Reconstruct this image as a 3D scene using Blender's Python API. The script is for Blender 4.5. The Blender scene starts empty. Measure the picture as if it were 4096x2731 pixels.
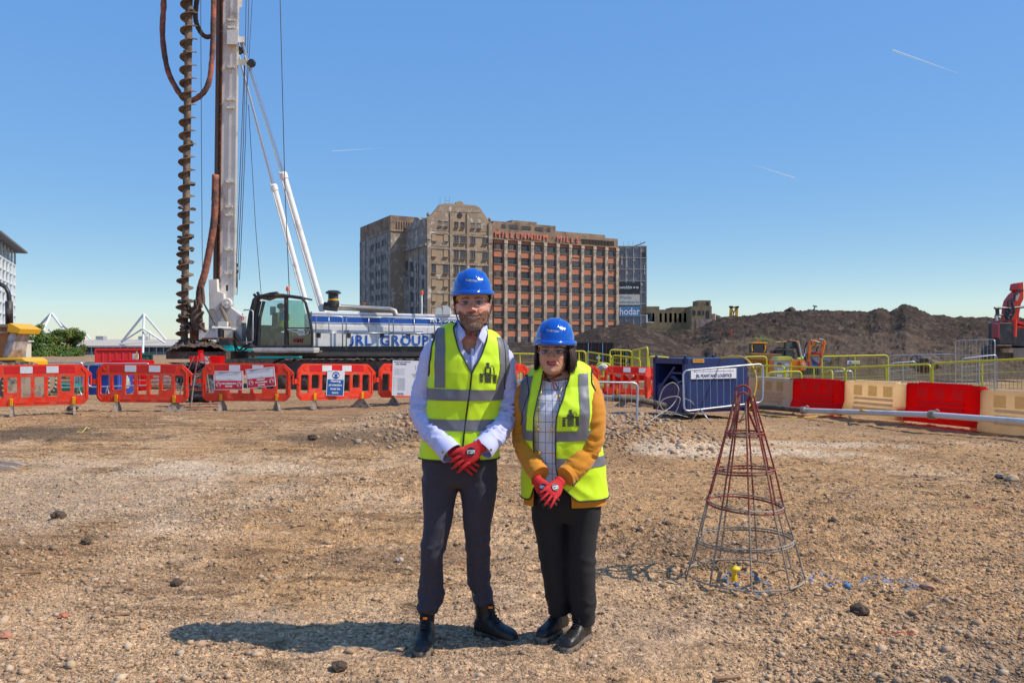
import bpy, bmesh, math, random
import numpy as np
from mathutils import Vector, Matrix, Euler, noise as mnoise
random.seed(7); RNG = np.random.default_rng(7)
S = bpy.context.scene
COL = S.collection
PI = math.pi
R = math.radians
# ------------------------------------------------------------ camera, sky, sun, exposure
F = 3200.0; HOR = 1380.0; HC = 1.54
cd = bpy.data.cameras.new('camera'); cam = bpy.data.objects.new('camera', cd); COL.objects.link(cam)
cd.sensor_width = 36; cd.lens = 36*F/4096; cd.shift_y = (HOR-1365.5)/4096; cd.clip_end = 20000; cd.clip_start = .05
cam.location = (0, 0, HC); cam.rotation_euler = (PI/2, 0, 0); S.camera = cam
SUN_EL, SUN_AZ = 50.0, 10.0      # azimuth: degrees from +X towards the camera
w = bpy.data.worlds.new('World'); S.world = w; w.use_nodes = True
nt = w.node_tree; bg = nt.nodes['Background']
sk = nt.nodes.new('ShaderNodeTexSky'); sk.sky_type = 'NISHITA'; sk.sun_disc = False
sk.sun_elevation = R(SUN_EL); sk.sun_rotation = R(90+SUN_AZ)
sk.air_density = 1.0; sk.dust_density = .3; sk.ozone_density = 5.5; sk.altitude = 0
hs = nt.nodes.new('ShaderNodeHueSaturation'); hs.inputs['Saturation'].default_value = 1.12; hs.inputs['Hue'].default_value = .499
nt.links.new(sk.outputs[0], hs.inputs['Color']); bg.inputs[1].default_value = .125
# the camera's flat exposure of the sky: one even curve on its brightness
sp = nt.nodes.new('ShaderNodeSeparateColor'); sp.mode = 'HSV'; cb = nt.nodes.new('ShaderNodeCombineColor'); cb.mode = 'HSV'; pw = nt.nodes.new('ShaderNodeMath'); pw.operation = 'POWER'; pw.inputs[1].default_value = .2; ml = nt.nodes.new('ShaderNodeMath'); ml.operation = 'MULTIPLY'; ml.inputs[1].default_value = 3.95
nt.links.new(hs.outputs[0], sp.inputs[0]); nt.links.new(sp.outputs[0], cb.inputs[0]); nt.links.new(sp.outputs[1], cb.inputs[1]); nt.links.new(sp.outputs[2], pw.inputs[0]); nt.links.new(pw.outputs[0], ml.inputs[0]); nt.links.new(ml.outputs[0], cb.inputs[2]); nt.links.new(cb.outputs[0], bg.inputs[0])
sl = bpy.data.lights.new('sun', 'SUN'); so = bpy.data.objects.new('sun', sl); COL.objects.link(so)
sl.energy = 3.9; sl.angle = R(.5); sl.color = (1, .935, .82)
sv = Vector((math.cos(R(SUN_EL))*math.cos(R(SUN_AZ)), -math.cos(R(SUN_EL))*math.sin(R(SUN_AZ)), math.sin(R(SUN_EL))))
so.rotation_euler = (-sv).to_track_quat('-Z', 'Y').to_euler(); so.location = (20, -5, 30)
S.view_settings.view_transform = 'Standard'; S.view_settings.look = 'None'
S.view_settings.exposure = .22; S.view_settings.gamma = 1; S.view_settings.use_curve_mapping = False
# ------------------------------------------------------------ helpers
TMP = bpy.data.scenes.new('scratch')      # scratch scene for turning curves and modifiers into meshes; removed at the end
def P(px, py, d):
    return Vector(((px-2048)*d/F, d, HC-(py-HOR)*d/F))
def vhash(ix, iy, iz):
    h = (ix*374761393 + iy*668265263 + iz*2147483647 + 1013904223) & 0xffffffff
    h = ((h ^ (h >> 13))*1274126177) & 0xffffffff
    return ((h ^ (h >> 16)) & 0xffff)/65535.0
def vn(x, y, z=0.0):
    x, y, z = np.broadcast_arrays(np.asarray(x, float), np.asarray(y, float), np.asarray(z, float))
    ix = np.floor(x).astype(np.int64); iy = np.floor(y).astype(np.int64); iz = np.floor(z).astype(np.int64)
    fx = x-ix; fy = y-iy; fz = z-iz
    fx = fx*fx*(3-2*fx); fy = fy*fy*(3-2*fy); fz = fz*fz*(3-2*fz)
    r = 0
    for a in (0, 1):
        for b in (0, 1):
            for c in (0, 1):
                r = r + vhash(ix+a, iy+b, iz+c)*(fx if a else 1-fx)*(fy if b else 1-fy)*(fz if c else 1-fz)
    return r*2-1
def fbm(x, y, z=0.0, o=4, g=.5, l=2.03):
    s = 0; a = 1.0; t = 0
    x = np.asarray(x, float); y = np.asarray(y, float); z = np.asarray(z, float)
    for i in range(o):
        s = s + a*vn(x+i*17.3, y+i*9.1, z+i*3.7); t += a; a *= g; x = x*l; y = y*l; z = z*l
    return s/t
def sst(a, b, x):
    t = np.clip((np.asarray(x, float)-a)/(b-a), 0, 1); return t*t*(3-2*t)
def interp(x, pts):
    return np.interp(x, [p[0] for p in pts], [p[1] for p in pts])

MATS = {}
def mat(name, col, rough=.6, metal=0., var=.12, vs=6., dirt=None, damt=.35, ds=3., bump=.0, bs=60., coat=0., attr=None, spec=.5, aniso=None, sheen=0.):
    """procedural material: base colour broken by two noises, optional dirt colour, fine bump"""
    if name in MATS: return MATS[name]
    m = bpy.data.materials.new(name); m.use_nodes = True; MATS[name] = m
    n = m.node_tree.nodes; L = m.node_tree.links; b = n['Principled BSDF']
    tc = n.new('ShaderNodeTexCoord'); co = tc.outputs['Object']
    if aniso:
        mp = n.new('ShaderNodeMapping'); mp.inputs['Scale'].default_value = aniso; L.new(co, mp.inputs[0]); co = mp.outputs[0]
    nz = n.new('ShaderNodeTexNoise'); nz.inputs['Scale'].default_value = vs; nz.inputs['Detail'].default_value = 6; nz.inputs['Roughness'].default_value = .65
    L.new(co, nz.inputs['Vector'])
    mr = n.new('ShaderNodeMapRange'); mr.inputs[1].default_value = .3; mr.inputs[2].default_value = .7
    mr.inputs[3].default_value = 1-var; mr.inputs[4].default_value = 1+var
    L.new(nz.outputs[0], mr.inputs[0])
    mx = n.new('ShaderNodeMix'); mx.data_type = 'RGBA'; mx.blend_type = 'MULTIPLY'; mx.inputs[0].default_value = 1
    if attr:
        at = n.new('ShaderNodeAttribute'); at.attribute_name = attr; L.new(at.outputs['Color'], mx.inputs[6])
    else: mx.inputs[6].default_value = (*col, 1)
    L.new(mr.outputs[0], mx.inputs[7]); out = mx.outputs[2]
    if dirt:
        n2 = n.new('ShaderNodeTexNoise'); n2.inputs['Scale'].default_value = ds; n2.inputs['Detail'].default_value = 8; n2.inputs['Roughness'].default_value = .75
        L.new(co, n2.inputs['Vector'])
        r2 = n.new('ShaderNodeMapRange'); t = .62-damt*.4; r2.inputs[1].default_value = t; r2.inputs[2].default_value = t+.14
        r2.inputs[3].default_value = 0; r2.inputs[4].default_value = min(1, .45+damt)
        L.new(n2.outputs[0], r2.inputs[0])
        m2 = n.new('ShaderNodeMix'); m2.data_type = 'RGBA'; L.new(r2.outputs[0], m2.inputs[0]); L.new(out, m2.inputs[6]); m2.inputs[7].default_value = (*dirt, 1)
        out = m2.outputs[2]
        rr = n.new('ShaderNodeMapRange'); rr.inputs[3].default_value = rough; rr.inputs[4].default_value = max(rough, .85); L.new(r2.outputs[0], rr.inputs[0]); L.new(rr.outputs[0], b.inputs['Roughness'])
    else: b.inputs['Roughness'].default_value = rough
    L.new(out, b.inputs['Base Color']); b.inputs['Metallic'].default_value = metal
    b.inputs['Coat Weight'].default_value = coat; b.inputs['Specular IOR Level'].default_value = spec
    if sheen: b.inputs['Sheen Weight'].default_value = sheen
    if bump:
        n3 = n.new('ShaderNodeTexNoise'); n3.inputs['Scale'].default_value = bs; n3.inputs['Detail'].default_value = 5
        L.new(co, n3.inputs['Vector'])
        bp = n.new('ShaderNodeBump'); bp.inputs['Strength'].default_value = bump; bp.inputs['Distance'].default_value = .6/bs
        L.new(n3.outputs[0], bp.inputs['Height']); L.new(bp.outputs[0], b.inputs['Normal'])
    return m
def glassy(name, tint=(.8, .9, .9), a=.25, rough=.05):
    if name in MATS: return MATS[name]
    m = bpy.data.materials.new(name); m.use_nodes = True; MATS[name] = m
    n = m.node_tree.nodes; L = m.node_tree.links; b = n['Principled BSDF']
    tr = n.new('ShaderNodeBsdfTransparent'); tr.inputs[0].default_value = (*tint, 1)
    gl = n.new('ShaderNodeBsdfGlossy'); gl.inputs['Roughness'].default_value = rough
    fr = n.new('ShaderNodeFresnel'); fr.inputs[0].default_value = 1.45
    mr = n.new('ShaderNodeMath'); mr.operation = 'MULTIPLY_ADD'; mr.inputs[1].default_value = .8; mr.inputs[2].default_value = a*.2
    L.new(fr.outputs[0], mr.inputs[0])
    ms = n.new('ShaderNodeMixShader'); L.new(mr.outputs[0], ms.inputs[0]); L.new(tr.outputs[0], ms.inputs[1]); L.new(gl.outputs[0], ms.inputs[2])
    L.new(ms.outputs[0], n['Material Output'].inputs[0]); n.remove(b)
    return m

class MB:
    """collects shapes, then becomes ONE mesh object"""
    def __init__(s): s.v = []; s.f = []; s.m = []; s.mi = 0
    def add(s, vs, fs):
        o = len(s.v); s.v += [tuple(v) for v in vs]; s.f += [tuple(i+o for i in f) for f in fs]; s.m += [s.mi]*len(fs); return s
    def box(s, c, d, rz=0, M=None, taper=1, rx=0, ry=0):
        x, y, z = d[0]/2, d[1]/2, d[2]/2; c = Vector(c)
        q = [(-x, -y, -z), (x, -y, -z), (x, y, -z), (-x, y, -z), (-x*taper, -y*taper, z), (x*taper, -y*taper, z), (x*taper, y*taper, z), (-x*taper, y*taper, z)]
        E = M or Euler((rx, ry, rz)).to_matrix()
        return s.add([E @ Vector(p)+c for p in q], [(0, 3, 2, 1), (4, 5, 6, 7), (0, 1, 5, 4), (1, 2, 6, 5), (2, 3, 7, 6), (3, 0, 4, 7)])
    def beam(s, a, b, wd, ht, up=(0, 0, 1)):
        a = Vector(a); b = Vector(b); d = b-a; L = d.length; y = d.normalized(); x = y.cross(Vector(up))
        if x.length < 1e-4: x = y.cross(Vector((1, 0, 0)))
        x.normalize(); z = x.cross(y)
        return s.box((a+b)/2, (wd, L, ht), M=Matrix((x, y, z)).transposed())
    def tube(s, pts, r, n=8, closed=False, caps=True, flat=1.0):
        pts = [Vector(p) for p in pts]; N = len(pts)
        rs = r if isinstance(r, (list, tuple)) else [r]*N
        vs = []; prev = None
        for i, p in enumerate(pts):
            if closed: t = pts[(i+1) % N]-pts[i-1]
            else: t = pts[min(i+1, N-1)]-pts[max(i-1, 0)]
            t.normalize()
            if prev is None:
                u = t.cross(Vector((0, 0, 1)));
                if u.length < .05: u = t.cross(Vector((0, 1, 0)))
            else: u = prev-t*prev.dot(t)
            u.normalize(); prev = u; v = t.cross(u)
            for k in range(n):
                a = 2*PI*k/n; vs.append(p+(u*math.cos(a)+v*math.sin(a)*flat)*rs[i])
        fs = []
        for i in range(N if closed else N-1):
            j = (i+1) % N
            for k in range(n): fs.append((i*n+k, i*n+(k+1) % n, j*n+(k+1) % n, j*n+k))
        if caps and not closed: fs += [tuple(range(n-1, -1, -1)), tuple((N-1)*n+k for k in range(n))]
        return s.add(vs, fs)
    def cyl(s, a, b, r, r2=None, n=16): return s.tube([a, b], [r, r if r2 is None else r2], n)
    def lathe(s, prof, c=(0, 0, 0), n=20, axis='z'):
        c = Vector(c); vs = []
        for r, z in prof:
            for k in range(n):
                a = 2*PI*k/n; p = (r*math.cos(a), r*math.sin(a), z)
                if axis == 'y': p = (p[0], p[2], p[1])
                if axis == 'x': p = (p[2], p[0], p[1])
                vs.append(c+Vector(p))
        N = len(prof); fs = [(i*n+k, i*n+(k+1) % n, (i+1)*n+(k+1) % n, (i+1)*n+k) for i in range(N-1) for k in range(n)]
        fs += [tuple(range(n-1, -1, -1)), tuple((N-1)*n+k for k in range(n))]
        return s.add(vs, fs)
    def prism(s, poly, y0, y1, T=None):
        """poly in (x,z), extruded from y0 to y1"""
        n = len(poly); vs = [Vector((x, y0, z)) for x, z in poly]+[Vector((x, y1, z)) for x, z in poly]
        if T: vs = [T @ v for v in vs]
        fs = [tuple(range(n)), tuple(range(2*n-1, n-1, -1))]+[((i+1) % n, i, n+i, n+(i+1) % n) for i in range(n)]
        return s.add(vs, fs)
    def grid(s, G, cu=False, cv=False):
        """G[i][j] points"""
        H = len(G); W = len(G[0]); fs = []
        for i in range(H if cv else H-1):
            for j in range(W if cu else W-1):
                fs.append((i*W+j, i*W+(j+1) % W, ((i+1) % H)*W+(j+1) % W, ((i+1) % H)*W+j))
        return s.add([p for row in G for p in row], fs)
    def sphere(s, c, r, n=12, h=8):
        r = Vector(r) if hasattr(r, '__len__') else Vector((r, r, r)); c = Vector(c)
        vs = [c+Vector((0, 0, -r.z))]
        for i in range(1, h):
            a = -PI/2+PI*i/h
            for k in range(n):
                b = 2*PI*k/n; vs.append(c+Vector((r.x*math.cos(a)*math.cos(b), r.y*math.cos(a)*math.sin(b), r.z*math.sin(a))))
        vs.append(c+Vector((0, 0, r.z))); fs = []
        for k in range(n):
            fs.append((0, 1+(k+1) % n, 1+k)); fs.append((len(vs)-1, len(vs)-1-n+k, len(vs)-1-n+(k+1) % n))
        for i in range(h-2):
            for k in range(n): fs.append((1+i*n+k, 1+i*n+(k+1) % n, 1+(i+1)*n+(k+1) % n, 1+(i+1)*n+k))
        return s.add(vs, fs)
    def mesh(s, name, mats, smooth=False, fix=True):
        me = bpy.data.meshes.new(name); me.from_pydata(s.v, [], s.f)
        for m in (mats if isinstance(mats, (list, tuple)) else [mats]): me.materials.append(m)
        me.polygons.foreach_set('material_index', s.m)
        if fix:
            bm = bmesh.new(); bm.from_mesh(me); bmesh.ops.recalc_face_normals(bm, faces=bm.faces); bm.to_mesh(me); bm.free()
        if smooth: smooth_mesh(me, smooth)
        me.update(); return me
    def build(s, name, mats, parent=None, smooth=False, bevel=0, fix=True):
        return obj(name, s.mesh(name, mats, smooth, fix), parent, bevel)
def smooth_mesh(me, ang=True):
    me.polygons.foreach_set('use_smooth', [True]*len(me.polygons))
    if ang is not True:
        try: me.set_sharp_from_angle(angle=R(ang))
        except Exception: pass
def obj(name, me, parent=None, bevel=0):
    o = bpy.data.objects.new(name, me); COL.objects.link(o)
    if parent: o.parent = parent
    if bevel:
        b = o.modifiers.new('bevel', 'BEVEL'); b.width = bevel; b.segments = 2; b.limit_method = 'ANGLE'; b.angle_limit = R(40)
    return o
def tag(o, label=None, cat=None, group=None, kind=None):
    if label: o['label'] = label
    if cat: o['category'] = cat
    if group: o['group'] = group
    if kind: o['kind'] = kind
    return o
def thing(name, label, cat, loc=(0, 0, 0), rz=0, group=None):
    o = bpy.data.objects.new(name, None); COL.objects.link(o); o.empty_display_size = .1
    o.location = loc; o.rotation_euler = (0, 0, rz); return tag(o, label, cat, group)
def copy_tree(o, loc=None, rz=None, label=None, group=None, parent=None):
    c = o.copy(); COL.objects.link(c)
    if parent: c.parent = parent
    if loc is not None: c.location = loc
    if rz is not None: c.rotation_euler = (0, 0, rz)
    if label: c['label'] = label
    if group: c['group'] = group
    for ch in o.children: copy_tree(ch, parent=c)
    return c
def text_mesh(txt, size, bold=0., extrude=.0, align='CENTER', space=1., res=3):
    cu = bpy.data.curves.new('t', 'FONT'); cu.body = txt; cu.size = size; cu.offset = bold; cu.extrude = extrude
    cu.align_x = align; cu.align_y = 'CENTER'; cu.space_character = space; cu.resolution_u = res
    o = bpy.data.objects.new('t', cu); TMP.collection.objects.link(o); TMP.view_layers[0].update(); dg = TMP.view_layers[0].depsgraph
    me = bpy.data.meshes.new_from_object(o.evaluated_get(dg))
    bpy.data.objects.remove(o); bpy.data.curves.remove(cu)
    return me
def text(txt, size, m, parent, loc, rot=(PI/2, 0, 0), bold=0., extrude=.002, name='lettering', align='CENTER', space=1., sx=1., warp=None):
    me = text_mesh(txt, size, bold, extrude, align, space); me.name = name
    me.materials.clear(); me.materials.append(m)
    for v in me.vertices: v.co.x *= sx
    if warp:
        for v in me.vertices: v.co = warp(v.co)
        loc = (0, 0, 0); rot = (0, 0, 0)
    o = obj(name, me, parent); o.location = loc; o.rotation_euler = rot; return o
def bake(o):
    """evaluate modifiers into a plain mesh"""
    q = bpy.data.objects.new('b', o.data); TMP.collection.objects.link(q)
    for m in o.modifiers:
        k = q.modifiers.new(m.name, m.type)
        for pr in m.bl_rna.properties:
            if not pr.is_readonly and pr.identifier not in ('name', 'type'):
                try: setattr(k, pr.identifier, getattr(m, pr.identifier))
                except Exception: pass
    TMP.view_layers[0].update(); dg = TMP.view_layers[0].depsgraph; me = bpy.data.meshes.new_from_object(q.evaluated_get(dg)); bpy.data.objects.remove(q)
    o.modifiers.clear(); o.data = me; return o
def crom(pts, n):
    """catmull-rom through rows of numbers"""
    P_ = np.array(pts, float); P_ = np.vstack([2*P_[0]-P_[1], P_, 2*P_[-1]-P_[-2]]); out = []
    k = len(pts)-1
    for i in range(n+1):
        t = i/n*k; j = min(int(t), k-1); f = t-j; a, b, c, d = P_[j:j+4]
        out.append(.5*((2*b)+(c-a)*f+(2*a-5*b+4*c-d)*f*f+(3*b-a-3*c+d)*f**3))
    return np.array(out)
def rounded(pts, r, n=5):
    """round the corners of a closed 2D outline"""
    out = []; N = len(pts)
    for i in range(N):
        p = Vector(pts[i]); a = Vector(pts[i-1])-p; b = Vector(pts[(i+1) % N])-p
        rr = r[i] if isinstance(r, (list, tuple)) else r
        rr = min(rr, a.length*.48, b.length*.48)
        if rr <= 0: out.append(tuple(p)); continue
        p0 = p+a.normalized()*rr; p1 = p+b.normalized()*rr
        for k in range(n+1):
            t = k/n; q = p0*(1-t)**2+p*2*t*(1-t)+p1*t*t; out.append(tuple(q))
    return out
def fast_mesh(name, V, Fc, m, cols=None, smooth=True, attr='gcol'):
    """big mesh from numpy arrays; faces all of one size"""
    me = bpy.data.meshes.new(name); V = np.asarray(V, np.float32); Fc = np.asarray(Fc, np.int32); k = Fc.shape[1]
    me.vertices.add(len(V)); me.vertices.foreach_set('co', V.ravel())
    me.loops.add(Fc.size); me.loops.foreach_set('vertex_index', Fc.ravel())
    me.polygons.add(len(Fc)); me.polygons.foreach_set('loop_start', np.arange(0, Fc.size, k, dtype=np.int32))
    if smooth: me.polygons.foreach_set('use_smooth', np.ones(len(Fc), bool))
    me.update(calc_edges=True); me.validate()
    if cols is not None:
        a = me.color_attributes.new(attr, 'FLOAT_COLOR', 'POINT'); c = np.ones((len(V), 4), np.float32); c[:, :3] = cols; a.data.foreach_set('color', c.ravel())
    me.materials.append(m); return me

# ------------------------------------------------------------ ground
def ground_z(x, y):
    x = np.asarray(x, float); y = np.asarray(y, float)
    wv = sst(6, 16, y)
    g = wv*interp(x*16/np.maximum(y, 16), [(-30, .2), (-9, .18), (-5, .15), (-2, .1), (1, 0), (4, -.1), (7, -.17), (14, -.1)])
    g = g - .13*sst(17.5, 22, y)*sst(3, 7, x)*(1-sst(30, 40, y))
    # rubble bank behind the pair
    bank = sst(11.0, 13.5, y)*(1-sst(15.5, 17.5, y))*sst(-3.2, -1.2, x)*(1-sst(2.6, 3.4, x))
    g = g + bank*.16
    # dock basin far to the left
    g = g - 5*sst(125, 150, y-.25*x)*(1-sst(0, 60, x+y*.12))
    r = np.hypot(x, y)
    n1 = fbm(x*.5, y*.5, 1.0, 3)*.03 + fbm(x*2.2, y*3.0, 5.0, 3)*.02*np.exp(-r/60)
    n2 = fbm(x*11, y*16, 2.0, 3)*.022*(1-sst(25, 60, r))
    ruts = np.maximum(0, vn(x*1.3+y*.15, y*6.5, 3.))*np.clip(vn(x*.4, y*.4, 8.)+.35, 0, 1)*.045
    rough = np.clip(fbm(x*.45, y*.45, 30.0, 3)+.25, 0, 1)*(1-sst(25, 60, r))
    n3 = fbm(x*30, y*30, 12., 2)*.016*(rough+.25)*(1-sst(12, 25, r))
    return g + n1*sst(2, 8, r) + n1*.3 + n2*(.6+rough) + n3 + ruts + bank*fbm(x*4, y*4, 9., 3)*.07
def ground_col(x, y):
    A = np.array
    tan = A([.43, .28, .155]); brown = A([.22, .138, .080]); pale = A([.53, .39, .265]); dark = A([.06, .04, .028]); grey = A([.33, .26, .2])
    p = sst(-.25, .35, fbm(x*.55, y*.35, 40., 4))[..., None]; c = tan*(1-p*.55)+brown*p*.55
    q = sst(.0, .5, fbm(x*.8, y*.5, 51., 4))[..., None]; c = c*(1-q*.6)+pale*q*.6
    q = sst(.15, .55, fbm(x*1.6, y*2.4, 61., 4))[..., None]; c = c*(1-q*.45)+brown*q*.45
    q = sst(.25, .6, fbm(x*5, y*9, 71., 3))[..., None]; c = c*(1-q*.55)+dark*q*.55
    lft = (1-sst(.3, 1.2, x))*sst(3.5, 5, y)
    q = (sst(.05, .45, fbm(x*.9, y*7+x*.5, 95., 4))*(.25+.5*lft))[..., None]; c = c*(1-q)+brown*.9*q
    q = (sst(.15, .5, fbm(x*.8+3, y*8+x*.4, 105., 4))*(.15+.45*lft))[..., None]; c = c*(1-q)+pale*1.05*q
    q = sst(.3, .55, fbm(x*9, y*16, 111., 3))[..., None]*.5; c = c*(1-q)+dark*q
    q = (sst(13, 19, y)*.55)[..., None]; c = c*(1-q)+A([.33, .235, .155])*q
    def blob(cx, cy, rx, ry, a, colr):
        nonlocal c
        dd = np.sqrt(((x-cx)/rx)**2+((y-cy)/ry)**2)+fbm(x*2, y*2, 5., 3)*.7
        q = (1-sst(.5, 1.15, dd))[..., None]*a; c = c*(1-q)+A(colr)*q
    blob(-2.0, 12.6, 3.0, .9, .75, [.15, .105, .075]); blob(-5.2, 8.2, 3.2, 2.0, .45, [.58, .48, .38]); blob(-3.4, 9.6, 1.6, .5, .5, [.58, .49, .39])
    blob(-8.0, 12.5, 2.2, 1.2, .8, [.11, .085, .065]); blob(3.6, 12.0, 2.2, .8, .5, [.72, .64, .54]); blob(5.1, 13.2, 1.6, .5, .45, [.72, .64, .54]); blob(6.5, 9.2, 1.2, .5, .6, [.14, .11, .08])
    blob(2.6, 3.4, 1.3, .8, .5, [.15, .115, .085]); blob(-.9, 5.7, .8, .7, .55, [.2, .14, .1]); blob(1.2, 6.0, 1.0, .6, .5, [.2, .14, .1]); blob(-.2, 4.2, 1.6, .8, .35, [.42, .33, .27])
    return c*A([1.12, 1.0, .86])
def blue_marks(x, y, c):
    m = np.zeros_like(x)
    def seg(px, py, rx, ry, th):
        d = 3200*1.54/(py-1380); X = (px-2048)*d/3200
        q = np.abs(np.sqrt(((x-X)/rx)**2+((y-d)/ry)**2)-1)
        return (q < th) & (vn(x*70, y*70, 2.) > .12)
    mm = (y < 8) & (seg(2985, 2330, .13, .20, .12) | seg(3310, 2325, .10, .17, .13) | seg(3570, 2330, .19, .14, .10) | seg(3600, 2335, .09, .12, .25))
    c[mm] = [.10, .21, .38]; return c
def make_ground():
    rr = np.concatenate([np.geomspace(.4, 3.2, 30)[:-1], np.geomspace(3.2, 24, 560)[:-1], np.geomspace(24, 140, 130)[:-1], np.geomspace(140, 9000, 60)])
    fr = np.linspace(-.82, .82, 760); fr = np.arctan(fr)
    bk = np.linspace(fr[-1], 2*PI+fr[0], 70)[1:-1]
    th = np.concatenate([fr, bk]); A_, R_ = np.meshgrid(th, rr)
    X = np.sin(A_)*R_; Y = np.cos(A_)*R_; Z = ground_z(X, Y)
    H, W = X.shape; i, j = np.meshgrid(np.arange(H-1), np.arange(W), indexing='ij'); j2 = (j+1) % W
    Fc = np.stack([i*W+j, (i+1)*W+j, (i+1)*W+j2, i*W+j2], -1).reshape(-1, 4)
    c = ground_col(X, Y); c = blue_marks(X, Y, c)
    far = sst(60, 160, Y)[..., None]; c = c*(1-far)+np.array([.2, .17, .13])*far
    m = mat('site_dirt', (.4, .3, .2), rough=.95, var=.3, vs=30, bump=.9, bs=34, attr='gcol', spec=.12, dirt=(.17, .115, .07), damt=.10, ds=11)
    n = m.node_tree.nodes; L = m.node_tree.links; b = n['Principled BSDF']; tc = n.new('ShaderNodeTexCoord'); base = b.inputs['Base Color'].links[0].from_socket; bump = b.inputs['Normal'].links[0].from_node; hsrc = bump.inputs['Height'].links[0].from_socket
    zn = n.new('ShaderNodeTexNoise'); zn.inputs['Scale'].default_value = .9; zn.inputs['Detail'].default_value = 4; L.new(tc.outputs['Object'], zn.inputs['Vector']); zr_ = n.new('ShaderNodeMapRange'); zr_.inputs[1].default_value = .4; zr_.inputs[2].default_value = .62; zr_.inputs[3].default_value = .5; zr_.inputs[4].default_value = 1; L.new(zn.outputs[0], zr_.inputs[0])
    for sc_, amt, hamt in ((46, .42, .5), (110, .55, .35)):
        vo = n.new('ShaderNodeTexVoronoi'); vo.inputs['Scale'].default_value = sc_; vo.inputs['Randomness'].default_value = 1; L.new(tc.outputs['Object'], vo.inputs['Vector'])
        hv_ = n.new('ShaderNodeSeparateColor'); L.new(vo.outputs['Color'], hv_.inputs[0]); mr = n.new('ShaderNodeMapRange'); mr.inputs[3].default_value = 1-amt; mr.inputs[4].default_value = 1+amt*.9; L.new(hv_.outputs[0], mr.inputs[0])
        mx = n.new('ShaderNodeMix'); mx.data_type = 'RGBA'; mx.blend_type = 'MULTIPLY'; L.new(zr_.outputs[0], mx.inputs[0]); L.new(base, mx.inputs[6]); L.new(mr.outputs[0], mx.inputs[7]); base = mx.outputs[2]
        ma = n.new('ShaderNodeMath'); ma.operation = 'MULTIPLY_ADD'; ma.inputs[1].default_value = -hamt; L.new(vo.outputs['Distance'], ma.inputs[0]); L.new(hsrc, ma.inputs[2]); hsrc = ma.outputs[0]
    L.new(base, b.inputs['Base Color']); L.new(hsrc, bump.inputs['Height']); bump.inputs['Distance'].default_value = .02
    V = np.stack([X, Y, Z], -1).reshape(-1, 3)
    me = fast_mesh('ground', V, Fc, m, c.reshape(-1, 3)); V0 = len(V)
    o = obj('ground', me); tag(o, kind='structure')
make_ground()

def rock_bank(n, nv=1):
    """a few unit rocks: icosphere pushed about and cut flat"""
    out = []
    for k in range(n):
        bm = bmesh.new(); bmesh.ops.create_icosphere(bm, subdivisions=nv, radius=1)
        V = np.array([v.co[:] for v in bm.verts]); Fc = np.array([[v.index for v in f.verts] for f in bm.faces]); bm.free()
        r = 1+fbm(V[:, 0]*1.3+k*7, V[:, 1]*1.3, V[:, 2]*1.3, 2)*.55; V = V*r[:, None]
        for _ in range(4):
            nrm = RNG.normal(size=3); nrm /= np.linalg.norm(nrm); dd = V @ nrm; lim = .62; V = V-np.maximum(0, dd-lim)[:, None]*nrm
        out.append((V, Fc))
    return out
def scatter(name, n, fn_xy, size, cols, m, flat=.6, nv=1, sink=.3, keep=None):
    bank = rock_bank(14, nv); x, y = fn_xy(n)
    if keep is not None: k = keep(x, y); x, y = x[k], y[k]
    n = len(x); s = size(x, y, n); z = ground_z(x, y); Vs = []; Fs = []; Cs = []; off = 0
    which = RNG.integers(0, len(bank), n); rot = RNG.random(n)*2*PI
    for b, (V, Fc) in enumerate(bank):
        idx = np.where(which == b)[0]
        if not len(idx): continue
        c_, s_ = np.cos(rot[idx]), np.sin(rot[idx]); sc = s[idx][:, None]
        ax = (.75+.5*RNG.random(len(idx)))[:, None]; fz = (flat*(.7+.6*RNG.random(len(idx))))[:, None]
        vx = V[None, :, 0]*ax; vy = V[None, :, 1]/ax; vz = V[None, :, 2]*fz
        X = (vx*c_[:, None]-vy*s_[:, None])*sc+x[idx][:, None]; Y = (vx*s_[:, None]+vy*c_[:, None])*sc+y[idx][:, None]
        Z = vz*sc+z[idx][:, None]+sc*fz*(1-2*sink)*.6
        Vs.append(np.stack([X, Y, Z], -1).reshape(-1, 3))
        Fs.append((Fc[None]+(np.arange(len(idx))*len(V))[:, None, None]).reshape(-1, 3)+off); off += len(idx)*len(V)
        cc = cols(len(idx), x[idx], y[idx]); Cs.append(np.repeat(cc, len(V), 0))
    me = fast_mesh(name, np.concatenate(Vs), np.concatenate(Fs), m, np.concatenate(Cs), smooth=False)
    return obj(name, me)
GM = mat('gravel_stone', (.4, .3, .2), rough=.9, var=.15, vs=60, attr='gcol', spec=.25)
PALC = np.array([[.40, .30, .21], [.33, .25, .19], [.47, .39, .30], [.24, .18, .13], [.22, .19, .17], [.50, .43, .34], [.30, .2, .13], [.38, .26, .17], [.38, .15, .08]])
PW = np.array([.2, .18, .14, .14, .1, .07, .1, .05, .02]); PW /= PW.sum()
def stone_cols(n, x, y):
    c = PALC[RNG.choice(len(PALC), n, p=PW)]*(.8+.4*RNG.random((n, 1)))*np.array([1.12, 1.03, .93])
    g = ground_col(x, y); c = c*.55+g*.45
    c0 = c.copy(); c0 = blue_marks(x, y, c0); return c0
def wedge(d0, d1, p=1.):
    def f(n):
        u = RNG.random(n)*1.56-.78; t = RNG.random(n)**p; d = d0*(d1/d0)**t; return u*d, d
    return f
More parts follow.
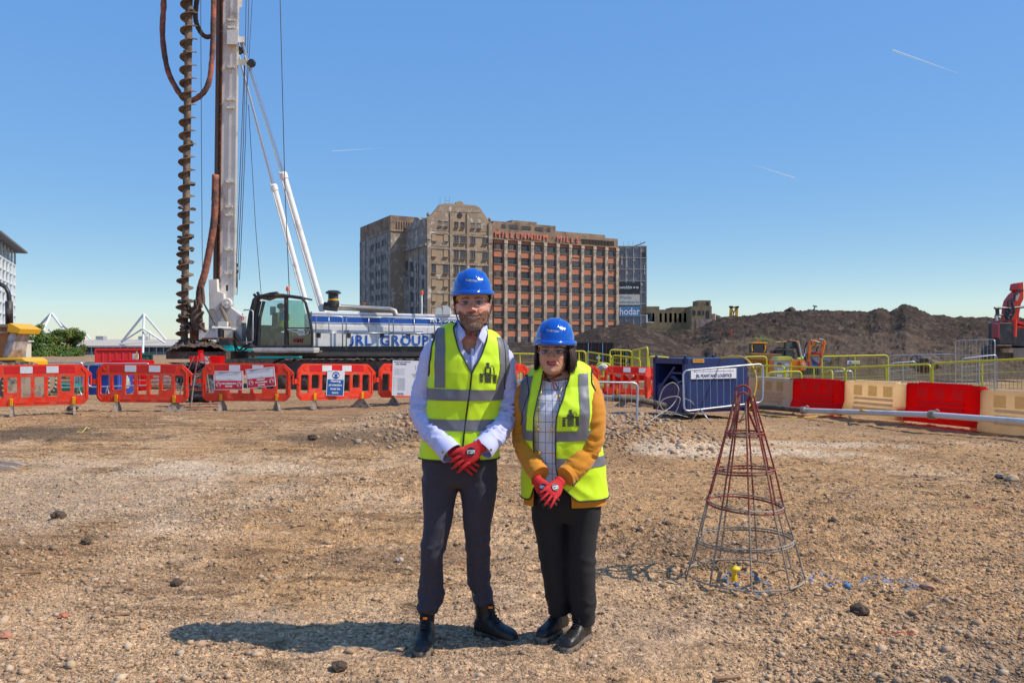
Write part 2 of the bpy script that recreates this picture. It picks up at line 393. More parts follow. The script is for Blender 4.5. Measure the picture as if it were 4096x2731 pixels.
def dens(x, y):
    n = fbm(x*.6, y*.45, 90., 4)
    k = n+.10*np.asarray(x > 1)+.18*((x > 1.2)&(y < 5.2))+.22*((x < -1.2)&(y < 9))+.5*((x > -3.2)&(x < 3.4)&(y > 11.4)&(y < 17))-.22*((x > -5)&(x < -.6)&(y > 9.5)&(y < 14))
    return RNG.random(len(x)) < np.clip(.44+k*1.4, .08, 1)
g1 = scatter('fine_gravel', 105000, wedge(3.1, 9), lambda x, y, n: (.0034+.0075*RNG.random(n)**3)*(.8+.05*y), stone_cols, GM, keep=dens, nv=1)
g2 = scatter('gravel', 15000, wedge(3.2, 19), lambda x, y, n: (.011+.016*RNG.random(n)**2.5)*(.8+.03*y), stone_cols, GM, keep=dens, nv=1)
def rub_keep(x, y):
    e = sst(11.0, 13.2, y)*(1-sst(15.8, 17.3, y))*sst(-3.3, -.8, x)*(1-sst(2.5, 3.8, x))
    return RNG.random(len(x)) < np.clip(e*1.3*(.75+.9*fbm(x*1.1, y*1.1, 77., 3)), 0, 1)
g3 = scatter('rubble', 11000, lambda n: (RNG.random(n)*8-3.8, 10.6+RNG.random(n)*6.8), lambda x, y, n: .018+.05*RNG.random(n)**3, stone_cols, GM, nv=1, flat=.75, sink=.3, keep=rub_keep)
g4 = scatter('coarse_gravel', 2600, wedge(3.3, 15), lambda x, y, n: (.013+.024*RNG.random(n)**3.5)*(.9+.02*y), stone_cols, GM, keep=dens, nv=1, flat=.7)
def crumb_cols(n, x, y): return ground_col(x, y)*(.45+.5*RNG.random((n, 1)))
def cdens(x, y): return RNG.random(len(x)) < np.clip(.3+fbm(x*1.3, y*2.2, 130., 4)*2.6, .0, 1)
g5 = scatter('soil_crumbs', 60000, wedge(3.2, 14), lambda x, y, n: (.003+.009*RNG.random(n)**3)*(.8+.05*y), crumb_cols, GM, keep=cdens, nv=1, flat=.7)
for o in (g1, g2, g3, g4, g5): o['kind'] = 'stuff'
# ------------------------------------------------------------ far buildings
class Wall:
    """a vertical wall through A in direction d (unit, xy); a=(px,py) on the photo -> (u, z) on it"""
    def __init__(s, A, d, parent=None):
        s.A = Vector((A[0], A[1], 0)); s.d = Vector((d[0], d[1], 0)).normalized(); s.n = Vector((s.d.y, -s.d.x, 0))
        s.M = Matrix.Translation(s.A) @ Matrix((s.d, -s.n, Vector((0, 0, 1)))).transposed().to_4x4()
    def uz(s, px, py):
        r = Vector(((px-2048)/F, 1, 0)); # A+u d = t r
        det = s.d.x*(-r.y)+r.x*s.d.y
        u = (-s.A.x*(-r.y)-r.x*s.A.y)/det; p = s.A+s.d*u
        return u, HC-(py-HOR)*p.y/F
def wob(m):
    return m
brickM = mat('orange_brick', (.54, .20, .11), rough=.9, var=.2, vs=.6, bump=.3, bs=6, dirt=(.2, .1, .07), damt=.3, ds=.25)
concM = mat('stone_pilaster', (.60, .46, .34), rough=.9, var=.15, vs=.5, dirt=(.24, .19, .15), damt=.5, ds=.35)
brownM = mat('brown_render', (.33, .215, .14), rough=.95, var=.15, vs=.4, dirt=(.13, .09, .07), damt=.4, ds=.25)
redM = mat('red_letter_paint', (.78, .20, .13), rough=.7, var=.2, vs=.8, dirt=(.5, .2, .15), damt=.2, ds=1)
paneM = mat('dusty_pane', (.30, .33, .37), rough=.35, var=.5, vs=.5, dirt=(.03, .035, .04), damt=.6, ds=.8)
darkM = mat('dark_opening', (.028, .03, .034), rough=.5, var=.4, vs=.5)
frameM = mat('window_frame_metal', (.17, .17, .17), rough=.6, var=.2, vs=1)
shutM = mat('brown_shutter', (.16, .11, .085), rough=.8, var=.2, vs=.7)
renderM = mat('peeling_white_render', (.66, .58, .50), rough=.95, var=.15, vs=.5, dirt=(.30, .22, .155), damt=.7, ds=.35)
renderD = mat('grey_peeling_render', (.58, .52, .48), rough=.95, var=.25, vs=.5, dirt=(.27, .23, .2), damt=.65, ds=.4)
tanM = mat('tan_infill', (.37, .26, .165), rough=.95, var=.15, vs=.5, dirt=(.48, .42, .35), damt=.12, ds=.4)
def box_u(mb, M, u0, u1, z0, z1, y0, y1):
    o = len(mb.v); vs = [M @ Vector(p) for p in ((u0, y0, z0), (u1, y0, z0), (u1, y1, z0), (u0, y1, z0), (u0, y0, z1), (u1, y0, z1), (u1, y1, z1), (u0, y1, z1))]
    mb.add(vs, [(0, 3, 2, 1), (4, 5, 6, 7), (0, 1, 5, 4), (1, 2, 6, 5), (2, 3, 7, 6), (3, 0, 4, 7)])
# local frame of a wall: x along, y INTO the building (so y<0 is proud), z up
I4 = Matrix.Identity(4)
D1 = Vector((.877, .48)).normalized(); D2 = Vector((-D1.y, D1.x))     # along fronts / going back to the left
# --- main mill
LW = 58.0
WM = Wall((-7.5, 300), D1)
mill = thing('mill_building', 'long brown mill with red rooftop lettering, orange brick panels and pale pilasters', 'building')
mill.matrix_world = WM.M
mb = MB(); box_u(mb, I4, 0, LW, 0, 41.3, .9, 32); box_u(mb, I4, 0, LW, 41.3, 45.0, .05, 32); box_u(mb, I4, 0, LW, 41.2, 41.55, -.5, .05); mb.build('wall', brownM, mill)
mb = MB(); box_u(mb, I4, 1.2, 29, 45.0, 48.4, 1.6, 14); box_u(mb, I4, 9.3, 20.6, 48.4, 49.3, 1.8, 13.5); mb.build('attic_storey', brownM, mill)
mb = MB(); box_u(mb, I4, 25, 55.2, 45.0, 47.0, 5, 26); mb.build('plant_room', brownM, mill)
for u0, u1 in ((5.0, 6.6), (8.2, 12.0), (13.9, 17.7), (19.6, 23.2), (25.1, 26.5)):
    mb = MB(); box_u(mb, I4, u0, u1, 45.9, 47.4, 1.52, 1.7); q = mb.build('attic_window', darkM, mill)
    mb = MB()
    for k in range(int((u1-u0)/.55)+1): box_u(mb, I4, u0+k*.55-.05, u0+k*.55+.05, 45.9, 47.4, 1.46, 1.52)
    box_u(mb, I4, u0, u1, 46.6, 46.7, 1.45, 1.5); mb.build('frame', frameM, q)
pit = LW/10
mb = MB(); box_u(mb, I4, -.62, .62, 0, 41.2, -.45, .9); box_u(mb, I4, -.75, .75, 39.9, 41.2, -.6, -.45); pm = mb.mesh('pilaster', concM)
mb2 = MB(); box_u(mb2, I4, -1.02, -.62, 0, 41.2, .0, .9); box_u(mb2, I4, .62, 1.02, 0, 41.2, .0, .9); jm = mb2.mesh('jamb', brownM)
for i in range(1, 11):
    q = obj('pilaster', pm, mill); q.location = (i*pit-.1-.35*(i == 10), 0, 0)
    q = obj('pilaster_return', jm, mill); q.location = q.location = (i*pit-.1-.35*(i == 10), 0, 0)
rows = [38.7, 33.5, 28.3, 23.1, 17.9, 13.0, 8.3, 3.4]; WHH = 1.32
def win_mesh(kind, seed):
    rg = random.Random(seed); mb = MB(); hw = 1.72
    mb.mi = 0; box_u(mb, I4, -hw, hw, -WHH, WHH, .42, .5)
    mb.mi = 1
    nx, nz = (8, 5) if kind == 0 else ((2, 2) if kind == 1 else (4, 2))
    for k in range(nx+1): x = -hw+2*hw*k/nx; box_u(mb, I4, x-.035, x+.035, -WHH, WHH, .32, .42)
    for k in range(nz+1): z = -WHH+2*WHH*k/nz; box_u(mb, I4, -hw, hw, z-.04, z+.04, .3, .32)
    mb.mi = 2
    if kind == 0:
        for a in range(nx):
            for b in range(nz):
                if rg.random() < (.36 if b > 1 else .5)-.15*(b == nz-1): x = -hw+2*hw*(a+.5)/nx; z = -WHH+2*WHH*(b+.5)/nz; box_u(mb, I4, x-.19, x+.19, z-.2, z+.2, .36, .40)
    elif kind == 2:
        for a in (-1.1, 1.1): box_u(mb, I4, a-.45, a+.45, -WHH*.5, WHH*.55, .36, .4)
    return mb.mesh('window', [paneM if kind == 0 else (darkM if kind == 1 else shutM), frameM, darkM])
wms = [win_mesh(0, k) for k in range(7)]+[win_mesh(1, 9), win_mesh(2, 10)]
mb = MB(); box_u(mb, I4, -1.9, 1.9, -.12, .0, -.02, .5); sillm = mb.mesh('sill', concM)
mb = MB(); box_u(mb, I4, -1.88, 1.88, 0, 1, .28, .9); panm = mb.mesh('brick_panel', brickM)
for i in range(10):
    uc = i*pit+pit/2-.1-(.2 if i == 9 else 0)
    if i == 0: uc += .1
    for r, z in enumerate(rows):
        if i == 9 and r == 1:
            mb = MB(); box_u(mb, I4, uc-.75, uc+.45, z-2.6, z+.9, .2, .3); mb.build('blocked_opening', shutM, mill)
        k = random.randrange(7)
        if i < 2: k = 8 if r in (0, 2, 4) else (7 if r in (1, 3, 6) else 0)
        if i == 2: k = 7 if r in (1, 3, 5, 6) else (0 if r > 4 else (8 if r == 4 else 7))
        if i == 6 and r == 0: k = 8
        q = obj('window', wms[k], mill); q.location = (uc, 0, z)
        if r == 6 or (i < 3 and r == 5): q.scale = (1, 1, .62)
        if i in (2, 6) and ((r == 1 and i == 2) or (r == 0 and i == 6)): q.scale = (1, 1, 1.35); q.location = (uc, 0, z-.4)
        s = obj('sill', sillm, q); s.location = (0, 0, -WHH)
        top = z-WHH-.14; bot = (rows[r+1]+WHH+.02) if r < 7 else 0
        q = obj('brick_panel', panm, mill); q.location = (uc, 0, bot); q.scale = (1, 1, top-bot)
    q = obj('brick_panel', panm, mill); q.location = (uc, 0, 40.05); q.scale = (1, 1, 1.1)
cw = {'I': .45, 'M': 1.45, 'N': 1.2, 'L': .92, 'S': .98, ' ': 1.15}
tot = sum(cw.get(c, 1.05) for c in 'MILLENNIUM MILLS'); u = .4; LM = {}
for c in 'MILLENNIUM MILLS':
    w_ = cw.get(c, 1.05)/tot*38.8
    if c != ' ':
        if c not in LM: LM[c] = text_mesh(c, 3.15, .0, .15, 'CENTER'); LM[c].name = 'rooftop_letter'; LM[c].materials.append(redM)
        q = obj('rooftop_letter', LM[c], mill); q.location = (u+w_/2, -.35, 43.15); q.rotation_euler = (PI/2, 0, 0)
    u += w_
mb = MB()
for k in range(22): u = 40.5+k*.73; box_u(mb, I4, u-.12, u+.12, 41.9, 43.7, -.22, .05)
box_u(mb, I4, 40.2, 56, 43.7, 43.85, -.25, .05); mb.build('vent_slats', mat('dark_slat', (.09, .07, .055), rough=.9), mill)
mb = MB(); mb.cyl((58.05, -.3, 0), (58.05, -.3, 41), .12, n=6); mb.build('downpipe', frameM, mill)
# --- scaffold wing with banners
WG = Wall((P(2474, 0, 330).x, 330), (1, .03))
wing = thing('wrapped_building', 'grey sheeted building wing with scaffold grid and three sign banners', 'building'); wing.matrix_world = WG.M
g_w = 11.8; top = 42.3
mb = MB(); box_u(mb, I4, 0, g_w, 0, top, .5, 28); mb.build('wall', mat('grey_block', (.2, .2, .21), rough=.9, var=.2, vs=.6), wing)
sheetM = mat('grey_sheeting', (.24, .24, .25), rough=.7, var=.3, vs=.9, bump=.8, bs=1.5)
gridM = mat('pale_scaffold', (.45, .41, .38), rough=.8, var=.2, vs=1)
cols_ = [0, 3.1, 6.2, 9.3, 11.6]; rz = [0]+[42.3-4.75*k for k in range(8, -1, -1)]; rz = sorted(set(rz))
for a in range(4):
    for b in range(len(rz)-1):
        mb = MB(); hsub = 4
        G = [[Vector((cols_[a]+.12+(cols_[a+1]-cols_[a]-.24)*i/6, .3+.18*random.random(), rz[b]+.12+(rz[b+1]-rz[b]-.24)*j/6)) for i in range(7)] for j in range(7)]
        mb.grid(G); mb.build('sheet_panel', sheetM, wing, smooth=True, fix=False)
for c in cols_:
    mb = MB(); box_u(mb, I4, c-.14, c+.14, 0, top+.1, -.1, .3); mb.build('scaffold_upright', gridM, wing)
for z in rz[1:]:
    mb = MB(); box_u(mb, I4, -.1, g_w, z-.12, z+.12, -.14, .25); mb.build('scaffold_ledger', gridM, wing)
for (u, z, w_, h_) in ((1.4, 36.4, .7, 3.6), (3.4, 35.8, .7, 4.2), (6.6, 36.8, .8, 1.2), (3.5, 31.4, .6, 1.8), (6.6, 32., .5, 1.2), (10.9, 32.6, .5, 4.), (9.6, 26.6, .9, 1.)):
    mb = MB(); box_u(mb, I4, u-w_/2, u+w_/2, z-h_/2, z+h_/2, .0, .28); mb.build('bare_patch', gridM, wing)
for (u, z) in ((9.3+.3, 40.6), (9.9, 15.2)):
    mb = MB(); box_u(mb, I4, u-.35, u+.35, z-.6, z+.4, .0, .28); mb.build('yellow_board', mat('yellow_board', (.6, .38, .1), rough=.8), wing)
mb = MB(); box_u(mb, I4, 10.0, 11.2, 37.6, 39.6, .0, .3); mb.build('window', darkM, wing)
def banner(u0, u1, z0, z1, m): 
    mb = MB(); box_u(mb, I4, u0, u1, z0, z1, -.3, -.16); return mb.build('banner', m, wing)
whiteP = mat('white_print', (.8, .8, .8), rough=.7, var=.05); 
b1 = banner(0, 8.8, 23.0, 27.2, mat('black_banner', (.03, .033, .04), rough=.7)); 
text('ownldn', 1.9, whiteP, b1, (-.1, -.34, 25.3), bold=.02, align='LEFT', sx=.95)
bx = MB(); box_u(bx, I4, 4.75, 5.5, 24.9, 25.65, -.36, -.31); bx.mi = 1; box_u(bx, I4, 4.95, 5.3, 25.1, 25.45, -.4, -.37); bx.mi = 0
bx.prism(rounded([(7.2, 24.85), (8.2, 24.85), (8.2, 25.6), (7.2, 25.6)], .2), -.36, -.31); bx.mi = 1; bx.prism([(7.55, 25.0), (7.95, 25.22), (7.55, 25.45)], -.4, -.37); bx.mi = 0
bx.prism([(5.95, 25.65), (6.2, 25.3), (5.95, 25.0), (6.5, 24.9), (6.85, 25.3), (6.8, 25.65), (6.5, 25.6), (6.35, 25.4)], -.36, -.31)
bx.build('icons', [whiteP, MATS['black_banner']], b1)
b2 = banner(0, 8.8, 18.1, 22.4, mat('cream_banner', (.62, .57, .48), rough=.8)); blueP = mat('blue_print', (.10, .22, .42), rough=.7)
text('Works', 1.75, blueP, b2, (.45, -.34, 21.2), align='LEFT', bold=.01); text('undertaken by', 1.5, blueP, b2, (8.6, -.34, 19.3), align='RIGHT', bold=.01)
b3 = banner(0, 8.8, 13.3, 17.5, mat('blue_banner', (.10, .23, .42), rough=.7)); text('hodar', 4.1, whiteP, b3, (.3, -.34, 15.3), align='LEFT', bold=.05, sx=.86)
mb = MB(); mb.tube([(6.8, 2, 42.6), (9, 2, 43.2), (11.5, 2, 44.3)], .25, 5); mb.tube([(7.5, 4, 42.4), (11.6, 4, 43)], .2, 5)
for u in (2.5, 4.6, 6.4, 9.6): mb.cyl((u, 2, 42.3), (u, 2, 44.6), .06, n=4)
mb.build('roof_debris', frameM, wing)
# --- central old mill with gable
WC = Wall((-30.3, 285), D1); cen = thing('gabled_mill', 'peeling cream mill with a stepped gable, blank tan panels and small dark windows', 'building'); cen.matrix_world = WC.M
def cu(zx, zy): return WC.uz(1440+.3827*zx, 780+.3827*zy)
LC = 26.0
outl = [(0, 0), (LC, 0)]+[cu(*p) for p in ((1378, 352), (1340, 262), (1250, 130), (1210, 110), (1085, 98), (1075, 75), (1040, 62), (1010, 75), (1000, 92), (890, 88), (835, 100), (735, 225), (705, 235))]
outl[-1] = (.0, outl[-1][1]); outl[2] = (LC, outl[2][1])
mb = MB(); mb.prism(outl, 0, 1.4); box_u(mb, I4, 0, LC, 0, 39, 1.4, 33.4); mb.build('wall', tanM, cen)
def strip(mb, zx0, zx1, zy0, zy1, y0=-.22, y1=0):
    u0, z1 = cu(zx0, zy0); u1, _ = cu(zx1, zy0); _, z0 = cu(zx0, zy1); box_u(mb, I4, u0, u1, max(z0, 0), z1, y0, y1)
for a, b, t in ((700, 740, 235), (935, 965, 180), (1112, 1138, 190), (1340, 1378, 352)):
    mb = MB(); strip(mb, a, b, t, 1500, -.4); mb.build('pilaster', renderM, cen)
for zy, h in ((378, 24), (535, 22), (690, 24), (850, 22), (1005, 22), (1155, 22), (1310, 22)):
    mb = MB(); u0, z1 = cu(700, zy); _, z0 = cu(700, zy+h)
    box_u(mb, I4, .05, LC-.02, z0, z1, -.25, 0); mb.build('string_course', renderM, cen)
for zy0, zy1, a, b in ((130, 335, 745, 930), (195, 345, 1125, 1335), (120, 170, 840, 1230), (480, 530, 745, 930), (830, 850, 745, 930)):
    mb = MB(); 
    if b == 1335: mb.prism([cu(1142, 190), cu(1250, 195), cu(1330, 345), cu(1330, 385), cu(1142, 385)], -.1, 0)
    elif zy0 == 130: mb.prism([cu(840, 172), cu(930, 180), cu(930, 378), cu(742, 372), cu(742, 250)], -.1, 0)
    elif zy0 == 120: mb.prism([cu(838, 106), cu(1205, 116), cu(1240, 135), cu(1265, 185), cu(1110, 185), cu(935, 175), cu(800, 172)], -.12, 0)
    else: strip(mb, a, b, zy0, zy1, -.1)
    mb.build('render_patch', renderM, cen)
mb = MB(); mb.lathe([(.0, 0), (1.0, .01), (1.0, .2), (.0, .25)], (0, 0, 0), 16, 'y')
q = mb.build('round_window', darkM, cen); uu, zz = cu(1042, 213); q.location = (uu, -.22, zz)
def window_obj(W, cen, M, uf, pts, wz, hz, m=darkM, name='window', proud=-.05):
    pass
mb = MB(); box_u(mb, I4, -.5, .5, -.5, .5, .02, .12); mb.mi = 1
for k in range(3): box_u(mb, I4, -.5+.5*k-.04, -.5+.5*k+.04, -.5, .5, -.03, .02)
for k in range(5): z = -.5+k/4; box_u(mb, I4, -.5, .5, z-.018, z+.018, -.02, .01)
wm1 = mb.mesh('window', [darkM, frameM])
mb = MB(); mb.box((0, -.18, -.5), (1.25, .4, .05)); mb.box((0, -.08, .512), (1.1, .14, .025)); ws1 = mb.mesh('surround', renderM)
mb = MB(); box_u(mb, I4, -.5, .5, -.5, .5, -.06, .1); blk = mb.mesh('blank_panel', tanM)
WL = Wall((-30.3+D2.x*33.4, 285+D2.y*33.4), (-D2.x, -D2.y))     # left face, u from far end to the corner
def put_win(parent, W, px, py, wpx, hpx, me, sur=True, y=0.0):
    u0, z0 = W.uz(px-wpx/2, py+hpx/2); u1, z1 = W.uz(px+wpx/2, py-hpx/2)
    _, zc = W.uz(px, py); d = F*0+ (W.A+W.d*((u0+u1)/2)).y; hz = hpx*d/F
    q = obj(me.name, me, parent); q.matrix_local = Matrix.Translation(((u0+u1)/2, -.12+y, zc)) @ Matrix.Diagonal((u1-u0, 1.6, hz, 1))
    if parent is None: q.matrix_world = W.M @ q.matrix_local
    if sur: obj('surround', ws1, q)
    return q
K = .3827
def cz(zx, zy): return 1440+K*zx, 780+K*zy
for zx in (837, 898, 1008, 1074, 1181, 1242): put_win(cen, WC, *cz(zx, 300+(zx-837)*.06), 38*K, 56*K, wm1)
for zy, h in ((457, 92), (620, 92), (778, 92), (930, 92), (1085, 92), (1230, 70)):
    for zx in (770, 895, 1008, 1074, 1182, 1305):
        yy = zy+(zx-1008)*.03; blank = (zx < 900 and zy < 700) or (zx < 900 and zy > 900)
        put_win(cen, WC, *cz(zx, yy-8*blank), 44*K, (80 if blank else h)*K, blk if blank else wm1)
# left face of the gabled mill
sub = thing('x', '', ''); bpy.data.objects.remove(sub)
Mrel = WC.M.inverted() @ WL.M
mb = MB(); 
def lz(zx, zy): return WL.uz(1440+K*zx, 780+K*zy)
LL = 33.4
box_u(mb, Mrel, 0, LL, 0, 37.6, -.1, .0); mb.build('side_wall', renderD, cen)
mb = MB(); mb.prism([(0, 37.6), (LL, 37.6), (LL, lz(700, 240)[1]), lz(640, 260), lz(610, 235), lz(575, 240), (lz(560, 280)[0], lz(560, 300)[1]), (0, lz(460, 360)[1])], -.35, .8, T=Mrel); mb.build('parapet', renderD, cen)
for (z0, h, pr) in ((36.9, .9, -.9), (44.2, .5, -.6)): mb = MB(); box_u(mb, Mrel, -.3, LL+.3, z0, z0+h, pr, -.1); mb.build('cornice', renderD, cen)
for t in (.02, .27, .52, .76, .97):
    mb = MB(); box_u(mb, Mrel, LL*t-.5, LL*t+.5, 0, 44, -.4, -.1); mb.build('pilaster', renderD, cen)
def put_rel(W, WR, parent, px, py, wpx, hpx, me, sur=False):
    u0, _ = W.uz(px-wpx/2, py); u1, _ = W.uz(px+wpx/2, py); _, zc = W.uz(px, py); d = (W.A+W.d*((u0+u1)/2)).y
    q = obj(me.name, me, parent); q.matrix_local = WR.inverted() @ W.M @ Matrix.Translation(((u0+u1)/2, -.22, zc)) @ Matrix.Diagonal((u1-u0, 1.2, hpx*d/F, 1))
    if sur: obj('surround', ws1, q)
for zx in (480, 497, 540, 556, 597, 613, 661, 681):
    for r in range(5):
        zy = (782 if r == 0 else 782+r*148)-(zx-661)*(-.27+.07*r)*1.0
        put_rel(WL, WC.M, cen, *cz(zx, zy), 13*K, 98*K, wm1)
    for zy in (430, 590): put_rel(WL, WC.M, cen, *cz(zx, zy-(zx-661)*.4), 13*K, 60*K, blk)
for zx, zy in ((716, 186), (1358, 238)):
    u, z = cu(zx, zy+16); mb = MB(); mb.lathe([(.35, -1.6), (.5, -1.2), (.25, -.9), (.6, -.3), (.62, .2), (.3, .7), (.05, 1.0)], (u, .3, z), 10); mb.build('finial', renderM, cen)
    mb = MB(); box_u(mb, I4, u-.8, u+.8, z-9, z-1.5, -.6, 1.0); mb.build('turret', renderM, cen)
mb = MB(); 
for zx in (872, 925, 970): u, z = cu(zx, 90); mb.cyl((u, 3, z-1), (u, 3, z+3.2), .05, n=4)
u0, z0 = cu(925, 75); u1, _ = cu(972, 75); mb.cyl((u0, 3, z0+1), (u1, 3, z0+1), .05, n=4); mb.cyl((u0, 3, z0), (u1, 3, z0), .05, n=4)
mb.build('roof_rail', frameM, cen)
mb = MB(); box_u(mb, Mrel, 2, LL-2, 37, 43, 2, 14); mb.prism([(6, 43), (20, 43), (18, 47), (10, 46)], 6, 9, T=Mrel); mb.build('roof_house', brownM, cen)
# --- tall grey tower on the left
WT = Wall((-45.5, 300), D1); WT2 = Wall((-45.5+D2.x*36, 300+D2.y*36), (-D2.x, -D2.y))
tow = thing('tower_mill', 'tall plain grey mill block with a brown brick top behind the gabled one', 'building'); tow.matrix_world = WT.M
mb = MB(); box_u(mb, I4, 0, 26, 0, 44.5, 0, 36); mb.build('wall', renderM, tow)
mb = MB(); box_u(mb, I4, -.12, 26, 44.5, 50.2, -.12, 36.1); mb.build('brick_top', brownM, tow)
mb = MB(); box_u(mb, I4, -.3, 26, 44.3, 44.9, -.35, 36); mb.build('cornice', renderM, tow)
Mr = WT.M.inverted() @ WT2.M
mb = MB(); box_u(mb, Mr, 0, 35.9, 0, 44.2, -.15, -.01); mb.build('side_wall', renderD, tow)
mb = MB()
for k in range(7): box_u(mb, I4, 2.2+k*1.0, 2.5+k*1.0, 45.2, 48, -.3, -.12)
mb.build('vent_slats', MATS['dark_slat'], tow)
for t in (.02, .2, .37, .55, .73, .92): mb = MB(); box_u(mb, Mr, 36*t-.35, 36*t+.35, 0, 44, -.5, -.15); mb.build('pilaster', renderD, tow)
for zx, s in ((112, .42), (138, .42), (174, .44), (204, .44), (243, .46), (275, .46)):
    for r, y0 in enumerate((490, 648, 796, 932, 1058, 1180)):
        zy = y0+(275-zx)*(.46-.07*r); put_rel(WT2, WT.M, tow, *cz(zx, zy), 20*K, (66-r*2)*K, wm1)
# --- link block with faded sign
WK = Wall(tuple(P(1563, 0, 306).xy), (-WT2.M.col[1].x*0+.80, -.6)); lk = thing('link_building', 'low grey link block with a faded painted sign between two mills', 'building')
A0 = P(1560, 0, 318); A1 = P(1622, 0, 300); WK = Wall(A0.xy, (A1-A0).xy); lk.matrix_world = WK.M; LK = (A1-A0).xy.length
mb = MB(); box_u(mb, I4, 0, LK, 0, 27.2, 0, 20); mb.build('wall', renderD, lk); mb = MB(); box_u(mb, I4, -.2, LK+.1, 26.9, 27.5, -.4, .1); mb.build('coping', renderD, lk)
q = text('SPILLERS', 3.0, mat('faded_paint', (.55, .55, .52), rough=.9, var=.3), lk, (LK*.52, -.1, 24.7), bold=.03, extrude=.05, sx=.62)
for zx in (345, 362, 382, 400, 430, 445):
    for r, y0 in enumerate((1000, 1120, 1225)): put_win(lk, WK, *cz(zx, y0-(zx-345)*.25), 12*K, 78*K, wm1, sur=False)
# --- low ruin
buffM = mat('buff_brick', (.30, .215, .12), rough=.95, var=.2, vs=.5, dirt=(.2, .14, .08), damt=.4, ds=.4)
paleR = mat('pale_ruin', (.46, .38, .32), rough=.95, var=.2, vs=.5, dirt=(.25, .16, .13), damt=.6, ds=.5)
def block(name, label, px0, px1, py, d, depth=14, m=buffM, z0=0):
    a = P(px0, py, d); b = P(px1, py, d); t = thing(name, label, 'building', (a.x, a.y, 0)); h = a.z; W_ = b.x-a.x
    return t, W_, h
t, W_, h = block('derelict_shed', 'long low buff brick shed with a row of empty windows', 2588, 2767, 1227, 262)
mb = MB(); box_u(mb, I4, 0, W_, 0, 9.0, .3, 12); box_u(mb, I4, 0, W_*.28, 12.0, h+.15, .3, 12); box_u(mb, I4, W_*.28, W_, 12.0, h-.9, .3, 12); box_u(mb, I4, W_*.57, W_, h-.9, h-.1, .6, 12)
mb.build('wall', buffM, t)
s2 = .3507
for k, zx in enumerate((300, 358, 415, 468, 525, 578, 635, 688, 742)):
    u = (2500+zx*s2-2588)/179*W_; mb = MB(); box_u(mb, I4, u+1.1-.0, u+3.5, 9, 12, .3, .9)
    mb.build('pier', buffM, t)
    mb = MB(); box_u(mb, I4, u-1.2, u+1.2, 9.1, 11.9, .5, .62); box_u(mb, I4, u-.06, u+.06, 9.1, 11.9, .4, .5); box_u(mb, I4, u-1.2, u+1.2, 10.6, 10.75, .4, .5); mb.build('window', [darkM if k % 2 else paneM], t)
for k in range(9):
    mb = MB(); box_u(mb, I4, .8+k*1.55, 1.7+k*1.55, 2.5, 5.0, .1, .32); mb.build('arch_opening', darkM if k > 3 else paleR, t)
mb = MB(); box_u(mb, I4, 0, W_, 0, 6.2, .16, .3); mb.build('plinth', paleR, t)
t, W_, h = block('derelict_tower', 'ruined square brick tower with gaping openings beside the low shed', 2766, 2847, 1224, 255)
mb = MB(); box_u(mb, I4, 0, W_, 0, h, 0, 10); mb.build('wall', buffM, t)
u0 = (2793-2766)/81*W_; mb = MB(); box_u(mb, I4, u0, W_-.2, h, h+1.85, .5, 8); mb.build('roof_room', buffM, t)
mb = MB(); box_u(mb, I4, u0+2.7, u0+3.5, h+.2, h+1.4, .4, .55); mb.build('window', darkM, t)
for (a, b, z0, z1) in ((.06, .2, h-2.9, h-1.4), (.3, .47, h-2.9, h-1.5), (.54, .62, h-2.9, h-1.5), (.7, .88, h-4.0, h-1.5), (.33, .42, 5.2, 6.4), (.56, .66, 4.9, 6.6), (.8, .88, 5.2, 6.6)):
    mb = MB(); box_u(mb, I4, W_*a, W_*b, z0, z1, -.05, .1); mb.build('opening', darkM, t)
mb = MB(); box_u(mb, I4, W_*.24, W_+.05, 0, h-4.2, -.15, 0); mb.build('render_base', paleR, t)
t, W_, h = block('ruined_frame', 'broken roofless wall ends and bent steel frame at the right of the ruin', 2848, 2900, 1262, 258)
for (a, b, z) in ((0, .25, h+.6), (.25, .35, h-1.6), (.45, .62, h), (.62, 1.0, h-4.5), (.78, .86, h-3.6)):
    mb = MB(); box_u(mb, I4, W_*a, W_*b, 0, z, .0, 2+2*a); mb.build('broken_wall', paleR, t)
mb = MB(); mb.beam((W_*.2, .5, h+.5), (W_*.95, .5, h-.9), .2, .25); mb.beam((W_*.95, .5, h-.9), (W_*.97, .5, h-6), .15, .15); mb.build('steel_frame', frameM, t)

# ------------------------------------------------------------ exhibition hall across the dock
steelW = mat('white_steel', (.78, .79, .80), rough=.5, var=.05)
hall = thing('exhibition_hall', 'long low hall with a beige roof across the dock under white masts', 'building', (0, 202, 0))
def LZ(px, d): return 1200+0
def q3(px, py, d): return P(px, py, d)-Vector((0, 202, 0))
rx0, rx1 = q3(250, 0, 202).x, q3(1000, 0, 202).x
mb = MB(); G = []
for (dd, py) in ((-1.5, 1381), (0, 1376), (5, 1368), (12, 1360), (20, 1357)): G.append([Vector((rx0, dd, HC-(py-HOR)*(202+dd)/F)), Vector((rx1, dd, HC-(py-HOR)*(202+dd)/F))])
G.append([Vector((rx0, 45, 1.5)), Vector((rx1, 45, 1.5))]); mb.grid(G); mb.build('roof', mat('beige_roof', (.47, .41, .35), rough=.8, var=.06), hall)
mb = MB(); mb.box(((rx0+rx1)/2, -1.4, 1.25), (rx1-rx0, .3, .35)); mb.build('fascia', mat('grey_fascia', (.5, .5, .51), rough=.6), hall)
mb = MB(); mb.box(((rx0+rx1)/2, 6, -2), (rx1-rx0, 10, 6)); mb.build('wall', mat('hall_wall', (.1, .11, .13), rough=.6), hall)
n_ = 26; ww = (rx1-rx0)/n_
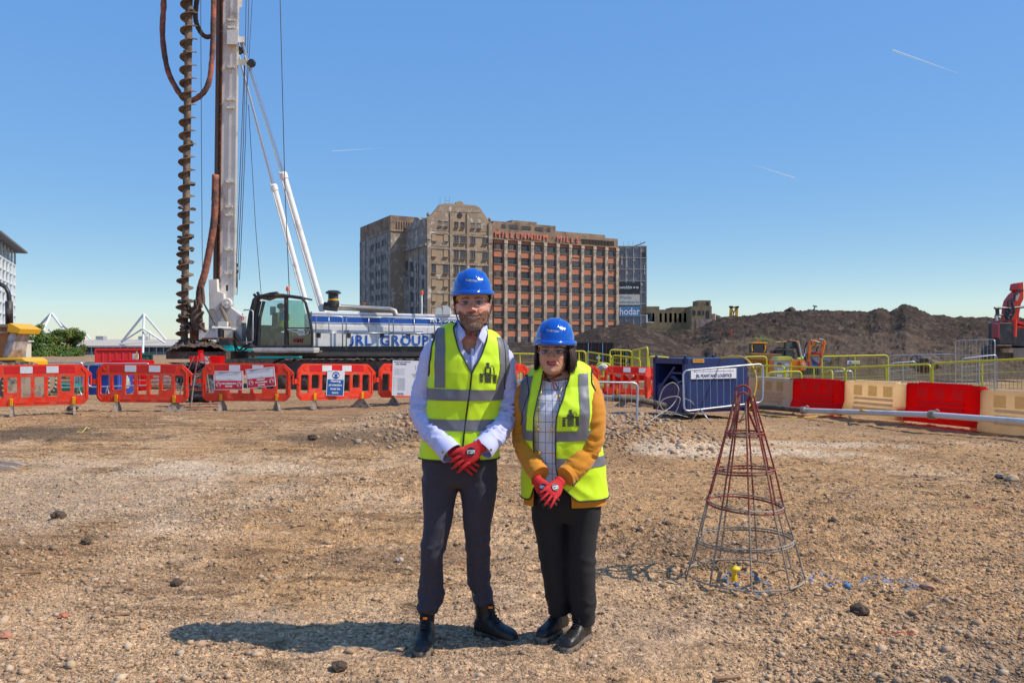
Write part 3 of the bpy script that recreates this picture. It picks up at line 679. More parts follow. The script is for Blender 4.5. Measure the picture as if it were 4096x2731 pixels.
mb = MB(); mb.box((0, 0, 0), (ww*.8, .1, 1.6)); wmh = mb.mesh('window', mat('blue_glazing', (.07, .10, .16), rough=.15))
mb = MB(); mb.box((0, 0, 0), (.16, .3, 4.4)); pmh = mb.mesh('column', steelW)
for k in range(n_):
    o = obj('window', wmh, hall); o.location = (rx0+ww*(k+.5), .9, .05); o = obj('column', pmh, hall); o.location = (rx0+ww*k, .2, -1)
mb = MB(); mb.box(((rx0+rx1)/2, -.6, -1.0), (rx1-rx0, 1.6, .15))
for k in range(2): mb.box(((rx0+rx1)/2, -1.3, -.6+.35*k), (rx1-rx0, .06, .06))
for k in range(80): mb.box((rx0+(rx1-rx0)*k/80, -1.3, -.6), (.05, .05, .9))
mb.build('balcony', mat('pale_rail', (.45, .46, .48), rough=.6), hall)
for px in (396, 562): o = thing('rooftop_unit', '', ''); bpy.data.objects.remove(o)
mb = MB(); mb.box(q3(405, 1351, 215), (2, 2, .9)); mb.box(q3(573, 1351, 215), (1.8, 2, .9)); mb.build('roof_unit', mat('grey_unit', (.35, .36, .38)), hall)
def mast(label, apex, legs, d=200, r=.24, extra=()):
    a = P(*apex, d); t = thing('roof_mast', label, 'mast', (a.x, a.y, 0)); o0 = Vector((a.x, a.y, 0))
    for (px, py, dd) in legs:
        mb = MB(); mb.cyl(a-o0, P(px, py, d+dd)-o0, r, n=8); mb.build('leg', steelW, t)
    for (p, q_, rr) in extra:
        mb = MB(); mb.cyl(P(*p[:2], d+p[2])-o0, P(*q_[:2], d+q_[2])-o0, rr, n=8); mb.build('brace', steelW, t)
g_ = 'white masts above the exhibition hall'
mast('tall white pyramid mast behind the two trees', (206, 1253), ((150, 1310, 14), (172, 1322, -4), (272, 1320, 14), (247, 1308, -4)), r=.3, extra=(((196, 1320, 5), (228, 1342, 0), .25),))
mast('tallest white pyramid mast right of the trees with a vertical pole', (576, 1256), ((486, 1369, 2), (662, 1357, 8), (571, 1412, -3)), r=.3, extra=(((572, 1314, -2), (486, 1369, 2), .2), ((572, 1314, -2), (660, 1372, 0), .22)))
mast('small distant white mast just right of the trees', (332, 1323), ((310, 1346, 0), (362, 1358, 0), (338, 1356, 10)), d=215, r=.2)
mast('small distant white mast behind the tallest one', (598, 1324), ((577, 1345, 0), (622, 1358, 0), (598, 1358, 6)), d=215, r=.16)
# tower at the left edge
WP = Wall((P(46, 0, 188).x+.42*34.8, 188-.91*34.8), (-.42, .91)); LP = 34.8
apt = thing('apartment_tower', 'white glazed tower with an overhanging grey roof at the left edge', 'building'); apt.matrix_world = WP.M
mb = MB(); box_u(mb, I4, 0, LP, -4, 23.4, .3, 12); mb.build('wall', mat('tower_core', (.5, .52, .54), rough=.4), apt)
nf = 9; nb = 7; glT = mat('tower_glass', (.25, .32, .36), rough=.12)
mb = MB(); box_u(mb, I4, -1.95, 1.95, -.85, .85, .12, .3); tw = mb.mesh('window', glT)
mb = MB(); box_u(mb, I4, -1.95, 1.95, -.04, .04, .05, .12); box_u(mb, I4, -.06, .06, -.85, .85, .05, .12); tf = mb.mesh('frame', steelW)
for k in range(nf):
    z = 21.6-k*2.38
    for c in range(nb):
        q = obj('window', tw, apt); q.location = (2.5+c*(LP/nb), 0, z); obj('frame', tf, q)
    mb = MB(); box_u(mb, I4, 0, LP, z-1.5, z-1.25, -.9, .3); mb.build('floor_slab', steelW, apt)
for c in range(nb+1): mb = MB(); box_u(mb, I4, c*LP/nb-.3, c*LP/nb+.1, -4, 23.4, -.9, -.5); mb.build('column', steelW, apt)
mb = MB(); box_u(mb, I4, -2, LP+2.6, 23.4, 23.8, -3.0, 13); mb.build('roof', mat('grey_roof', (.16, .15, .155), rough=.7), apt)
# trees
leafM = mat('foliage', (.09, .14, .03), rough=.7, var=.45, vs=1.2, attr='gcol', spec=.3); barkM = mat('bark', (.12, .09, .07), rough=.95)
def tree(label, px, d, base, hgt, rx, seed, name='tree'):
    c = P(px, 0, d); t = thing(name, label, 'tree', (c.x, d, base)); rg = np.random.default_rng(seed)
    mb = MB(); mb.tube([(0, 0, 0), (.1, 0, hgt*.3), (0, .1, hgt*.6)], [.28, .2, .08], 8)
    for k in range(9):
        a = k*2.4; z = hgt*(.2+.05*k); mb.tube([(0, 0, z), (math.cos(a)*rx*.4, math.sin(a)*rx*.4, z+hgt*.12), (math.cos(a)*rx*.75, math.sin(a)*rx*.75, z+hgt*.2)], [.1, .06, .02], 5)
    mb.build('trunk', barkM, t, smooth=True)
    nc = 70; cs = []
    while len(cs) < nc:
        p = rg.uniform(-1, 1, 3)
        if np.linalg.norm(p) < 1: cs.append(p*[rx*.82, rx*.82, hgt*.44]+[0, 0, hgt*.54])
    cs = np.array(cs); n = 15000; ci = rg.integers(0, nc, n); v = rg.normal(size=(n, 3)); v /= np.linalg.norm(v, axis=1)[:, None]
    rad = (rx*.27)*(.6+.5*rg.random(nc)); r_ = rad[ci]*(rg.random(n)**.35); pos = cs[ci]+v*r_[:, None]*[1, 1, .75]
    pos[:, 2] = np.maximum(pos[:, 2], .15)
    s = .05+.07*rg.random(n); a = rg.normal(size=(n, 3)); a /= np.linalg.norm(a, axis=1)[:, None]; b2 = np.cross(a, v); b2 /= np.linalg.norm(b2, axis=1)[:, None]+1e-6
    V = np.stack([pos-a*s[:, None], pos+b2*s[:, None]*.8, pos+a*s[:, None], pos-b2*s[:, None]*.8], 1).reshape(-1, 3)
    base_c = np.array([.105, .165, .030])*(.7+.6*rg.random((nc, 1))); base_c[:, 0] *= (.8+.6*rg.random(nc)); cc = base_c[ci]*(.8+.4*rg.random((n, 1)))
    o = obj('crown', fast_mesh('crown', V, np.arange(4*n).reshape(-1, 4), leafM, np.repeat(cc, 4, 0), smooth=False), t)
tree('round dark green tree nearest the cream cabin on the left', 158, 100, -.8, 4.9, 2.9, 1)
tree('round green tree with lighter lower boughs, right one of the pair', 275, 104, -.8, 4.5, 2.75, 2)
tree('low green bush growing in front of the tree pair', 225, 98, -.8, 2.0, 3.4, 3, 'bush')
# power lines
for k, (y0, y1) in enumerate(((1330, 1305), (1334, 1309))):
    pass
# contrails
ctM = mat('ice_trail', (.92, .94, .97), rough=1, var=.02); ctM.node_tree.nodes['Principled BSDF'].inputs['Alpha'].default_value = .42
for lab, a, b, r_ in (('long bright contrail high at the right of the sky', (3570, 202), (3850, 300), 7), ('short thin contrail low in the middle of the sky', (3010, 658), (3178, 712), 4), ('faint contrail fragment above the gabled mill', (1330, 605), (1540, 592), 2.5)):
    A_, B_ = P(*a, 6000), P(*b, 6200); t0 = A_.copy(); mb = MB(); N = 24
    pts = [(A_.lerp(B_, i/N)-t0) for i in range(N+1)]; rs = [max(.4, r_*(1-i/N)**.8) for i in range(N+1)]
    if 'low' in lab: rs = rs[::-1]
    mb.tube(pts, rs, 6); o = mb.build('contrail', ctM); o.location = t0; tag(o, lab, 'contrail')
# ------------------------------------------------------------ spoil heaps
heapM = mat('heap_soil', (.12, .09, .07), rough=.95, var=.3, vs=1.6, attr='gcol', spec=.15, bump=.6, bs=5, dirt=(.15, .105, .07), damt=.08, ds=2.2)
def heap(name, ridge, d_r, d_f, zf, prof, px0, px1, n=520, m=150, seed=0, amp=1., colf=None, colb=(.046, .031, .022)):
    px = np.linspace(px0, px1, n); t = np.linspace(0, 1, m); PX, T = np.meshgrid(px, t)
    D = d_f+(d_r-d_f)*T; X0 = (PX-2048)/F; 
    ry = interp(PX, ridge); zr = HC-(ry-HOR)*d_r/F
    edge = sst(px0, px0+.06*(px1-px0), PX)*(1-sst(px1-.06*(px1-px0), px1, PX)) if name == 'small' else 1
    h = interp(T, prof); Z = zf+(zr-zf)*h
    X = X0*D
    nz = fbm(X*.35+seed, D*.35, 3., 4)*.7*np.sin(T*PI)**.5 + fbm(X*1.5, D*1.5, seed+5., 3)*.24 + fbm(X*5, D*5, seed+8., 3)*.14
    Z = Z+nz*amp*np.clip(T*6, 0, 1)
    cb = np.array(colb); c = cb*(1+.0*PX[..., None]); c = np.broadcast_to(cb, PX.shape+(3,)).copy()
    lf = np.array([.088, .059, .040]); q = (1-sst(.42, .62, T+fbm(X*.2, D*.2, 4., 3)*.25))[..., None]; c = c*(1-q)+lf*q
    q = sst(.1, .5, fbm(X*.9, D*.9, 15., 4))[..., None]; c = c*(1-q*.5)+np.array([.12, .083, .057])*q*.5
    q = sst(.35, .6, fbm(X*4, D*4, 25., 2))[..., None]; c = c*(1-q*.35)+np.array([.22, .165, .12])*q*.35
    if colf: c = colf(X, D, PX, T, c)
    # back side
    Xb = X[-1:]*1.0+0; Zb = Z[-1:]-8; Db = D[-1:]+14
    X = np.vstack([X, Xb]); D = np.vstack([D, Db]); Z = np.vstack([Z, Zb]); c = np.concatenate([c, c[-1:]])
    H, W = X.shape; i, j = np.meshgrid(np.arange(H-1), np.arange(W-1), indexing='ij')
    Fc = np.stack([i*W+j, i*W+j+1, (i+1)*W+j+1, (i+1)*W+j], -1).reshape(-1, 4)
    me = fast_mesh(name, np.stack([X, D, Z], -1).reshape(-1, 3), Fc, heapM, c.reshape(-1, 3)); return obj(name, me)
RG_ = [(2250, 1400), (2520, 1345), (2610, 1330), (2740, 1320), (2805, 1313), (2850, 1284), (2914, 1269), (2984, 1264), (3061, 1255), (3166, 1250), (3229, 1243), (3300, 1246), (3366, 1245), (3474, 1250), (3500, 1238), (3515, 1233), (3540, 1238), (3560, 1246), (3590, 1232), (3610, 1219), (3623, 1214), (3640, 1220), (3677, 1241), (3739, 1264), (3822, 1268), (3979, 1272), (4300, 1282), (4900, 1300), (5200, 1390)]
def hc(X, D, PX, T, c):
    q = (sst(.2, .5, fbm(X*.8, D*.8, 33., 3))*np.exp(-((T-.5)/.09)**2)*np.clip(np.exp(-((PX-3050)/45)**2)+.7*np.exp(-((PX-2760)/90)**2), 0, 1))[..., None]*1.3
    q = np.clip(q, 0, 1); return c*(1-q)+np.array([.12, .15, .04])*q
o = heap('spoil_heap', RG_, 88, 38, -.2, [(0, 0), (.25, .22), (.45, .42), (.55, .47), (.75, .72), (.92, .95), (1, 1)], 2230, 5200, n=900, m=190, colf=hc)
tag(o, kind='structure')
R2 = [(1900, 1392), (1990, 1376), (2080, 1368), (2230, 1372), (2296, 1345), (2361, 1318), (2399, 1308), (2437, 1311), (2480, 1296), (2514, 1289), (2540, 1297), (2567, 1310), (2640, 1330), (2720, 1372), (2800, 1400)]
o = heap('dark_soil_heap', R2, 58, 40, -.2, [(0, 0), (.4, .3), (.7, .68), (.9, .96), (1, 1)], 1880, 2800, n=330, m=90, seed=9, amp=.42)
tag(o, kind='structure')
# clods and a bush on the ridge
def lump(name, label, cat, loc, r, m, seed=0, sz=.8, group=None, nv=3):
    bm = bmesh.new(); bmesh.ops.create_icosphere(bm, subdivisions=nv, radius=r)
    for v in bm.verts:
        v.co *= 1+.38*mnoise.noise(v.co*(1.6/r)+Vector((seed, 0, 0)))+.14*mnoise.noise(v.co*(5/r)); v.co.z *= sz
    me = bpy.data.meshes.new(name); bm.to_mesh(me); bm.free(); me.materials.append(m)
    o = obj(name, me); o.location = loc; return tag(o, label, cat, group)
clodM = mat('dark_clod', (.085, .055, .036), rough=.95, var=.3, vs=9, bump=.5, bs=30)
lump('clod', 'big dark clod perched on the skyline of the spoil heap', 'soil clod', P(3162, 1250, 86), .62, clodM, 3, .9)
mb = MB(); mb.cyl((0, 0, -.2), (.28, 0, .75), .07, n=6); mb.beam((.05, 0, .78), (.5, 0, .7), .14, .14); o = mb.build('steel_post', mat('grey_steel', (.2, .22, .24), rough=.6)); o.location = P(3250, 1252, 87); tag(o, 'leaning grey post sticking out of the heap skyline', 'post')
mb = MB(); mb.tube([(0, 0, 0), (.01, 0, .2), (-.01, 0, .38)], .055, 6); o = mb.build('marker_stake', mat('orange_paint', (.8, .06, .03), rough=.6)); o.location = P(2925, 1337, 62); tag(o, 'short fluorescent orange stake standing in the slope', 'stake')

# ------------------------------------------------------------ plastic barriers
redP = mat('red_plastic', (.80, .038, .008), rough=.42, var=.14, vs=3, dirt=(.52, .13, .08), damt=.32, ds=7, bump=.05, bs=30, spec=.45)
redT = mat('red_reflective', (.62, .012, .015), rough=.3, var=.08)
whiT = mat('white_reflective', (.66, .68, .70), rough=.35, var=.1, vs=20, dirt=(.5, .5, .5), damt=.2)
yelP = mat('yellow_plastic', (.85, .42, .01), rough=.45, var=.08)
rubM = mat('black_rubber', (.07, .062, .058), rough=.75, var=.3, vs=9, dirt=(.34, .27, .21), damt=.6, ds=6)
def barrier_meshes():
    # frame outline 2.0 m x 0.84 m, lies in xz, y thickness .05, foot at z=0
    W0, H0, Z0 = 1.92, .80, .20
    out = [(.0, Z0+.10), (.09, Z0), (W0-.12, Z0), (W0-.02, Z0+.10), (W0-.02, Z0+.55), (W0+.07, Z0+.58), (W0+.02, Z0+.64), (W0-.16, Z0+H0), (.13, Z0+H0), (.0, Z0+.66)]
    out = rounded(out, .035, 3)
    bm = bmesh.new(); vo = [bm.verts.new((x, 0, z)) for x, z in out]; edges = [bm.edges.new((vo[i], vo[(i+1) % len(vo)])) for i in range(len(vo))]
    nslot = 7; xs0 = .10; wslot = .185; gap = (W0-.2-nslot*wslot)/(nslot-1)
    for k in range(nslot):
        x0 = xs0+k*(wslot+gap)-.02; x1 = x0+wslot; z0 = Z0+.17+(.09 if k in (1, 5) else 0); z1 = Z0+.56
        h = rounded([(x0, z0), (x1, z0), (x1, z1), (x0, z1)], .03, 3); vh = [bm.verts.new((x, 0, z)) for x, z in h]
        edges += [bm.edges.new((vh[i], vh[(i+1) % len(vh)])) for i in range(len(vh))]
    bmesh.ops.triangle_fill(bm, use_beauty=True, edges=edges)
    # drop faces that fell inside the slots
    def inslot(c):
        for k in range(nslot):
            x0 = xs0+k*(wslot+gap)-.02
            if x0 < c.x < x0+wslot and Z0+.17+(.09 if k in (1, 5) else 0) < c.z < Z0+.56: return True
        return False
    bmesh.ops.delete(bm, geom=[f for f in bm.faces if inslot(f.calc_center_median())], context='FACES')
    me = bpy.data.meshes.new('frame'); bm.to_mesh(me); bm.free(); me.materials.append(redP)
    o = obj('frame', me); sm = o.modifiers.new('s', 'SOLIDIFY'); sm.thickness = .055; sm.offset = 0
    bv = o.modifiers.new('b', 'BEVEL'); bv.width = .011; bv.segments = 2; bv.angle_limit = R(50); bv.limit_method = 'ANGLE'
    bake(o); fr = o.data; bpy.data.objects.remove(o)
    mb = MB()   # raised ribs, hinge eye, hook
    mb.tube([(.035, -.03, Z0+.14), (.035, -.03, Z0+.62), (.13, -.03, Z0+.735)], .010, 6); mb.tube([(.035, -.03, Z0+.13), (.11, -.03, Z0+.05)], .010, 6)
    mb.tube([(W0-.055, -.03, Z0+.14), (W0-.055, -.03, Z0+.62), (W0-.15, -.03, Z0+.735)], .010, 6); mb.tube([(W0-.055, -.03, Z0+.13), (W0-.13, -.03, Z0+.05)], .010, 6)
    for z in (Z0+.25, Z0+.37, Z0+.49): mb.lathe([(.018, -.04), (.02, -.02)], (.03, 0, z), 10, 'y'); mb.lathe([(.018, -.04), (.02, -.02)], (W0-.05, 0, z), 10, 'y')
    mb.lathe([(.042, -.034), (.052, -.036), (.052, -.02)], (.19, 0, Z0+.705), 16, 'y')
    for k in range(3): mb.box((.55+.45*k, -.03, Z0+.07), (.3, .01, .035))
    for x in (.36, .47, 1.56, 1.67): mb.box((x, -.03, Z0+.06), (.018, .03, .11))
    rib = mb.mesh('moulding', redP, 40)
    mb = MB(); mb.box((-.06, 0, Z0+.42), (.12, .035, .09)); mb.box((-.05, -.015, Z0+.42), (.05, .05, .10)); hk = mb.mesh('hook', redP); mb = MB(); mb.tube([(W0+.035, 0, Z0+.56), (W0+.035, 0, Z0+.36)], [.02, .014], 8); pn = mb.mesh('hinge_pin', redP)
    mb = MB(); mb.box((W0/2, -.0295, Z0+.70), (1.36, .004, .135)); rb = mb.mesh('reflective_band', redT)
    mb = MB(); mb.box((0, -.0325, Z0+.70), (.235, .004, .133)); wp = mb.mesh('white_patch', whiT)
    mb = MB(); mb.box((0, -.012, Z0+.08), (.062, .07, .15))
    for k in range(6): mb.box((0, -.05, Z0+.02+k*.024), (.058, .008, .012))
    yp = mb.mesh('foot_clamp', yelP)
    mb = MB(); mb.prism([(-.20, 0), (.24, 0), (.24, .03), (.05, .22), (-.04, .22), (-.20, .03)], -.026, .026, T=Matrix.Rotation(PI/2, 4, 'Z')); ft = mb.mesh('foot', rubM)
    return fr, rib, rb, wp, yp, ft, hk, pn
BM = barrier_meshes()
def barrier(label, a, b, foot=(0, 0), group='red plastic barriers linked in a row'):
    """from point a to point b on the ground (ends of the frame)"""
    a = Vector(a); b = Vector(b); d = b-a; L = 1.98; t = thing('barrier', label, 'barrier', a, math.atan2(d.y, d.x), group)
    pitch = math.atan2(d.z, math.hypot(d.x, d.y)); t.rotation_euler = (0, -pitch, math.atan2(d.y, d.x)); t.scale = (d.length/L,)*1+(1, 1)
    fr, rib, rb, wp, yp, ft, hk, pn = BM; obj('hook', hk, t); obj('hinge_pin', pn, t)
    obj('frame', fr, t); obj('moulding', rib, t); obj('reflective_band', rb, t)
    for x in (.70, 1.20): o = obj('white_patch', wp, t); o.location = (x, 0, 0)
    for k, x in enumerate((.415, 1.615)):
        obj('foot_clamp', yp, t).location = (x, 0, 0)
        f = obj('foot', ft, t); f.location = (x, 0, 0); f.rotation_euler = (0, 0, foot[k]*(.5 if abs(foot[k]) < .5 else 1))
    return t
def GP(px, d, dz=0.): v = P(px, 0, d); return Vector((v.x, d, float(ground_z(v.x, d))+dz))
B = [('leftmost barrier in the row, cut by the left edge in front of big tyres', (-42, 15.3), (370, 16.0), (.1, .25)),
     ('second barrier from the left, in front of the blue sheet', (387, 16.5), (768, 16.6), (.15, -1.1)),
     ('barrier carrying the no-person and permit-to-work signs', (808, 17.0), (1176, 17.1), (-.3, .5)),
     ('barrier carrying the blue hearing protection sign', (1186, 17.3), (1500, 18.6), (-.7, .8)),
     ('barrier behind the tall white piling poster beside the man', (1512, 18.7), (1800, 20.0), (.1, .2)),
     ('barrier between the two people, its right end showing', (1812, 20.2), (2118, 21.8), (.2, .2)),
     ('barrier seen over the shoulder of the woman', (2130, 22.0), (2400, 22.8), (.2, .9)),
     ('rightmost barrier of the row, behind the grey pedestrian fence', (2414, 22.6), (2660, 22.8), (.3, -1.0))]
BT = []
for lab, (p0, d0), (p1, d1), ft in B: BT.append(barrier(lab, GP(p0, d0), GP(p1, d1), ft))
barrier('red barrier seen edge-on against the left side of the blue unit', GP(2600, 22.4), GP(2585, 20.5), (.3, .3), 'red plastic barriers linked in a row')
# signs tied on
paperM = mat('white_board', (.80, .80, .82), rough=.4, var=.04, vs=3)
signR = mat('sign_red', (.62, .01, .035), rough=.4, var=.04); signB = mat('sign_blue', (.012, .10, .36), rough=.4, var=.04); inkM = mat('black_ink', (.03, .03, .035), rough=.5); greyI = mat('grey_print', (.45, .46, .5), rough=.5); navyI = mat('navy_ink', (.02, .04, .2), rough=.5)
def sign(name, label, px, py, d, w_, h_, roll=0, rz=0, lean=0.):
    t = thing(name, label, 'sign', P(px, py, d)); t.rotation_euler = (lean, roll, rz)
    mb = MB(); mb.box((0, 0, 0), (w_, .008, h_)); mb.build('board', paperM, t); return t
def prohibit(t, x, z, r=.05):
    mb = MB(); mb.lathe([(r, -.0075), (r, -.005)], (x, 0, z), 24, 'y'); mb.mi = 1; mb.tube([(x+math.cos(a)*r*.82, -.0085, z+math.sin(a)*r*.82) for a in [2*PI*k/20 for k in range(20)]], r*.1, 5, closed=True)
    mb.tube([(x-r*.5, -.009, z+r*.5), (x+r*.5, -.009, z-r*.5)], r*.09, 5); mb.mi = 2; mb.lathe([(r*.2, -.0085), (r*.2, -.0075)], (x-.002, 0, z+r*.32), 10, 'y'); mb.box((x, -.008, z-.1*r), (r*.5, .002, r*.62)); mb.box((x+r*.15, -.008, z-.5*r), (r*.5, .002, r*.3))
    mb.build('no_entry_symbol', [paperM, signR, inkM], t)
def permit(label, px, py, d, w_, h_, roll, lines, sz, rz=.0):
    t = sign('safety_sign', label, px, py, d, w_, h_, roll, rz)
    mb = MB(); mb.box((0, -.0045, -h_*.24), (w_*.94, .003, h_*.45))
    for s in (-1, 1): mb.box((s*w_*.468, -.0045, h_*.0), (.006, .003, h_*.93))
    mb.box((0, -.0045, h_*.455), (w_*.94, .003, .008)); mb.build('red_field', signR, t)
    mb = MB()
    for k, z in enumerate((.40, .345, .29, .04)): mb.box((-.02*k, -.005, h_*z), (w_*.8, .002, .0035))
    mb.build('ruled_lines', greyI, t)
    for k, (x, z, s) in enumerate(((-w_*.34, .42, 'Company JRL Plant'), (-w_*.34, .365, 'Contact'), (.13, .40, 'Phone'), (-.0, .055, 'Date'))): text(s, .022, inkM, t, (x, -.0055, h_*z), extrude=.0005, align='LEFT')
    prohibit(t, -w_*.36, -h_*.22, .055*w_/.6); prohibit(t, w_*.36, -h_*.22, .055*w_/.6)
    for k, s in enumerate(lines): text(s, sz, whiteP, t, (0, -.0065, -h_*.24+(len(lines)/2-.5-k)*sz*1.12), bold=.0022, extrude=.0008, sx=1.08)
    for x, z in ((-w_*.47, h_*.47), (w_*.47, h_*.47), (-w_*.47, -h_*.47), (w_*.47, -h_*.47)):
        mb = MB(); mb.tube([(x, -.006, z), (x*1.03, .03, z*1.04)], .0025, 4); mb.build('cable_tie', inkM, t)
permit('white and red no-person zone notice tied to the barrier', 915, 1521, 16.93, .61, .40, 0, ('NO-PERSON', 'ZONE'), .050)
permit('tilted white and red permit-to-work notice tied to the barrier', 1043, 1510, 16.95, .61, .41, -.10, ('PERMIT', 'TO WORK', 'ZONE'), .050)
t = sign('safety_sign', 'blue and white hearing protection notice on the barrier', 1342, 1532, 17.80, .385, .56, .05, .38, -.0)
mb = MB(); mb.box((0, -.0045, -.095), (.355, .003, .35)); mb.build('blue_field', signB, t)
for k, s in enumerate(('Hearing', 'protection', 'must be', 'worn')): text(s, .068, whiteP, t, (0, -.0065, .045-k*.085), bold=.0022, extrude=.0008)
mb = MB(); mb.lathe([(.082, -.006), (.082, -.0045)], (0, 0, .175), 28, 'y'); mb.mi = 1; mb.lathe([(.05, -.0075), (.05, -.006)], (0, 0, .18), 20, 'y')
for s in (-1, 1): mb.box((s*.052, -.007, .165), (.026, .003, .05))
mb.mi = 0; mb.lathe([(.036, -.009), (.036, -.0075)], (0, 0, .178), 16, 'y'); mb.box((0, -.0085, .15), (.04, .002, .03)); mb.build('ear_defender_symbol', [signB, paperM], t)
text('JRL GROUP', .02, navyI, t, (-.13, -.0055, .258), extrude=.0005)
t = sign('notice_board', 'tall white piling guidelines poster fixed to the barrier beside the man', 1625, 1512, 18.72, .65, .82, .03, .25)
text('BEST PRACTICE GUIDELINES', .03, navyI, t, (-.29, -.006, .375), bold=.0008, extrude=.0006, align='LEFT'); text('CFA PILING', .05, navyI, t, (-.26, -.006, .325), bold=.0018, extrude=.0006, align='LEFT')
mb = MB()
for k in range(7): mb.box((-.17, -.0055, .22-k*.024), (.22, .002, .0025))
for k in range(22): mb.box((-.12+.012*(k % 3), -.0055, .0-k*.0135), (.17, .002, .003))
for k in range(5): mb.box((-.27, -.0055, .0-k*.055), (.06, .002, .004))
for z0, z1 in ((.076, .222), (-.30, .01)):
    for x in (-.285, -.21, -.05): mb.box((x, -.0055, (z0+z1)/2), (.0025, .002, z1-z0))
mb.build('printed_table', greyI, t)
mb = MB(); mb.mi = 0; mb.prism([(.12, .10), (.33, .12), (.33, -.05), (.20, 0)], -.006, -.0045); mb.prism([(.2, .3), (.215, .31), (.23, .2), (.21, .2)], -.006, -.0045); mb.prism([(.16, -.14), (.33, -.12), (.33, -.3), (.18, -.22)], -.006, -.0045); mb.build('drawing', greyI, t)
text('PLAN SAFE', .028, navyI, t, (-.2, -.006, -.355), bold=.001, extrude=.0006, align='LEFT'); text('WORK SAFE', .028, navyI, t, (-.2, -.006, -.385), bold=.001, extrude=.0006, align='LEFT')

# ------------------------------------------------------------ water filled barriers
creamP = mat('cream_plastic', (.74, .60, .42), rough=.5, var=.1, vs=4, dirt=(.45, .33, .2), damt=.3, ds=2.5, bump=.1, bs=30); creamY = mat('yellowed_plastic', (.66, .48, .22), rough=.5, var=.15, vs=8)
redW = mat('red_water_plastic', (.78, .012, .012), rough=.42, var=.1, vs=4, dirt=(.6, .08, .07), damt=.2, ds=3)
def translucent(m, amt, col):
    n = m.node_tree.nodes; L = m.node_tree.links; b = n['Principled BSDF']; t = n.new('ShaderNodeBsdfTranslucent'); t.inputs[0].default_value = (*col, 1); x = n.new('ShaderNodeMixShader'); x.inputs[0].default_value = amt; L.new(b.outputs[0], x.inputs[1]); L.new(t.outputs[0], x.inputs[2]); L.new(x.outputs[0], n['Material Output'].inputs[0])
translucent(redW, .6, (.95, .03, .02)); translucent(creamP, .62, (.97, .86, .66)); translucent(creamY, .5, (.95, .75, .35))
def water_barrier_mesh(m, m2):
    L, H = 1.70, .80; mb = MB()
    # profile across y : wide foot, narrow top
    G = []; prof = [(-.20, 0), (-.20, .12), (-.12, .30), (-.105, .74), (-.075, H), (.075, H), (.105, .74), (.12, .30), (.20, .12), (.20, 0)]
    for x, s in ((0, 1), (L, 1)): G.append([Vector((x, y, z)) for y, z in prof])
    mb.grid(G, cv=True); mb.add(G[0], [tuple(range(len(prof)))]); mb.add(G[1], [tuple(range(len(prof)-1, -1, -1))])
    mb.box((-.10, 0, .12), (.24, .22, .24)); mb.box((.25+.6, 0, H+.012), (1.15, .13, .03)); mb.box((L+.02, 0, .55), (.08, .12, .42))
    for k in range(3): z = .42-k*.11; mb.box((.85, -.128-.02*k, z), (1.06, .035, .055), rx=-.18)
    o = mb.mesh('shell', m, fix=True)
    mb = MB(); mb.mi = 0
    mb.add([(-.11, -.124, .50), (.11, -.124, .50), (.11, -.116, .70), (-.11, -.116, .70), (-.125, -.119, .485), (.125, -.119, .485), (.125, -.110, .715), (-.125, -.110, .715)], [(0, 1, 2, 3), (4, 5, 1, 0), (5, 6, 2, 1), (6, 7, 3, 2), (7, 4, 0, 3)])
    pk = mb.mesh('pocket', m2); return o, pk
WBM = {'c': water_barrier_mesh(creamP, creamY), 'r': water_barrier_mesh(redW, redW)}
us = [.2997-.0500, .2997, .3553, .4216, .4984, .5906]; c_ = 22.0
def wpt(t): tt = t; return Vector((c_*(.2997+.0297*tt), c_*(1-.0728*tt), 0))
labs = {-1: ('r', 'red water barrier mostly hidden behind the blue unit'), 0: ('c', 'cream water barrier just right of the blue unit, behind the yellow hose'), 1: ('r', 'red water barrier second along from the blue unit'), 2: ('c', 'cream water barrier between the two red ones'), 3: ('r', 'large red water barrier in front of the yellow fencing, nearest red one'), 4: ('c', 'cream water barrier cut by the right edge'), 5: ('r', 'red water barrier beyond the right edge')}
for k, (m_, lab) in labs.items():
    if k == 5: continue
    a = wpt(k); b = wpt(k+1); d = b-a; z = -.13+.02*k
    t = thing('water_barrier', lab, 'water barrier', (a.x, a.y, min(z, float(ground_z(a.x, a.y))+.03) if k > 3 else z), math.atan2(d.y, d.x), 'red and cream water barriers in a line')
    t.scale = (d.length/1.72, 1, 1)
    sh, pk = WBM[m_]; obj('shell', sh, t)
    for i in range(3):
        q = obj('pocket', pk, t); q.location = (.40+i*.42, 0, 0)

# ------------------------------------------------------------ pipes and hoses
pvc = mat('grey_pipe', (.62, .60, .57), rough=.5, var=.08, dirt=(.4, .33, .26), damt=.25, ds=3); hoseM = mat('black_hose', (.06, .052, .045), rough=.7, var=.2, dirt=(.25, .19, .13), damt=.3, ds=5)
yhM = mat('yellow_hose', (.66, .42, .06), rough=.5, var=.15); clampM = mat('clamp_metal', (.45, .42, .36), rough=.45, metal=.7, var=.2, dirt=(.3, .22, .14), damt=.4, ds=8)
def gp(px, py, h=.0):
    d = 3200*(HC-h)/(py-HOR); 
    for _ in range(4): v = P(px, 0, d); d = F*(HC-h-float(ground_z(v.x, d)))/(py-HOR)
    v = P(px, 0, d); return Vector((v.x, d, float(ground_z(v.x, d))+h))
A_ = Vector((P(3215, 0, 18.6).x, 18.6, -.02)); B_ = Vector((P(3730, 0, 15.6).x, 15.6, .0)); C_ = Vector((P(4250, 0, 13.4).x, 13.4, .0))
def zat(v, py): v.z = HC-(py-HOR)*v.y/F; return v
zat(A_, 1641); zat(B_, 1659); zat(C_, 1697)
t = thing('drain_pipe', 'long pale grey plastic pipe lying in front of the water barriers', 'pipe', A_)
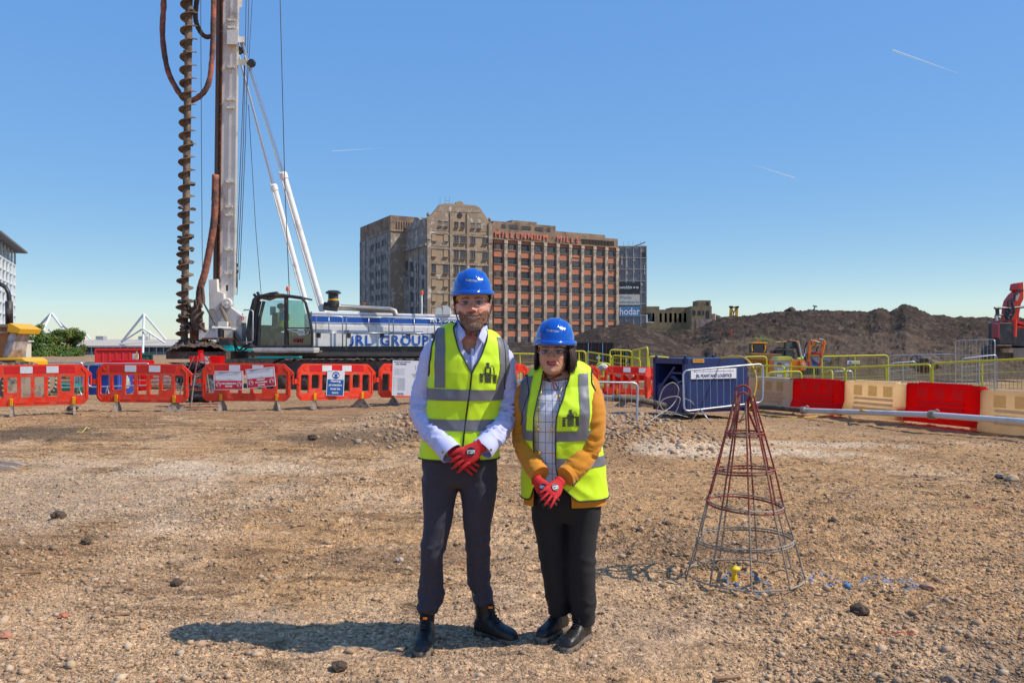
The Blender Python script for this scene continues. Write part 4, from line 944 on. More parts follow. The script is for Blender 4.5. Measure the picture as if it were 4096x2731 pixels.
mb = MB(); mb.tube([(0, 0, 0), B_-A_], .058, 14); mb.build('pipe_length', pvc, t, smooth=40); mb = MB(); mb.tube([B_-A_, C_-A_], .058, 14); mb.build('pipe_length', pvc, t, smooth=40)
for q in (Vector((0, 0, 0)), B_-A_):
    dd = (B_-A_).normalized(); mb = MB(); mb.tube([q-dd*.07, q-dd*.06, q, q+dd*.06, q+dd*.07], [.062, .085, .09, .085, .062], 14); mb.tube([q+Vector((0, -.05, .07)), q+Vector((.05, -.06, .12)), q+Vector((.1, -.05, .08))], .012, 6); mb.build('coupling', clampM, t, smooth=40)
pts = [A_, zat(Vector((P(3130, 0, 18.9).x, 18.9, 0)), 1633), zat(Vector((P(3040, 0, 19.4).x, 19.4, 0)), 1627), zat(Vector((P(2940, 0, 19.8).x, 19.8, 0)), 1620)]
mb = MB(); c = crom([p[:] for p in pts], 24); mb.tube([Vector(p) for p in c], .062, 12); o = mb.build('suction_hose', hoseM, smooth=True); tag(o, 'thick black hose joined to the left end of the grey pipe', 'hose')
pts = [zat(Vector((P(2405, 0, 16.8).x, 16.8, 0)), 1590), zat(Vector((P(2470, 0, 16.7).x, 16.7, 0)), 1594), zat(Vector((P(2560, 0, 16.8).x, 16.8, 0)), 1600), zat(Vector((P(2660, 0, 17.2).x, 17.2, 0)), 1622)]
mb = MB(); c = crom([p[:] for p in pts], 20); mb.tube([Vector(p) for p in c], .065, 12); o = mb.build('suction_hose', hoseM, smooth=True); tag(o, 'thick black hose behind the pedestrian fence beside the woman', 'hose')
q = Vector(c[2]); mb = MB(); mb.tube([c[0], c[5]], .069, 12); mb.tube([Vector(c[0])-Vector((.02, 0, 0)), Vector(c[0])+Vector((.05, 0, 0))], .09, 12); cc = mb.build('hose_coupling', clampM, o, smooth=40)
pts = [P(2880, 1433, 17.6), P(2935, 1425, 17.4), P(2980, 1432, 17.2), P(3015, 1475, 17.0), P(3025, 1530, 16.9), P(3010, 1600, 16.8), P(2990, 1640, 16.7), gp(3030, 1655, .02), gp(3160, 1668, .02), gp(3320, 1664, .02), gp(3400, 1650, .03), P(3440, 1641, 17.2), P(3470, 1642, 17.25), P(3500, 1648, 17.35)]
mb = MB(); mb.tube([Vector(p) for p in crom([p[:] for p in pts], 90)], .019, 8); o = mb.build('yellow_hose', yhM, smooth=True); tag(o, 'yellow hose arching over the blue unit and along the ground', 'hose')

# ------------------------------------------------------------ blue site unit
blueM = mat('navy_paint', (.016, .035, .13), rough=.42, var=.15, vs=4, dirt=(.30, .32, .38), damt=.06, ds=26, spec=.5)
bc = P(2740, 0, 17.2); br = P(2990, 0, 17.9); bl = P(2612, 0, 18.3)
t = thing('generator_unit', 'dark blue steel plant unit with white name board and orange tag', 'generator', (bc.x, bc.y, 0)); o0 = Vector((bc.x, bc.y, 0))
zb = HC-(1652-HOR)*17.2/F; zt = HC-(1434-HOR)*17.2/F
ex = (Vector((br.x, br.y, 0))-o0); ey = (Vector((bl.x, bl.y, 0))-o0); Lx, Ly = ex.length, ey.length; exn, eyn = ex.normalized(), ey.normalized()
def U(a, b, z): return exn*a*Lx+eyn*b*Ly+Vector((0, 0, z))
def slab(mb, a0, a1, b0, b1, z0, z1): mb.add([U(a0, b0, z0), U(a1, b0, z0), U(a1, b1, z0), U(a0, b1, z0), U(a0, b0, z1), U(a1, b0, z1), U(a1, b1, z1), U(a0, b1, z1)], [(0, 3, 2, 1), (4, 5, 6, 7), (0, 1, 5, 4), (1, 2, 6, 5), (2, 3, 7, 6), (3, 0, 4, 7)])
mb = MB(); slab(mb, 0, 1, .03, 1, zb, zb+.08); slab(mb, 0, 1, 0, 1, zt-.12, zt); slab(mb, 0, .05, 0, .08, zb, zt); slab(mb, 0, .05, .92, 1, zb, zt); slab(mb, .95, 1, 0, 1, zb, zt); slab(mb, .03, 1, .9, 1, zb, zt); slab(mb, 0.02, .06, 0, 1, zb, zb+.55); mb.build('housing', blueM, t)
mb = MB(); G = [[U(.03+.94*i/12, -.004+.012*math.exp(-((i-8)/2.2)**2-((j-3)/1.6)**2), zb+.07+(zt-zb-.18)*j/8) for i in range(13)] for j in range(9)]; mb.grid(G); mb.build('side_panel', blueM, t, smooth=True)
mb = MB(); slab(mb, .035, .06, .1, .9, zb+.02, zb+.6); mb.beam(U(.03, .8, zb+.5), U(.03, .35, zb+.98), .05, .05); mb.beam(U(.03, .5, zb+.85), U(.03, .1, zb+.85), .04, .04); mb.tube([U(.06, .2+.6*k/10, zb+.55+.22*math.sin(PI*k/10)) for k in range(11)], .05, 8); mb.build('bracing', blueM, t)
mb = MB(); slab(mb, .06, .9, .1, .9, zb+.05, zb+.55); mb.build('engine_bay', mat('dark_machinery', (.03, .03, .035), rough=.6, var=.4, vs=8), t)
for a, b in ((.03, .05), (.03, .95), (.97, .05), (.97, .95)):
    mb = MB(); p = U(a, b, zt); mb.cyl(p, p+Vector((0, 0, .03)), .035, n=10); mb.sphere(p+Vector((0, 0, .045)), .03, 8, 6); mb.build('lifting_eye', blueM, t)
def face_rot(): return Matrix((exn, Vector((0, 0, 1)).cross(exn), Vector((0, 0, 1)))).transposed().to_euler()
sg = thing('name_board', 'white company board across the top of the blue unit', 'sign', o0+U(.44, -.012, zt-.33)); sg.rotation_euler = face_rot(); 
mb = MB(); mb.box((0, -.01, 0), (Lx*.72, .012, .225)); mb.build('board', paperM, sg); text('JRL PLANT AND LOGISTICS', .092, navyI, sg, (0, -.019, -.05), bold=.0022, extrude=.001, sx=.86)
mb = MB(); mb.box((.04, -.0175, .05), (Lx*.6, .003, .006)); mb.build('rule', navyI, sg); text('JRL', .03, navyI, sg, (-Lx*.30, -.018, .05), bold=.001)
tg = thing('tag_plate', 'small orange plate with stamped numbers on the blue unit', 'plate', o0+U(.2, -.01, zt-.05)); tg.rotation_euler = face_rot(); mb = MB(); mb.box((0, -.006, 0), (.30, .008, .075)); mb.build('plate', mat('orange_plate', (.8, .38, .02), rough=.5), tg); text('5TOC5-0044', .05, mat('brown_ink', (.3, .12, .02)), tg, (0, -.011, 0), bold=.001)
# coiled cables in the open end
cabM = mat('pale_cable', (.36, .34, .30), rough=.7, var=.2)
rg = random.Random(5)
def zc(p, py): return P(p, py, 16.9)
pts = [gp(2560, 1725, .02), gp(2620, 1680, .03), zc(2690, 1620), zc(2715, 1560), zc(2690, 1530), zc(2650, 1560), zc(2640, 1620), zc(2690, 1660), zc(2720, 1600), zc(2700, 1585), zc(2650, 1600), zc(2630, 1650), zc(2700, 1655), gp(2760, 1672, .02), gp(2780, 1650, .05), zc(2770, 1610), zc(2730, 1590)]
mb = MB(); mb.tube([Vector(p) for p in crom([p[:] for p in pts], 120)], .011, 6); o = mb.build('power_cable', cabM, smooth=True); tag(o, 'loosely coiled grey cable hanging at the open end of the blue unit', 'cable')
pts = [gp(2400, 1742, .015), gp(2470, 1722, .02), gp(2560, 1712, .02), gp(2600, 1690, .02), zc(2650, 1655), zc(2700, 1545), zc(2735, 1520)]
mb = MB(); mb.tube([Vector(p) for p in crom([p[:] for p in pts], 60)], .011, 6)
pts = [gp(2380, 1730, .015), gp(2480, 1735, .02), gp(2550, 1722, .02), gp(2620, 1700, .02)]; mb.tube([Vector(p) for p in crom([p[:] for p in pts], 40)], .013, 6)
o = mb.build('cables', hoseM, smooth=True); tag(o, 'dark cables trailing over the gravel below the pedestrian fence', 'cable', kind='stuff')

# ------------------------------------------------------------ pedestrian fences
galvM = mat('galvanised_steel', (.48, .50, .53), rough=.38, metal=.75, var=.15, vs=15)
def ped_fence(label, corners, bars, legs, r=.0205, m=galvM, name='pedestrian_fence', group=None, rb=.0035, cat='fence', sweep=.12):
    """corners: bottom-left, bottom-right, top-right, top-left world points"""
    c = [Vector(p) for p in corners]; o0 = c[0].copy(); c = [p-o0 for p in c]
    t = thing(name, label, cat, o0, 0, group); pts = []
    for i in range(4):
        p = c[i]; a = (c[i-1]-p).normalized()*sweep; b = (c[(i+1) % 4]-p).normalized()*sweep
        for k in range(6): s = k/5; pts.append((p+a)*(1-s)**2+p*2*s*(1-s)+(p+b)*s*s)
    mb = MB(); mb.tube(pts, r, 8, closed=True); mb.build('frame', m, t, smooth=True)
    mb = MB(); mb.tube([(0, 0, 0), Vector((0, 0, 1))], rb, 5); bar = mb.mesh('bar', m)
    for k in range(1, bars):
        s = k/bars; a = c[0].lerp(c[1], s); b = c[3].lerp(c[2], s); d = b-a
        q = obj('bar', bar, t); q.location = a; q.rotation_euler = d.to_track_quat('Z', 'Y').to_euler(); q.scale = (1, 1, d.length)
    for s in legs:
        a = c[0].lerp(c[1], s); n = (c[1]-c[0]).cross(Vector((0, 0, 1))).normalized(); al = (c[1]-c[0]).normalized()*.04
        mb = MB()
        for q, w_ in ((n*.24+al*3.2, 1), (-n*.24-al*2.0, 1)): e = a+q; e.z = float(ground_z((o0+e).x, (o0+e).y))-o0.z+.01; mb.tube([a+Vector((0, 0, .02)), e], r*.75, 6)
        mb.build('leg', m, t, smooth=True)
    return t
def pq(px, py, d): return P(px, py, d)
ped_fence('bent silver pedestrian fence leaning against the blue unit', [pq(2736, 1645, 16.4), pq(3050, 1608, 16.9), pq(3052, 1455, 17.0), pq(2732, 1482, 16.5)], 12, (.2, .83))
ped_fence('silver pedestrian fence standing on gravel to the right of the woman', [pq(2060, 1688, 14.0), pq(2546, 1706, 14.4), pq(2552, 1531, 14.5), pq(2060, 1522, 14.1)], 20, (.12, .80))
# ------------------------------------------------------------ yellow mesh fences behind
yelF = mat('yellow_fence_paint', (.62, .58, .03), rough=.45, var=.1); wireY = mat('yellow_wire', (.42, .38, .06), rough=.5)
def mesh_fence(label, p0, p1, d0, d1, ty0, ty1, h=1.15, panels=1, m=yelF, post=True, mbars=22, wire=None, group='yellow mesh fence panels on the site road', base=None, r=.03):
    a = P(p0, ty0, d0); b = P(p1, ty1, d1); o0 = a-Vector((0, 0, h)); t = thing('mesh_fence', label, 'fence', o0, 0, group); d = b-a; wire = wire or wireY
    c = [Vector((0, 0, 0)), d.copy(), d+Vector((0, 0, h)), Vector((0, 0, h))]; pts = []; sweep = .14
    for i in range(4):
        p = c[i]; e = (c[i-1]-p).normalized()*sweep; f = (c[(i+1) % 4]-p).normalized()*sweep
        for k in range(5): s = k/4; pts.append((p+e)*(1-s)**2+p*2*s*(1-s)+(p+f)*s*s)
    mb = MB(); mb.tube(pts, r, 6, closed=True); mb.build('frame', m, t, smooth=True)
    if post: mb = MB(); mb.tube([d*.5, d*.5+Vector((0, 0, h))], r*.9, 6); mb.build('post', m, t)
    mb = MB(); n = max(6, int(mbars*d.length/2.2))
    for k in range(1, n): p = d*(k/n); mb.tube([p, p+Vector((0, 0, h))], .0065, 3, caps=False)
    for z in (.25, .5, .75): mb.tube([Vector((0, 0, h*z)), d+Vector((0, 0, h*z))], .010, 3, caps=False)
    w_ = mb.build('mesh_wires', wire, t, fix=False); w_['kind'] = 'stuff'
    return t
s3 = .4146
def zr(x, y): return 3200+x*s3, 1100+y*s3
def mf(lab, z0, z1, d0, d1, **k):
    (a, ya), (b, yb) = z0, z1; return mesh_fence(lab, a, b, d0, d1, ya, yb, **k)
mf('near yellow mesh fence panel at the right edge', zr(1275, 852), zr(2300, 802), 22, 19.5, h=1.25)
mf('near yellow mesh fence panel left of the edge one', zr(440, 893), zr(1262, 858), 24.5, 22.4, h=1.2)
mf('near yellow mesh fence panel in front of the orange machine', (3142, 1466), zr(432, 897), 27, 24.8, h=1.15)
mf('yellow mesh fence panel between the blue unit and the notice cabinet', (2960, 1462), (3138, 1464), 29, 27.4, h=1.1)
mf('tall yellow mesh fence panel with a warning plate', zr(212, 785), zr(848, 772), 32, 32, h=1.9, group='tall yellow mesh panels')
mf('tall yellow mesh fence panel just behind the blue unit', (2900, 1430), (3066, 1425), 30, 30, h=1.6, group='tall yellow mesh panels')
for lab, a, b, d in (('low yellow gate with close bars near the cabinet', (3072, 1489), (3206, 1485), 26.0),):
    mf(lab, a, b, d, d, h=.8, mbars=34)
mf('short angled yellow barrier right of the orange machine', (3290, 1490), (3328, 1480), 27, 26, h=.8, post=False, mbars=30)
mf('silver mesh panel right of the short angled barrier', (3332, 1485), (3410, 1483), 28, 28, h=.8, post=False, m=galvM, wire=galvM, group='silver mesh panels')
mf('large silver mesh panel in front of the red excavator', zr(1500, 632), zr(1880, 620), 33, 31, h=2.4, post=False, m=galvM, wire=galvM, group='silver mesh panels', mbars=12, r=.022)
mf('long silver mesh panel below the heap at the right', zr(855, 775), zr(1500, 762), 34, 33, h=1.6, post=False, m=galvM, wire=galvM, group='silver mesh panels', mbars=12, r=.022)
mf('low silver panel standing by the small dirt pile', zr(1560, 805), zr(1900, 768), 30, 30, h=1.3, post=True, m=galvM, wire=galvM, group='silver mesh panels', mbars=12, r=.022)
mf('short silver mesh panel before the dirt pile', zr(865, 850), zr(1120, 832), 31, 31, h=1.2, post=True, m=galvM, wire=galvM, group='silver mesh panels', mbars=14, r=.02)
mf('yellow fence panel running behind the people from the man to the woman', (1990, 1413), (2170, 1416), 32, 32, h=1.3)
mf('yellow fence panel just right of the helmet of the woman', (2290, 1404), (2342, 1404), 31, 31, h=1.3)
mf('angled yellow fence panel with a small white plate', (2346, 1406), (2446, 1422), 30, 28.5, h=1.2)
mf('yellow fence panel dropping towards the blue unit', (2450, 1420), (2560, 1434), 28.5, 27.5, h=1.0)
mf('upright yellow fence panel standing highest, left of the blue unit', (2528, 1402), (2590, 1388), 29, 26.5, h=1.4)
mf('far yellow fence panel behind the black racks', (2440, 1398), (2526, 1402), 33, 33, h=1.4)
mf('low yellow fence panel nearest the red barriers', (2386, 1452), (2440, 1454), 26, 26, h=1.0)
mf('yellow fence rail between the blue unit and red barriers', (2596, 1424), (2680, 1430), 28, 28, h=1.2)
mb = MB(); mb.box((0, 0, 0), (.5, .02, .15)); o = mb.build('warning_plate', whiT); o.location = P(3414, 1449, 31.9); tag(o, 'white and yellow warning plate wired to the tall yellow mesh', 'plate')
mb = MB(); mb.box((.1, -.012, -.01), (.26, .01, .08)); mb.mi = 1; mb.prism([(-.2, -.05), (-.06, -.05), (-.13, .06)], -.02, -.01); mb.build('printed_strip', [mat('lemon', (.7, .6, .05)), mat('blue_mark', (.1, .2, .5))], o)
mb = MB(); mb.box((0, 0, 0), (.15, .02, .09)); o = mb.build('plate', whiT); o.location = P(2394, 1430, 29.2); tag(o, 'tiny white plate on the angled yellow fence panel', 'plate')
# ------------------------------------------------------------ piling rig
rigW = mat('rig_white_paint', (.86, .84, .80), rough=.4, var=.06, vs=2, dirt=(.34, .27, .2), damt=.22, ds=1.6)
rigG = mat('rig_grey_paint', (.62, .60, .57), rough=.45, var=.08, vs=2, dirt=(.30, .24, .18), damt=.3, ds=2)
rigK = mat('rig_black', (.022, .022, .025), rough=.4, var=.3, vs=4, dirt=(.16, .12, .09), damt=.25, ds=3)
rigB = mat('rig_blue_stripe', (.015, .11, .48), rough=.35, var=.05)
mastW = mat('mast_cream', (.80, .75, .67), rough=.5, var=.06, vs=2, dirt=(.36, .27, .19), damt=.2, ds=1.3)
rustM = mat('rust', (.25, .09, .045), rough=.9, var=.3, vs=6, bump=.3, bs=20); rustH = mat('rusty_hose', (.42, .13, .07), rough=.75, var=.35, vs=3, dirt=(.10, .06, .05), damt=.5, ds=1.2, bump=.4, bs=9)
mudM = mat('wet_mud', (.10, .065, .045), rough=.85, var=.4, vs=4, bump=1., bs=12, dirt=(.2, .14, .1), damt=.3, ds=5)
augM = mat('muddy_auger', (.25, .175, .12), rough=.8, var=.3, vs=5, bump=.5, bs=14, dirt=(.10, .07, .05), damt=.5, ds=3.5)
cabG = glassy('cab_glass', (.62, .78, .74), .35); cabC = glassy('clear_cab_glass', (.82, .90, .92), .2)
chromeM = mat('polished_rod', (.62, .62, .64), rough=.2, metal=.9, var=.05); wireK = mat('wire_rope', (.06, .055, .05), rough=.6)
DR = 27.0; rx = P(1000, 0, DR); rig = thing('piling_rig', 'white and blue tracked piling rig with tall mast, auger and black cab', 'piling rig', (rx.x, DR, .1)); RO = Vector((rx.x, DR, .1))
def Q(px, py, d=DR): return P(px, py, d)-RO
def qbox(mb, x0, y0, x1, y1, d0=DR, d1=DR+2.6, x2=None): # front at d0 from pixel corners, deep to d1
    a = Q(x0, y0, d0); b = Q(x1, y1, d0); mb.box(((a.x+b.x)/2, (d0+d1)/2-DR, (a.z+b.z)/2), (abs(b.x-a.x), d1-d0, abs(a.z-b.z)))
# mast
mb = MB()
def mastx(py): return 880+(1300-py)*.012
def MT(dx, py, dd=0.): return Q(mastx(py)+dx, py, DR-.6+dd)
ML0, ML1 = 1285, -640
def mbox(mb, dx0, dx1, y0, y1, d0, d1):
    v = [MT(dx, py, d) for py in (y1, y0) for d in (d0, d1) for dx in (dx0, dx1)]
    mb.add(v, [(0, 1, 3, 2), (4, 6, 7, 5), (0, 4, 5, 1), (2, 3, 7, 6), (0, 2, 6, 4), (1, 5, 7, 3)])
mbox(mb, -5, 54, ML1, ML0, 0, .85); mb.build('mast', mastW, rig)
mb = MB(); mbox(mb, -30, -16, ML1, 1340, .1, .7); mb.build('mast_rail', mat('rail_grey', (.16, .14, .13), rough=.6, var=.3, vs=2, dirt=(.2, .11, .07), damt=.5, ds=2), rig)
mb = MB(); mbox(mb, -16, -5, ML1, 1320, .15, .6); mb.build('mast_web', mat('dark_web', (.10, .085, .075), rough=.7, var=.3, vs=3, dirt=(.22, .09, .05), damt=.5, ds=1.5), rig)
mb = MB(); mbox(mb, -7, -3, ML1, 1320, -.03, .02)
for k in range(50): y = 1290-k*29+random.uniform(-8, 8); mbox(mb, -8-random.random()*3, -3, y, y+random.uniform(4, 15), -.045, .0)
mb.build('rusty_edge', rustM, rig)
mb = MB(); mbox(mb, 54, 62, ML1, 1180, .05, .8); mb.build('mast_flange', mastW, rig)
mb = MB(); mbox(mb, 26, 31, ML1, 1120, -.03, 0); mbox(mb, 52, 56, ML1, 1180, -.04, 0); mb.build('cable_run', mastW, rig)
for y in (-60, 80, 109, 268, 398, 431, 727, 827, 860, 998, 1093): mb = MB(); mbox(mb, 14, 47, y-5, y+4, -.08, 0); mbox(mb, 17, 21, y-3, y+2, -.1, -.08); mbox(mb, 40, 44, y-3, y+2, -.1, -.08); mb.build('bracket', mastW, rig)
mb = MB(); mbox(mb, 14, 58, 120, 178, -.25, 0); mbox(mb, 54, 85, 148, 170, -.05, .5); mb.build('strut_bracket', mastW, rig)
mb = MB(); mbox(mb, 56, 92, 238, 262, .0, .4); mb.build('pulley_bracket', mat('cream_paint', (.62, .58, .42), rough=.5), rig)
mb = MB(); mb.lathe([(.11, 0), (.14, .05), (.14, .12), (.1, .16)], Q(1003, 250, DR-.3), 14, 'y'); mb.build('pulley', rigK, rig); mb = MB(); mb.lathe([(.12, 0), (.12, .14)], Q(954, 200, DR-.3), 12, 'y'); mb.build('pulley', rigK, rig)
mb = MB(); mbox(mb, 62, 74, -30, 30, .1, .4); mb.build('junction_box', mastW, rig)
# foot plate, disc, lower mast parts
mb = MB(); mb.prism([Q(x, y).xz[:] for x, y in ((873, 1128), (904, 1124), (906, 1172), (930, 1180), (932, 1235), (875, 1240))], -.85, -.62); mb.build('cover_plate', mastW, rig)
mb = MB(); mbox(mb, 22, 30, 1140, 1164, -.9, -.6); mb.build('slot', rigK, rig)
mb = MB(); c = Q(906, 1213, DR-1.0); mb.lathe([(.155, 0), (.17, .03), (.17, .1)], c, 24, 'y'); 
for k in range(16): a = 2*PI*k/16; mb.cyl(c+Vector((math.cos(a)*.13, -.03, math.sin(a)*.13)), c+Vector((math.cos(a)*.13, .0, math.sin(a)*.13)), .014, n=6)
mb.lathe([(.05, -.04), (.06, 0)], c, 12, 'y'); mb.build('pivot_disc', mastW, rig, smooth=30)
mb = MB(); mb.prism([Q(x, y).xz[:] for x, y in ((866, 1240), (930, 1230), (940, 1320), (866, 1320))], -.7, .1); mb.build('mast_foot', mastW, rig)
mb = MB(); mb.prism([Q(x, y).xz[:] for x, y in ((925, 1208), (1003, 1268), (1003, 1388), (960, 1380), (896, 1238))], -.9, -.45); o = mb.build('link_arm', rigG, rig)
mb = MB(); mb.tube([Q(*p, DR-1.0) for p in ((884, 1228), (905, 1275), (935, 1330), (965, 1372), (990, 1392))], [.06, .07, .075, .07, .06], 8); mb.build('arm_cylinder', mat('brown_cylinder', (.25, .19, .15), rough=.6, dirt=(.15, .1, .07)), rig)
text('8', .2, signR, rig, Q(970, 1273, DR-.93), bold=.003)
mb = MB(); c = Q(970, 1257, DR-.93); mb.lathe([(.03, 0), (.03, .02)], c, 12, 'y'); mb.build('white_spot', whiteP, rig)
# struts
for k, (a, m_, b, r0, r1, dd) in enumerate((((968, 172), (1130, 690), (1296, 1262), .068, .118, -.2), ((952, 215), (1093, 738), (1222, 1210), .06, .105, .9))):
    A_, M_, B_ = Q(*a, DR+dd), Q(*m_, DR+dd+.2), Q(*b, DR+dd+.6)
    mb = MB(); mb.cyl(A_, M_, r0, n=12); mb.build('strut_rod', chromeM, rig, smooth=30)
    mb = MB(); u = (B_-M_).normalized(); mb.tube([M_, M_+u*.04, M_+u*.22, M_+u*.24, B_], [r1*.9, r1*1.22, r1*1.22, r1, r1], 16); mb.tube([M_+Vector((-r1*.6, -r1, 0)), B_+Vector((-r1*.6, -r1, 0))], .022, 6); mb.build('strut_cylinder', rigW, rig, smooth=30)
# wires
for k, (pts, d, r_) in enumerate((([(1120, -20), (1140, 760), (1158, 1185)], DR-.4, .014), ([(985, -20), (974, 560), (948, 1180)], DR+.2, .013), ([(996, -20), (982, 560), (958, 1120)], DR+.3, .012), ([(994, 420), (1022, 900), (1045, 1180)], DR, .011), ([(803, -20), (806, 600), (810, 1145)], DR-1.2, .011), ([(982, 150), (960, 700), (941, 1175)], DR-.2, .014), ([(1010, -20), (992, 300), (984, 420)], DR+.4, .01))):
    mb = MB(); mb.tube([Q(*p, d) for p in pts], r_, 5); mb.build('wire_rope', wireK, rig)
for p in ((944, 1060), (945, 1085)): mb = MB(); c = Q(*p, DR-.2); mb.lathe([(.07, -.05), (.07, .05)], c, 10, 'y'); mb.box(c-Vector((.05, 0, .3)), (.12, .1, .5)); mb.build('rope_clamp', rigK, rig)
# auger
ag = MB(); top = Q(765, -640, DR-1.3); bot = Q(737, 1372, DR-1.3); ax_ = (top-bot); LA = ax_.length; axn = ax_.normalized(); ux = axn.cross(Vector((0, 1, 0))).normalized(); uy = axn.cross(ux)
mb = MB(); mb.tube([bot, top], .112, 14); mb.build('auger_shaft', augM, rig, smooth=40)
pitch = .422; nt_ = int(LA/pitch*28); G = []
for i in range(nt_+1):
    s = i/28*pitch; a = 2*PI*i/28+2.0; d_ = ux*math.cos(a)+uy*math.sin(a); rr = .262+.02*mnoise.noise(Vector((i*.13, 0, 0)))
    if s < 3.3: rr += .03*abs(mnoise.noise(Vector((i*.5, 3, 0))))
    p = bot+axn*min(s, LA); G.append([p+d_*.1, p+d_*rr*.7+axn*.0, p+d_*rr, p+d_*rr-axn*.028, p+d_*.1-axn*.035])
mb = MB(); mb.grid(G, fix if False else False, False); mb.build('auger_flight', augM, rig)
rgm = random.Random(3); mb = MB()
for k in range(44):
    s = rgm.choice([rgm.uniform(0, 2.2), rgm.uniform(2.2, 3.6), rgm.uniform(0, 14)]); s = round(s/pitch)*pitch+rgm.uniform(.02, .1); a = rgm.uniform(0, 6.3); p = bot+axn*s+(ux*math.cos(a)+uy*math.sin(a))*rgm.uniform(.11, .22); bmv = MB(); bmv.sphere((0, 0, 0), (rgm.uniform(.04, .09), rgm.uniform(.04, .09), rgm.uniform(.03, .09)), 7, 5)
    mb.add([Vector(v)*(1+.3*rgm.random())+p for v in bmv.v], bmv.f)
o = mb.build('mud_clumps', mudM, rig); o['kind'] = 'stuff'
# hoses
def hose(pts, r_, m, name='hose', d=DR-1.2, n=60, wob_=.0):
    mb = MB(); c = crom([Q(*p, d)[:] for p in pts], n); cc = [Vector(p) for p in c]; mb.tube(cc, [r_*(1+wob_*mnoise.noise(Vector((i*.8, 0, 1)))) for i in range(len(cc))], 10); return mb.build(name, m, rig, smooth=True)
hose([(652, -200), (655, 0), (650, 140), (668, 270), (700, 345), (742, 400), (790, 392), (832, 340), (848, 240), (853, 100), (856, -100)], .088, rustH, wob_=.22, d=DR-1.1)
hose([(800, -60), (785, 20), (783, 80), (800, 125), (825, 148), (858, 142)], .08, mat('dark_hose', (.09, .07, .06), rough=.7, var=.4, vs=3, bump=.4, bs=9), wob_=.22, d=DR-.9)
hose([(862, 700), (858, 860), (845, 960), (822, 1080), (800, 1160), (796, 1230)], .115, rustH, 'feed_hose', d=DR-.95, wob_=.1)
hose([(810, 1150), (812, 1200), (830, 1240), (862, 1298)], .03, hoseM, d=DR-1.4); hose([(936, 1330), (940, 1372), (955, 1400), (975, 1385), (992, 1378)], .03, rigK, d=DR-1.1); hose([(930, 1335), (938, 1385), (950, 1410), (985, 1395)], .025, rigK, d=DR-1.1)
mb = MB(); mb.tube([Q(808, 1140, DR-1.2), Q(814, 1195, DR-1.2)], .06, 8); mb.tube([Q(815, 1192, DR-1.2), Q(816, 1210, DR-1.2)], .045, 8); mb.build('hook_block', rustM, rig)
# cleaner star
mb = MB(); c = Q(785, 1275, DR-1.4); mb.lathe([(.12, -.5), (.16, -.3), (.2, 0), (.18, .25), (.12, .4)], c, 12)
for p, q_ in (((770, 1262), (752, 1205)), ((782, 1250), (780, 1200)), ((795, 1255), (803, 1212)), ((765, 1250), (735, 1232)), ((795, 1275), (812, 1248)), ((765, 1268), (727, 1268)), ((765, 1290), (722, 1305)), ((795, 1300), (822, 1325)), ((770, 1300), (752, 1330)), ((790, 1290), (808, 1282))): mb.tube([Q(*p, DR-1.4), Q(*q_, DR-1.75)], [.06, .045], 7)
mb.build('auger_cleaner', mudM, rig, smooth=True)
mb = MB()
for x in (768, 785, 808): mb.tube([Q(x, 1290, DR-1.3), Q(x+3, 1365, DR-1.3)], .09, 8)
mb.build('guide_post', rustM, rig)
mb = MB(); qbox(mb, 795, 1318, 862, 1358, DR-1.5, DR-.6); qbox(mb, 868, 1312, 930, 1352, DR-1.2, DR-.4); mb.tube([Q(850, 1312, DR-1.5), Q(928, 1314, DR-1.5)], .06, 8); mb.tube([Q(872, 1305, DR-1.45), Q(872, 1350, DR-1.45)], .1, 10); qbox(mb, 872, 1286, 908, 1304, DR-1.2, DR-.8); mb.build('clamp_housing', mastW, rig)
mb = MB(); mb.beam(Q(810, 1354, DR-1.5), Q(935, 1354, DR-1.5), .1, .05); mb.build('clamp_beam', rustM, rig)
mb = MB(); mb.lathe([(.1, 0), (.1, .3)], Q(884, 1350, DR-1.5), 10); mb.build('clamp_motor', rigK, rig)
# platform and mud
mb = MB(); qbox(mb, 664, 1406, 905, 1436, DR-1.9, DR+1.2); mb.build('spoil_tray', mat('muddy_steel', (.3, .26, .21), rough=.85, var=.3, vs=4, dirt=(.09, .065, .05), damt=.7, ds=4), rig)
G = []
for i in range(70):
    row = []
    for j in range(30):
        px = 660+i*3.6; u = j/29; hh = interp(px, [(658, 1408), (680, 1394), (700, 1380), (735, 1366), (780, 1372), (800, 1366), (850, 1366), (880, 1380), (912, 1408)]); v = Q(px, 1408, DR-2.1+u*2.2); h = (1408-hh)/118*math.sin(PI*min(1, u*.9+.1))**.6
        v.z += h*(1+.35*mnoise.noise(Vector((px*.06, u*5, 0)))+.25*mnoise.noise(Vector((px*.2, u*13, 4)))); v.x += .05*mnoise.noise(Vector((px*.2, u*9, 9))); row.append(v)
    G.append(row)
mb = MB(); mb.grid(G); o = mb.build('mud_heap', mudM, rig); o['kind'] = 'stuff'
